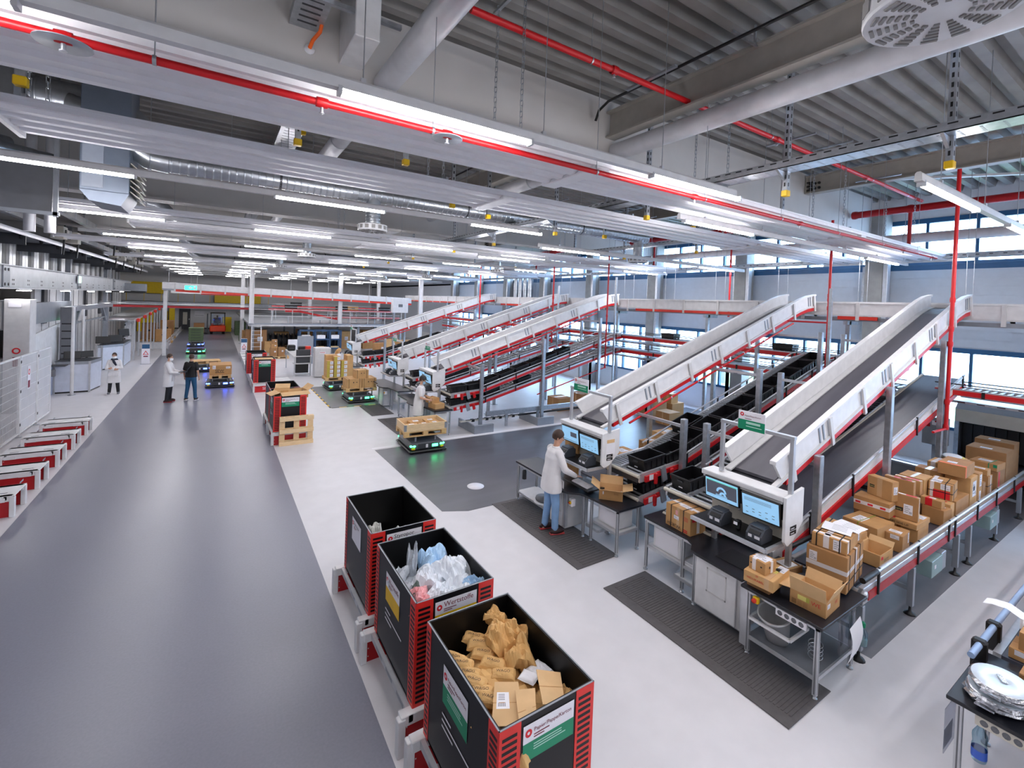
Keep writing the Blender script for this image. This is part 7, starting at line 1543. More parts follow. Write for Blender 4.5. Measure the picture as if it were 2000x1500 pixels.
for i in range(9): m.box((2.0 + i * 1.35, 36.62, 2.1), (2.04 + i * 1.35, 36.66, 3.1), OFFW)
m.box((2, 36.62, 3.06), (12.9, 36.66, 3.1), OFFW).box((2, 36.62, 2.6), (12.9, 36.66, 2.64), OFFW); m.build('railing', t)
m = W(t); m.box((1.95, 36.55, 1.9), (13, 36.6, 2.0), LWHT if False else OFFW); m.build('edge_profile', t)
for k, (y, z, x0, x1) in enumerate(((39.5, 2.95, 3.4, 13), (43.5, 3.1, 4, 13), (37.6, 2.5, 6.5, 13))):
    t = T('roller_line', 'red edged roller line on the platform, %s row from the camera' % ORD[k], 'conveyor', (x0, y, z), 0, 'roller lines on the platform'); m = W(t); m.box((x0, y, z), (x1, y + 0.04, z + 0.13), RED); m.build('red_strip', t); m = W(t); m.box((x0, y + 0.04, z + 0.02), (x1, y + 0.7, z + 0.1), ROLL).box((x0, y, z + 0.25), (x1, y + 0.03, z + 0.28), ALU); m.build('roller_bed', t)
    x = x0 + 0.3
    while x < x1: m = W(t); m.box((x, y + 0.3, 2.1), (x + 0.07, y + 0.37, z + 0.02), GALV); m.build('leg', t); x += 2.1
for k, (x, y, z, c) in enumerate(((4.6, 39.7, 3.06, BLK), (8.4, 39.7, 3.06, BLK), (9.3, 39.7, 3.06, CB[2]), (12.0, 39.7, 3.06, BLK), (5.5, 43.7, 3.22, BLK))):
    t = T('line_box', ['black box on the platform roller line, left one', 'black box on the platform roller line, middle one', 'pale cardboard box on the platform roller line', 'black box on the platform roller line, right one', 'black box on the rear platform roller line'][k], 'box', (x, y, z)); m = M(); m.box((0, 0, 0), (0.85, 0.5, 0.32), c, 0.01); m.build('box_body', t); m = M(); m.box((-0.01, -0.01, 0.29), (0.86, 0.51, 0.325), c).box((0.3, -0.012, 0.15), (0.55, -0.01, 0.22), DGR); m.build('rim', t)
t = T('inclined_conveyor', 'red edged conveyor sloping down to the platform', 'conveyor', (4, 37.2, 2.5)); m = W(t); m.prism([(4.3, 37.2, 3.05), (5.2, 37.2, 3.05), (8.2, 37.2, 2.45), (8.2, 37.2, 2.32), (5.2, 37.2, 2.9), (4.3, 37.2, 2.9)], (0, 0.04, 0), RED); m.build('red_strip', t); m = W(t); m.prism([(4.3, 37.25, 3.0), (5.2, 37.25, 3.0), (8.2, 37.25, 2.4), (8.2, 37.25, 2.34), (5.2, 37.25, 2.93), (4.3, 37.25, 2.93)], (0, 0.6, 0), ALU); m.box((6.2, 37.3, 2.35), (7.8, 37.7, 2.6), WHITE); m.build('conveyor_bed', t)
for x in (4.5, 7.4): m = W(t); m.box((x, 37.4, 2.1), (x + 0.08, 37.5, 2.6), GALV); m.build('leg', t)
# storage under and before the platform
for k in range(12):
    x = 3.5 + 0.34 * k if k < 8 else 6.9 + 0.33 * (k - 8); y = 38.4 if k < 8 else 37.6
    t = T('cable_reel', 'black cable reel standing under the platform, %s from the left' % ORD[k], 'reel', (x, y, 0.75), 0, 'black cable reels'); m = M(); m.lathe((0, 0, 0), [(0.001, -0.12), (0.52, -0.12), (0.52, -0.09), (0.28, -0.08), (0.28, 0.08), (0.52, 0.09), (0.52, 0.12), (0.001, 0.12)], REEL, 22, 'x', False); m.build('flanges', t); m = M(); m.lathe((0, 0, 0), [(0.3, -0.08), (0.4, -0.06), (0.4, 0.06), (0.3, 0.08)], BLK, 22, 'x'); m.lathe((-0.121, 0, 0), [(0.001, 0), (0.12, 0)], BLUEF, 16, 'x'); m.build('cable_winding', t)
for k, x in enumerate((3.9, 5.2, 6.6)): pallet((x, 38.2 if k < 2 else 37.6, 0.05), 0, 'wooden pallet under the black cable reels, %s from the left' % ORD[k])
t = T('blue_rack', 'dark blue steel rack holding reels right of the white cabinet', 'rack', (5, 35.2, 0)); m = W(t)
for x in (5.0, 6.0, 7.0, 7.75): m.box((x, 35.2, 0.0), (x + 0.12, 35.32, 1.72), BLUEF).box((x, 35.9, 0.0), (x + 0.12, 36.0, 1.72), BLUEF)
m.build('upright', t); m = W(t)
for z in (0.35, 1.0, 1.62): m.box((5, 35.2, z), (7.87, 35.3, z + 0.1), BLUEF).box((5, 35.9, z), (7.87, 36.0, z + 0.1), BLUEF)
m.build('rail', t); m = W(t)
for x in (5.2, 6.2, 7.15): m = W(t); m.box((x, 35.25, 1.1), (x + 0.55, 35.8, 1.35), PAPER); m.build('stored_paper', t); m = W(t); m.box((x, 35.25, 0.45), (x + 0.55, 35.8, 0.52), WOODL); m.build('wood_board', t)
t = T('ladder', 'aluminium step ladder in front of stacked brown cartons', 'ladder', (2.15, 36.0, 0)); m = W(t)
for x in (2.15, 2.72): m.bar((x, 35.9, 0), (x, 36.3, 1.95), 0.05, 0.05, ALU).bar((x, 36.5, 0), (x, 36.35, 1.95), 0.04, 0.04, ALU)
m.build('stile', t)
for i in range(7): m = W(t); m.bar((2.15, 35.93 + i * 0.055, 0.25 + i * 0.27), (2.72, 35.93 + i * 0.055, 0.25 + i * 0.27), 0.08, 0.03, OFFW); m.build('rung', t)
for k, (x, y, z, l, w, h, tn) in enumerate(((1.85, 37.0, 0, 1.3, 0.9, 1.6, 3), (3.05, 33.3, 0.15, 0.42, 0.5, 0.5, 3), (3.5, 33.3, 0.15, 0.4, 0.5, 0.55, 3), (3.1, 33.3, 0.66, 0.36, 0.4, 0.3, 1), (3.15, 33.32, 0.97, 0.3, 0.35, 0.25, 3), (1.75, 38.5, 0, 0.8, 0.9, 0.9, 3), (1.8, 40.5, 0, 0.9, 0.9, 1.3, 1), (3.0, 36.8, 0, 0.7, 0.6, 0.8, 2), (4.0, 40.5, 0, 1.0, 0.9, 1.2, 2), (5.6, 40.5, 0, 1.2, 0.9, 1.4, 0), (8.3, 38.5, 0, 1.0, 0.9, 1.4, 2), (10.2, 38.2, 0, 1.0, 0.9, 1.5, 0), (11.3, 35.5, 0, 0.9, 0.8, 1.0, 2), (9.8, 33.3, 0, 0.8, 0.7, 0.9, 1), (11, 31.8, 0, 1.0, 0.8, 1.2, 0))):
    carton(x, y, z, l, w, h, 0, 'stacked brown carton in the storage area %s, %s of the group' % ('by the ladder' if k in (0, 5, 6, 7) else 'before the platform' if k < 5 else 'under the platform', ORD[k]), tn, [(P_, 'y', 0.5, 0.06), (L_, 'y', 0.55, 0.5, 0.25, 0.2)], 'stored cartons far away')
pallet((3.55, 33.5, 0.0), 0, 'wooden pallet under the far carton stack by the printer table')
for k, (x, y) in enumerate(((2.0, 54.5), (2.0, 53.2), (2.1, 46.5))):
    for j in range(6 if k < 2 else 3):
        t = T('green_crate', 'dark green crate in the far right stacks, stack %s, %s from the bottom' % (ORD[k], ORD[j]), 'crate', (x, y, 0.02 + j * 0.22), 0, 'far green crates'); m = M(); m.box((-0.3, -0.5, 0), (0.9, 0.5, 0.19), GREENC, 0.01); m.build('crate_body', t); m = M(); m.box((-0.32, -0.52, 0.19), (0.92, 0.52, 0.215), GREENC); m.build('rim', t)
for k, (x, z) in enumerate(((4.2, 2.3), (4.4, 1.9))): pass
# white cabinet and printer table
t = T('white_cabinet', 'tall white cabinet on the bright floor left of the yellow labelled boxes', 'cabinet', (4.32, 24.95, 0)); m = M(); m.box((0, 0, 0.03), (0.75, 0.6, 1.5), WHITE, 0.01); m.build('cabinet_body', t); m = M(); m.box((0.03, -0.015, 0.06), (0.72, 0, 1.46), OFFW, 0.004); d_ = m.build('door', t); m = M(); m.box((0.2, -0.02, 1.2), (0.5, -0.015, 1.32), WSIGN).box((0.22, -0.022, 1.26), (0.46, -0.02, 1.28), PINKP); m.build('door_label', d_)
t = T('printer_table', 'grey frame table with black monitor in front of the white cabinet', 'table', (3.4, 25.6, 0)); m = W(t)
for x in (3.45, 4.2):
    for y in (25.65, 28.9): m.box((x, y, 0), (x + 0.05, y + 0.05, 1.0), ALU)
m.build('leg', t); m = W(t); m.box((3.42, 25.6, 1.0), (4.28, 29.0, 1.04), OFFW).box((3.45, 25.62, 0.62), (4.25, 26.2, 0.66), OFFW).box((3.45, 25.62, 0.08), (4.25, 25.68, 0.13), ALU); m.build('table_top', t); m = W(t); m.box((3.55, 25.8, 0.15), (4.15, 26.2, 0.6), BLK); m.build('black_computer', t)
m = W(t); m.box((3.55, 25.7, 0.68), (4.22, 25.8, 1.35), DGR, 0.01); m.build('black_screen', t)
for k, (x, y, z, lab) in enumerate(((3.65, 28.4, 1.05, 'black printer on the grey frame table'), (4.1, 27.6, 1.05, 'dark device on the grey frame table behind the screen'))):
    t = T('table_device', lab, 'printer', (x, y, z)); m = M(); m.box((-0.2, -0.2, 0), (0.2, 0.2, 0.3), BLK, 0.04); m.build('casing', t); m = M(); m.box((-0.12, -0.205, 0.1), (0.12, -0.2, 0.16), DGR); m.build('slot', t)
t = T('orange_crate', 'stack of small orange bins between the black screen and the white cabinet', 'bin', (4.1, 26.4, 1.0)); m = M()
for i in range(3): m.box((0, 0, i * 0.16), (0.25, 0.3, i * 0.16 + 0.13), ORED, 0.01)
m.build('bin_body', t); m = M(); m.box((-0.01, 0.05, 0.04), (0.0, 0.25, 0.09), WSIGN); m.build('label', t)
t = T('grey_screen_wall', 'grey partition screen with paper behind the grey frame table', 'partition', (4.2, 30.2, 0)); m = M(); m.box((0, 0, 0), (0.9, 0.06, 1.7), STEELG); m.build('panel', t); m = M(); m.box((-0.5, -0.02, 0.9), (0.0, 0.0, 1.5), PAPER); m.build('paper', t)
# forklift
t = T('forklift', 'orange red forklift truck with black cab near the end of the aisle', 'forklift', (0.2, 54.2, 0))
FK = P('forklift_orange', (228, 70, 34), 0.4)
m = M(); m.box((-0.6, 0.0, 0.25), (0.75, 1.9, 0.85), FK, 0.08).box((-0.55, 1.2, 0.8), (0.7, 1.9, 1.0), FK, 0.06); m.build('chassis', t)
for x in (-0.55, 0.45):
    for y in (0.35, 1.5): m = M(); m.lathe((x + 0.1, y, 0.27), [(0.001, -0.12), (0.27, -0.1), (0.27, 0.1), (0.001, 0.12)], BLK, 18, 'x').lathe((x + 0.1, y, 0.27), [(0.001, -0.125), (0.12, -0.122)], MGR, 14, 'x'); m.build('wheel', t)
m = M()
for x in (-0.55, 0.62):
    for y in (0.15, 1.55): m.box((x, y, 0.8), (x + 0.07, y + 0.08, 2.1), BLK)
m.box((-0.58, 0.1, 2.05), (0.72, 1.65, 2.14), BLK, 0.03); m.build('cab_frame', t)
m = M(); m.box((-0.48, 0.17, 0.95), (0.62, 0.18, 2.0), GLASS); m.build('windscreen', t)
m = M(); m.box((-0.3, 0.9, 0.9), (0.35, 1.3, 1.0), DGR).box((-0.3, 1.2, 1.0), (0.35, 1.35, 1.6), DGR, 0.05); m.build('seat', t)
m = M(); m.box((-0.85, 0.2, 0.1), (-0.75, 1.2, 2.0), DGR).box((-1.5, 0.3, 0.05), (-0.8, 0.45, 0.1), BLK).box((-1.5, 0.9, 0.05), (-0.8, 1.05, 0.1), BLK); m.build('mast_and_forks', t)
carton(-1.7, 54.4, 0.12, 0.85, 0.9, 0.95, 0, 'large brown crate lifted on the forks of the forklift', 3, [(P_, 'y', 0.5, 0.05)], None)
YP = P('yellow_panel', (242, 204, 6), 0.5)
for k, (x0, x1, y, z0, z1) in enumerate(((0.7, 1.5, 57.0, 0.05, 1.6), (-0.1, 4.5, 61.5, 3.0, 4.3), (-8.5, -4.3, 61.5, 3.8, 5.0), (-4.6, -3.6, 60, 0.0, 2.0), (-4.0, -3.5, 59.3, 0.05, 2.5), (-6.5, -5.2, 58.5, 0.0, 2.2))):
    t = T('yellow_panel', ['yellow cabinet panel on the floor right of the forklift', 'yellow wall panel above the end of the aisle at the right', 'yellow wall panel above the end of the aisle at the left', 'yellow machine panel left of the dark door', 'narrow yellow panel above the left machines', 'yellow machine guard at the far left'][k], 'panel', (x0, y, z0)); m = W(t); m.box((x0, y, z0), (x1, y + 0.2, z1), YP, 0.02); m.build('sheet', t); m = W(t); m.box((x0 - 0.03, y - 0.02, z0 - 0.02), (x0 + 0.03, y + 0.2, z1 + 0.02), DGR); m.build('edge_profile', t)
t = T('steel_platform', 'grey gallery crossing above the door at the end of the hall', 'platform', (-6, 60, 3)); m = W(t); m.box((-8, 59.6, 2.55), (6, 62, 3.0), STEELG); m.build('deck', t); m = W(t)
for i in range(10): m.box((-7.5 + i * 1.4, 59.6, 3.0), (-7.46 + i * 1.4, 59.64, 4.0), YP)
m.build('railing', t)
t = T('wall_notice', 'pale notice board on the end wall right of the dark door', 'notice', (-1.9, 62.2, 1.4)); m = M(); m.box((0, 0, 0), (0.9, 0.04, 0.6), WSIGN); m.build('board', t); m = M(); m.box((0.05, -0.01, 0.1), (0.85, 0.0, 0.14), MGR); m.build('text_line', t)
# left far conveyors and cartons
t = T('roller_line', 'long inclined roller line with orange red motors at the far left', 'conveyor', (-4, 33, 1.5)); m = W(t); m.prism([(-3.9, 34, 2.3), (-3.9, 52, 2.75), (-3.9, 52, 2.85), (-3.9, 34, 2.4)], (0.05, 0, 0), ALU).prism([(-5.4, 34, 2.3), (-5.4, 52, 2.75), (-5.4, 52, 2.8), (-5.4, 34, 2.35)], (1.5, 0, 0), ROLL); m.build('roller_bed', t)
for i in range(6): y = 34.5 + i * 3; m = W(t); m.box((-3.84, y, 2.22 + 0.075 * i), (-3.7, y + 0.5, 2.42 + 0.075 * i), ORED, 0.03); m.build('motor', t)
for i in range(9): y = 34.3 + i * 2.1; m = W(t); m.box((-3.95, y, 0), (-3.87, y + 0.08, 2.3 + 0.05 * i), ALU); m.build('leg', t)
for k, (x, y, l, w, h, tn) in enumerate(((-3.85, 45.2, 0.95, 0.8, 0.9, 0), (-4.9, 47, 1.0, 0.9, 1.3, 3), (-3.9, 49.5, 0.9, 0.9, 1.4, 1))):
    carton(x, y, 0.16, l, w, h, 0, 'big carton on a pallet at the far left aisle edge, %s from the camera' % ORD[k], tn, [(L_, 'y', 0.4, 0.5, 0.2, 0.1, INK), (P_, 'y', 0.5, 0.05)], 'far left cartons'); pallet((x + l / 2, y + w / 2, 0), 0, 'wooden pallet under the far left carton, %s from the camera' % ORD[k])
t = T('low_barrier', 'low white barrier on the left floor before the far pallets', 'barrier', (-4.4, 39.8, 0)); m = M(); m.box((0, 0, 0.1), (1.75, 0.06, 0.55), OFFW, 0.01); m.build('panel', t)
for x in (0.0, 0.85, 1.7): m = M(); m.box((x, -0.02, 0), (x + 0.06, 0.08, 0.6), ALU); m.build('post', t)
t = T('low_barrier', 'long low white barrier along the left aisle edge', 'barrier', (-2.95, 40, 0))
for i in range(12): m = M(); m.box((0, i * 1.7, 0), (0.06, i * 1.7 + 0.06, 0.5), OFFW); m.build('post', t)
m = M(); m.box((0.01, 0, 0.42), (0.05, 19, 0.5), OFFW).box((0.01, 0, 0.2), (0.05, 19, 0.26), OFFW); m.build('rail', t)
t = T('wall_cabinet', 'white control cabinet on the platform near the window wall', 'cabinet', (10.4, 31.5, 3.2)); m = M(); m.box((0, 0, 0), (1.1, 0.4, 1.0), WHITE, 0.01); m.build('cabinet_body', t); m = M(); m.box((0.4, -0.01, 0.4), (0.7, 0, 0.6), MGR); m.build('label', t)
t = T('cabinet_stand', 'grey steel stand carrying the white control cabinet', 'stand', (10.4, 31.5, 0)); m = M(); m.box((0.1, 0.1, 0), (0.2, 0.3, 3.2), STEELG).box((0.9, 0.1, 0), (1.0, 0.3, 3.2), STEELG); m.build('legs', t)
for k in range(4): tag(M().tube([(16.9, 24.2 + k * 0.55, 0), (16.9, 24.2 + k * 0.55, 7.0)], 0.17, DUCT, 16).lathe((16.9, 24.2 + k * 0.55, 5.0), [(0.175, 0), (0.185, 0.03), (0.175, 0.06)], GALV, 16).build('vertical_duct'), 'shiny vertical duct at the window wall behind the far chutes, %s from the right' % ORD[k], 'duct', 'vertical ducts at the window wall')
# ============================================================ PEOPLE
def remesh(o, vox, it=4):
    r = o.modifiers.new('join', 'REMESH'); r.mode = 'VOXEL'; r.voxel_size = vox; r.use_smooth_shade = True
    s_ = o.modifiers.new('soften', 'SMOOTH'); s_.factor = 0.5; s_.iterations = it
def hand(m, w, d, palm_n, side, curl=0.5, k=1.0):
    """w wrist, d finger direction, palm_n palm normal, side = thumb direction"""
    w = Vector(w); d = Vector(d).normalized(); s_ = Vector(side); s_ = (s_ - d * s_.dot(d)).normalized(); n = Vector(palm_n).normalized()
    Q = Matrix((d, s_, n)).transposed()
    m.obx(w + d * 0.045 * k, (0.085 * k, 0.075 * k, 0.026 * k), SKIN, Q, 0.01)
    for i, L in enumerate((0.07, 0.078, 0.073, 0.058)):
        b = w + d * 0.085 * k + s_ * (0.029 - i * 0.0195) * k; a1 = curl * (0.7 + 0.12 * i); a2 = curl * 1.6
        p1 = b + (d * cos(a1) + n * sin(a1)) * L * 0.5 * k; p2 = p1 + (d * cos(a2) + n * sin(a2)) * L * 0.5 * k
        m.limb(b, p1, 0.0088 * k, 0.0082 * k, SKIN, 7).limb(p1, p2, 0.0082 * k, 0.007 * k, SKIN, 7)
    b = w + d * 0.025 * k + s_ * 0.034 * k; p1 = b + (d * 0.6 + s_ * 0.7 + n * 0.2) * 0.036 * k; p2 = p1 + (d * 0.9 + s_ * 0.25 + n * 0.3) * 0.03 * k
    m.limb(b, p1, 0.012 * k, 0.01 * k, SKIN, 7).limb(p1, p2, 0.01 * k, 0.008 * k, SKIN, 7)
def ell(m, rings, mat, n=18):
    """loft of ellipses (cx, cy, z, rx, ry), closed"""
    vs = []; fs = []
    for (cx, cy, z, rx, ry) in rings:
        for k in range(n):
            a = 2 * pi * k / n; c_, s_ = cos(a), sin(a); e = 0.85
            vs.append((cx + rx * abs(c_) ** e * (1 if c_ > 0 else -1), cy + ry * abs(s_) ** e * (1 if s_ > 0 else -1), z))
    for i in range(len(rings) - 1):
        for k in range(n): fs.append((i * n + k, i * n + (k + 1) % n, (i + 1) * n + (k + 1) % n, (i + 1) * n + k))
    fs.append(list(range(n))[::-1]); fs.append([(len(rings) - 1) * n + k for k in range(n)])
    m.add(vs, fs, mat, True)
def person(loc, heading, lab, H_=1.78, arms=None, top='coat', topmat=None, legmat=None, hair=HAIRB, hairlong=False, mask=None, lean=0.0, head_yaw=0.0, head_pitch=0.0, stance=((0.02, 0.11), (-0.03, -0.11)), scarf=False, cap=False, sleeves='long', shoemat=None, curl=0.5, handdirs=None, coat_len=0.62):
    """local frame: +X is the way the person faces, +Y is the person's left"""
    t = T('person', lab, 'person', loc, heading); k = H_ / 1.78; t.scale = (k, k, k)
    ch = Vector((lean, 0, 1.33)); nk = Vector((lean * 1.25 + 0.0, 0, 1.47)); hd = Vector((lean * 1.5 + 0.025, 0, 1.645))
    sh = {1: Vector((lean * 1.1 - 0.005, 0.185, 1.415)), -1: Vector((lean * 1.1 - 0.005, -0.185, 1.415))}
    arms = arms or {1: ((-0.02, 0.24, 1.13), (0.06, 0.25, 0.89)), -1: ((-0.02, -0.24, 1.13), (0.06, -0.25, 0.89))}
    Hq = RZ(head_yaw) @ RY(head_pitch)
    def hp(x, y, z): return hd + Hq @ Vector((x, y, z))
    m = M()
    ell(m, [(0, 0, 0.84, 0.07, 0.1), (0, 0, 0.93, 0.105, 0.165), (0, 0, 1.03, 0.1, 0.15), (lean * 0.5, 0, 1.15, 0.1, 0.14), (lean * 0.9, 0, 1.3, 0.115, 0.165), (lean * 1.1, 0, 1.4, 0.09, 0.165), (lean * 1.2, 0, 1.46, 0.055, 0.075)], SKIN)
    m.limb(nk - Vector((0, 0, 0.04)), hd - Vector((0.01, 0, 0.06)), 0.06, 0.055, SKIN, 12)
    m.ball(hp(-0.005, 0, 0.03), 0.1, SKIN, 16, (0.95, 0.76, 1.05), Hq); m.ball(hp(0.018, 0, -0.035), 0.08, SKIN, 14, (0.9, 0.76, 1.0), Hq); m.ball(hp(0.05, 0, -0.082), 0.03, SKIN, 10, (0.9, 1.1, 0.8), Hq)
    m.ball(hp(0.1, 0, -0.012), 0.019, SKIN, 8, (1.1, 0.75, 1.3), Hq); m.ball(hp(0.082, 0, -0.058), 0.018, SKIN, 8, (0.6, 1.5, 0.6), Hq)
    for s_ in (1, -1): m.ball(hp(-0.005, s_ * 0.077, 0.0), 0.026, SKIN, 8, (0.75, 0.4, 1.2), Hq)
    for s_ in (1, -1):
        e, w = Vector(arms[s_][0]), Vector(arms[s_][1])
        m.limb(sh[s_] - Vector((0, 0.02 * s_, 0)), e, 0.052, 0.038, SKIN).limb(e, w, 0.038, 0.027, SKIN)
        dd = (handdirs or {}).get(s_) or ((w - e).normalized(), Vector((0, -s_, 0)), Vector((1, 0, 0)))
        hand(m, w, dd[0], dd[1], dd[2], curl)
    fx = {1: stance[0], -1: stance[1]}
    for s_ in (1, -1):
        hip = Vector((0, 0.09 * s_, 0.9)); an = Vector((fx[s_][0], fx[s_][1], 0.09)); kn = (hip + an) / 2 + Vector((0.03, 0, 0.02))
        m.limb(hip, kn, 0.082, 0.056, SKIN, 12).limb(kn, an, 0.055, 0.036, SKIN, 12)
        m.limb(an + Vector((-0.03, 0, -0.05)), an + Vector((0.13, 0.02 * s_, -0.055)), 0.034, 0.028, SKIN)
    b = m.build('body', t); remesh(b, 0.0085, 3)
    m = M()
    for s_ in (1, -1): m.ball(hp(0.083, s_ * 0.032, 0.012), 0.0105, WSIGN, 8, (0.6, 1.2, 0.8), Hq).ball(hp(0.089, s_ * 0.032, 0.012), 0.005, INK, 6, (0.6, 1, 1), Hq).obx(hp(0.088, s_ * 0.033, 0.034), (0.012, 0.036, 0.007), hair, Hq)
    m.build('eyes', t)
    # hair
    m = M(); n = 18; vs = []; fs = []; K = 9
    for i in range(K):
        for j in range(n):
            a = 2 * pi * j / n; front = max(0, cos(a))
            tm = (pi * 0.68 if not hairlong else pi * 0.8) - front * pi * 0.3
            th = tm * i / (K - 1); rr = 1.0 + 0.03 * noise.noise(Vector((cos(a) * 3, sin(a) * 3, i)))
            vs.append(hp(-0.008 + 0.106 * sin(th) * cos(a) * rr, 0.086 * sin(th) * sin(a) * rr, 0.03 + 0.118 * cos(th) * rr))
    for i in range(K - 1):
        for j in range(n): fs.append((i * n + j, i * n + (j + 1) % n, (i + 1) * n + (j + 1) % n, (i + 1) * n + j))
    m.add(vs, fs, hair, True)
    if hairlong:
        m.tube([hp(-0.06, 0, 0.03), hp(-0.1, 0.0, -0.08), hp(-0.11, 0, -0.2), hp(-0.1, 0, -0.3)], 0.06, hair, 12, True, [0.07, 0.075, 0.07, 0.03])
        for s_ in (1, -1): m.tube([hp(0.01, s_ * 0.08, 0.05), hp(0.0, s_ * 0.095, -0.06), hp(-0.02, s_ * 0.09, -0.2)], 0.03, hair, 10, True, [0.02, 0.03, 0.015])
    m.build('hair', t)
    if cap:
        m = M(); vs = []; fs = []
        for i in range(6):
            for j in range(n):
                a = 2 * pi * j / n; th = pi * 0.48 * i / 5; vs.append(hp(-0.005 + 0.116 * sin(th) * cos(a), 0.096 * sin(th) * sin(a), 0.045 + 0.112 * cos(th)))
        for i in range(5):
            for j in range(n): fs.append((i * n + j, i * n + (j + 1) % n, (i + 1) * n + (j + 1) % n, (i + 1) * n + j))
        m.add(vs, fs, BLK, True); m.ball(hp(0.12, 0, 0.045), 0.08, BLK, 12, (0.9, 0.9, 0.09), Hq @ RY(0.25)); m.build('cap', t)
    if mask:
        m = M(); vs = []; fs = []
        for i in range(7):
            for j in range(9):
                u = i / 6; a = (j / 8 - 0.5) * 2.3; r = 0.088 + 0.02 * sin(pi * u) * cos(a) ** 2
                vs.append(hp(0.012 + r * cos(a), r * 0.93 * sin(a), -0.012 - 0.095 * u))
        for i in range(6):
            for j in range(8): fs.append((i * 9 + j, i * 9 + j + 1, (i + 1) * 9 + j + 1, (i + 1) * 9 + j))
        m.add(vs, fs, mask, True)
        for s_ in (1, -1): m.tube([hp(0.04, s_ * 0.078, -0.03), hp(-0.01, s_ * 0.088, 0.005)], 0.0025, mask, 5)
        m.build('face_mask', t)
    # trousers
    m = M(); ell(m, [(0, 0, 0.8, 0.1, 0.14), (0, 0, 0.9, 0.125, 0.185), (0, 0, 1.0, 0.115, 0.165), (0, 0, 1.03, 0.11, 0.16)], legmat)
    for s_ in (1, -1):
        hip = Vector((0, 0.09 * s_, 0.88)); an = Vector((fx[s_][0], fx[s_][1], 0.1)); kn = (hip + an) / 2 + Vector((0.03, 0, 0.02))
        m.limb(hip, kn, 0.098, 0.073, legmat, 14).limb(kn, an, 0.072, 0.056, legmat, 14)
        for q in range(3): m.ball(an + Vector((0.012, 0, 0.02 + q * 0.04)), 0.062, legmat, 10, (1, 1, 0.3))
    o = m.build('trousers', t); remesh(o, 0.012, 3)
    # shoes
    for s_ in (1, -1):
        x, y = fx[s_]; m = M(); m.ball((x + 0.045, y + 0.012 * s_, 0.05), 0.14, shoemat or SHOE, 14, (1.0, 0.36, 0.4)); m.ball((x - 0.01, y, 0.085), 0.055, shoemat or SHOE, 10, (1, 0.85, 0.7)); m.obx((x + 0.045, y + 0.012 * s_, 0.014), (0.27, 0.095, 0.028), SHOER if shoemat is None else WSIGN, RZ(0.08 * s_), 0.013); m.build('shoe', t)
    # upper garment
    m = M(); g = 0.022
    if top == 'coat':
        zl = coat_len; ell(m, [(0.0, 0, zl, 0.165, 0.24), (0, 0, zl + 0.1, 0.162, 0.235), (0, 0, 0.93, 0.15, 0.215), (0, 0, 1.05, 0.14, 0.19), (lean * 0.6, 0, 1.18, 0.14, 0.19), (lean * 0.95, 0, 1.32, 0.145, 0.205), (lean * 1.1, 0, 1.42, 0.115, 0.19), (lean * 1.2, 0, 1.475, 0.075, 0.1)], topmat, 22)
    else:
        ell(m, [(0.0, 0, 0.9, 0.142, 0.195), (0, 0, 1.0, 0.138, 0.185), (lean * 0.6, 0, 1.18, 0.13, 0.18), (lean * 0.95, 0, 1.32, 0.14, 0.2), (lean * 1.1, 0, 1.42, 0.11, 0.185), (lean * 1.2, 0, 1.465, 0.068, 0.09)], topmat, 22)
    for s_ in (1, -1):
        e, w = Vector(arms[s_][0]), Vector(arms[s_][1]); S0 = sh[s_] - Vector((0, 0.02 * s_, 0.0))
        if sleeves == 'long':
            m.limb(S0, e, 0.074, 0.058, topmat, 12).limb(e, e + (w - e) * 0.93, 0.058, 0.045, topmat, 12)
            for q in range(2): m.ball(e + (w - e) * (0.02 + 0.1 * q), 0.061, topmat, 10, (1, 1, 0.6))
        else: m.limb(S0, S0 + (e - S0) * 0.72, 0.074, 0.064, topmat, 12)
    o = m.build('lab_coat' if top == 'coat' else 'shirt', t); remesh(o, 0.011, 4)
    m = M(); m.lathe((lean * 1.22, 0, 1.462), [(0.068, 0), (0.074, 0.02), (0.068, 0.045), (0.062, 0.045), (0.066, 0.015)], topmat, 18, sc=(0.95, 1.05))
    if top == 'coat':
        for s_ in (1, -1): m.obx((lean * 0.9 + 0.138, s_ * 0.05, 1.3), (0.012, 0.04, 0.2), topmat, RX(0.25 * s_), 0.004).obx((0.155, s_ * 0.12, 0.86), (0.008, 0.11, 0.13), topmat, None, 0.003)
    m.build('collar', t)
    if scarf:
        m = M(); m.tube([(0.085 * cos(a_ * pi / 8) + 0.01, 0.085 * sin(a_ * pi / 8), 1.5 + 0.012 * sin(a_)) for a_ in range(17)], 0.04, SCARF, 10, False); m.tube([(0.11, -0.03, 1.48), (0.15, 0.02, 1.38), (0.155, 0.09, 1.25)], 0.045, SCARF, 10, True, [0.04, 0.05, 0.03]); m.build('scarf', t)
    return t
person((5.2, 6.55, 0.014), radians(-12), 'man in white lab coat and light jeans working at the second station screens', 1.84, {1: ((0.12, 0.27, 1.16), (0.36, 0.2, 1.02)), -1: ((0.12, -0.27, 1.16), (0.38, -0.18, 1.0))}, 'coat', COATW, JEANL, lean=0.05, head_pitch=0.25, head_yaw=-0.45, curl=0.35, stance=((-0.05, 0.1), (0.04, -0.12)), coat_len=0.74, handdirs={1: (Vector((1, -0.2, -0.15)), Vector((0, 0, -1)), Vector((0, -1, 0))), -1: (Vector((1, 0.2, -0.15)), Vector((0, 0, -1)), Vector((0, 1, 0)))})
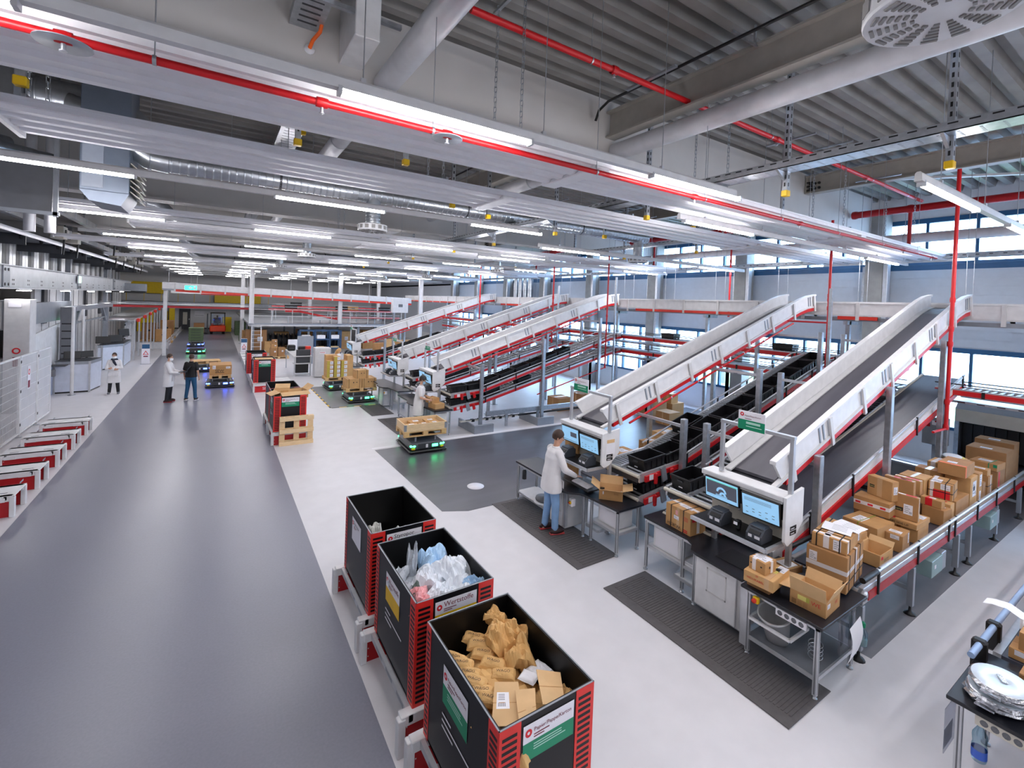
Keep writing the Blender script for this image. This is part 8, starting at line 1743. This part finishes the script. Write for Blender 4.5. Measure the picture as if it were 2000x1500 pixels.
person((5.35, 13.45, 0.014), radians(-28), 'man with black cap and blue mask handling cartons at the third station', 1.78, {1: ((0.1, 0.25, 1.14), (0.34, 0.16, 1.08)), -1: ((0.1, -0.25, 1.14), (0.34, -0.14, 1.06))}, 'coat', COATW, TROUB, mask=MASKB, lean=0.05, head_pitch=0.35, cap=True, sleeves='short', coat_len=0.58, handdirs={1: (Vector((1, -0.1, -0.1)), Vector((0, -1, -0.2)), Vector((0, 0, 1))), -1: (Vector((1, 0.1, -0.1)), Vector((0, 1, -0.2)), Vector((0, 0, 1)))})
person((5.05, 23.3, 0.0), radians(-30), 'woman with long blond hair and white coat behind the yellow edged boxes', 1.66, {1: ((0.1, 0.24, 1.15), (0.32, 0.14, 1.1)), -1: ((0.1, -0.24, 1.15), (0.32, -0.14, 1.1))}, 'coat', COATW, TROUB, hair=HAIRL, hairlong=True, lean=0.03, head_pitch=0.25)
person((-0.7, 21.14, 0.003), radians(66), 'man in black shirt and blue jeans seen from behind in the aisle', 1.75, None, 'shirt', SHIRTB, JEANB, sleeves='short', stance=((0.0, 0.16), (0.03, -0.15)), head_yaw=0.1, shoemat=BLK)
person((-1.38, 21.13, 0.003), radians(-8), 'man in white lab coat with face mask holding an open laptop in the aisle', 1.78, {1: ((0.1, 0.26, 1.12), (0.34, 0.14, 1.08)), -1: ((0.1, -0.25, 1.12), (0.36, -0.1, 1.07))}, 'coat', COATW, TROUB, mask=MASKW, head_pitch=0.1, head_yaw=-0.35, coat_len=0.58, handdirs={1: (Vector((1, -0.3, 0)), Vector((0, 0, 1)), Vector((0, 1, 0))), -1: (Vector((1, 0.2, 0)), Vector((0, 0, 1)), Vector((0, -1, 0)))})
t = T('laptop', 'open dark laptop held by the man in the white coat in the aisle', 'laptop', (-0.93, 21.07, 1.115), radians(-8)); m = M(); m.obx((0, 0, 0), (0.25, 0.36, 0.018), DGR, None, 0.004); m.build('keyboard_base', t); m = M(); m.obx((0.17, 0, 0.105), (0.25, 0.36, 0.012), DGR, RY(-1.0), 0.004); m.obx((0.163, 0, 0.108), (0.22, 0.33, 0.004), SCR2, RY(-1.0)); m.build('screen_lid', t)
person((-3.24, 23.42, 0.0), radians(-92), 'man with white face mask, dark scarf and white lab coat standing with crossed arms', 1.62, {1: ((0.06, 0.25, 1.13), (0.2, -0.03, 1.13)), -1: ((0.06, -0.25, 1.12), (0.22, 0.03, 1.09))}, 'coat', COATW, TROUB, hair=HAIRB, mask=MASKW, scarf=True, stance=((0.02, 0.15), (0.0, -0.15)), coat_len=0.5, shoemat=MGR, curl=0.6, handdirs={1: (Vector((0.2, -1, 0)), Vector((-1, 0, 0)), Vector((0, 0, 1))), -1: (Vector((0.2, 1, 0)), Vector((-1, 0, 0)), Vector((0, 0, 1)))})
t = T('person', 'dark dressed driver sitting in the forklift cab', 'person', (0.22, 55.05, 0.95), radians(-90)); m = M(); ell(m, [(0, 0, 0.05, 0.14, 0.18), (0.0, 0, 0.3, 0.12, 0.18), (0.02, 0, 0.52, 0.09, 0.18), (0.03, 0, 0.6, 0.05, 0.07)], TROUB); m.limb((0.03, 0, 0.58), (0.05, 0, 0.72), 0.055, 0.05, SKIN).ball((0.06, 0, 0.78), 0.1, SKIN, 14, (0.95, 0.78, 1.1))
for s_ in (1, -1): m.limb((0.05, s_ * 0.1, 0.1), (0.45, s_ * 0.12, 0.12), 0.085, 0.07, TROUB).limb((0.45, s_ * 0.12, 0.12), (0.5, s_ * 0.12, -0.05), 0.065, 0.05, TROUB).limb((0.0, s_ * 0.19, 0.5), (0.15, s_ * 0.24, 0.28), 0.055, 0.045, TROUB).limb((0.15, s_ * 0.24, 0.28), (0.38, s_ * 0.12, 0.35), 0.045, 0.035, TROUB)
b = m.build('body', t); b.modifiers.new('join', 'REMESH').voxel_size = 0.02; m = M(); m.ball((0.045, 0, 0.815), 0.106, HAIRB, 12, (0.95, 0.82, 0.85)); m.build('hair', t)
# ============================================================ CAMERA, WORLD, LIGHT
F_, CX_, CY_, YAW, PIT, ROL, HC = 902.06, 1000.0, 608.6, 0.571526, -0.0157, 0.038795, 4.1
fw = Vector((sin(YAW) * cos(PIT), cos(YAW) * cos(PIT), sin(PIT))); r0 = Vector((cos(YAW), -sin(YAW), 0)); u0 = r0.cross(fw)
r1 = r0 * cos(ROL) + u0 * sin(ROL); u1 = -r0 * sin(ROL) + u0 * cos(ROL)
cd = bpy.data.cameras.new('camera'); cam = bpy.data.objects.new('camera', cd); COL.objects.link(cam)
cam.matrix_world = Matrix(((r1.x, u1.x, -fw.x, 0), (r1.y, u1.y, -fw.y, 0), (r1.z, u1.z, -fw.z, HC), (0, 0, 0, 1)))
cd.sensor_width = 36; cd.sensor_fit = 'HORIZONTAL'; cd.lens = F_ / 2000 * 36; cd.shift_y = -(750 - CY_) / 2000; cd.shift_x = 0; cd.clip_start = 0.05; cd.clip_end = 300
SC.camera = cam
w = bpy.data.worlds.new('sky'); SC.world = w; w.use_nodes = True
bg = w.node_tree.nodes['Background']; bg.inputs['Color'].default_value = (0.62, 0.8, 1.0, 1); bg.inputs['Strength'].default_value = 6.0
SC.view_settings.view_transform = 'Standard'; SC.view_settings.look = 'None'; SC.view_settings.gamma = 1; SC.view_settings.use_curve_mapping = False
SC.view_settings.exposure = 1.6
c = SC.cycles
c.use_denoising = True; c.max_bounces = 6; c.diffuse_bounces = 4; c.glossy_bounces = 3; c.transmission_bounces = 4; c.transparent_max_bounces = 8
c.sample_clamp_indirect = 6.0; c.caustics_reflective = False; c.caustics_refractive = False; c.use_adaptive_sampling = True; c.adaptive_threshold = 0.02
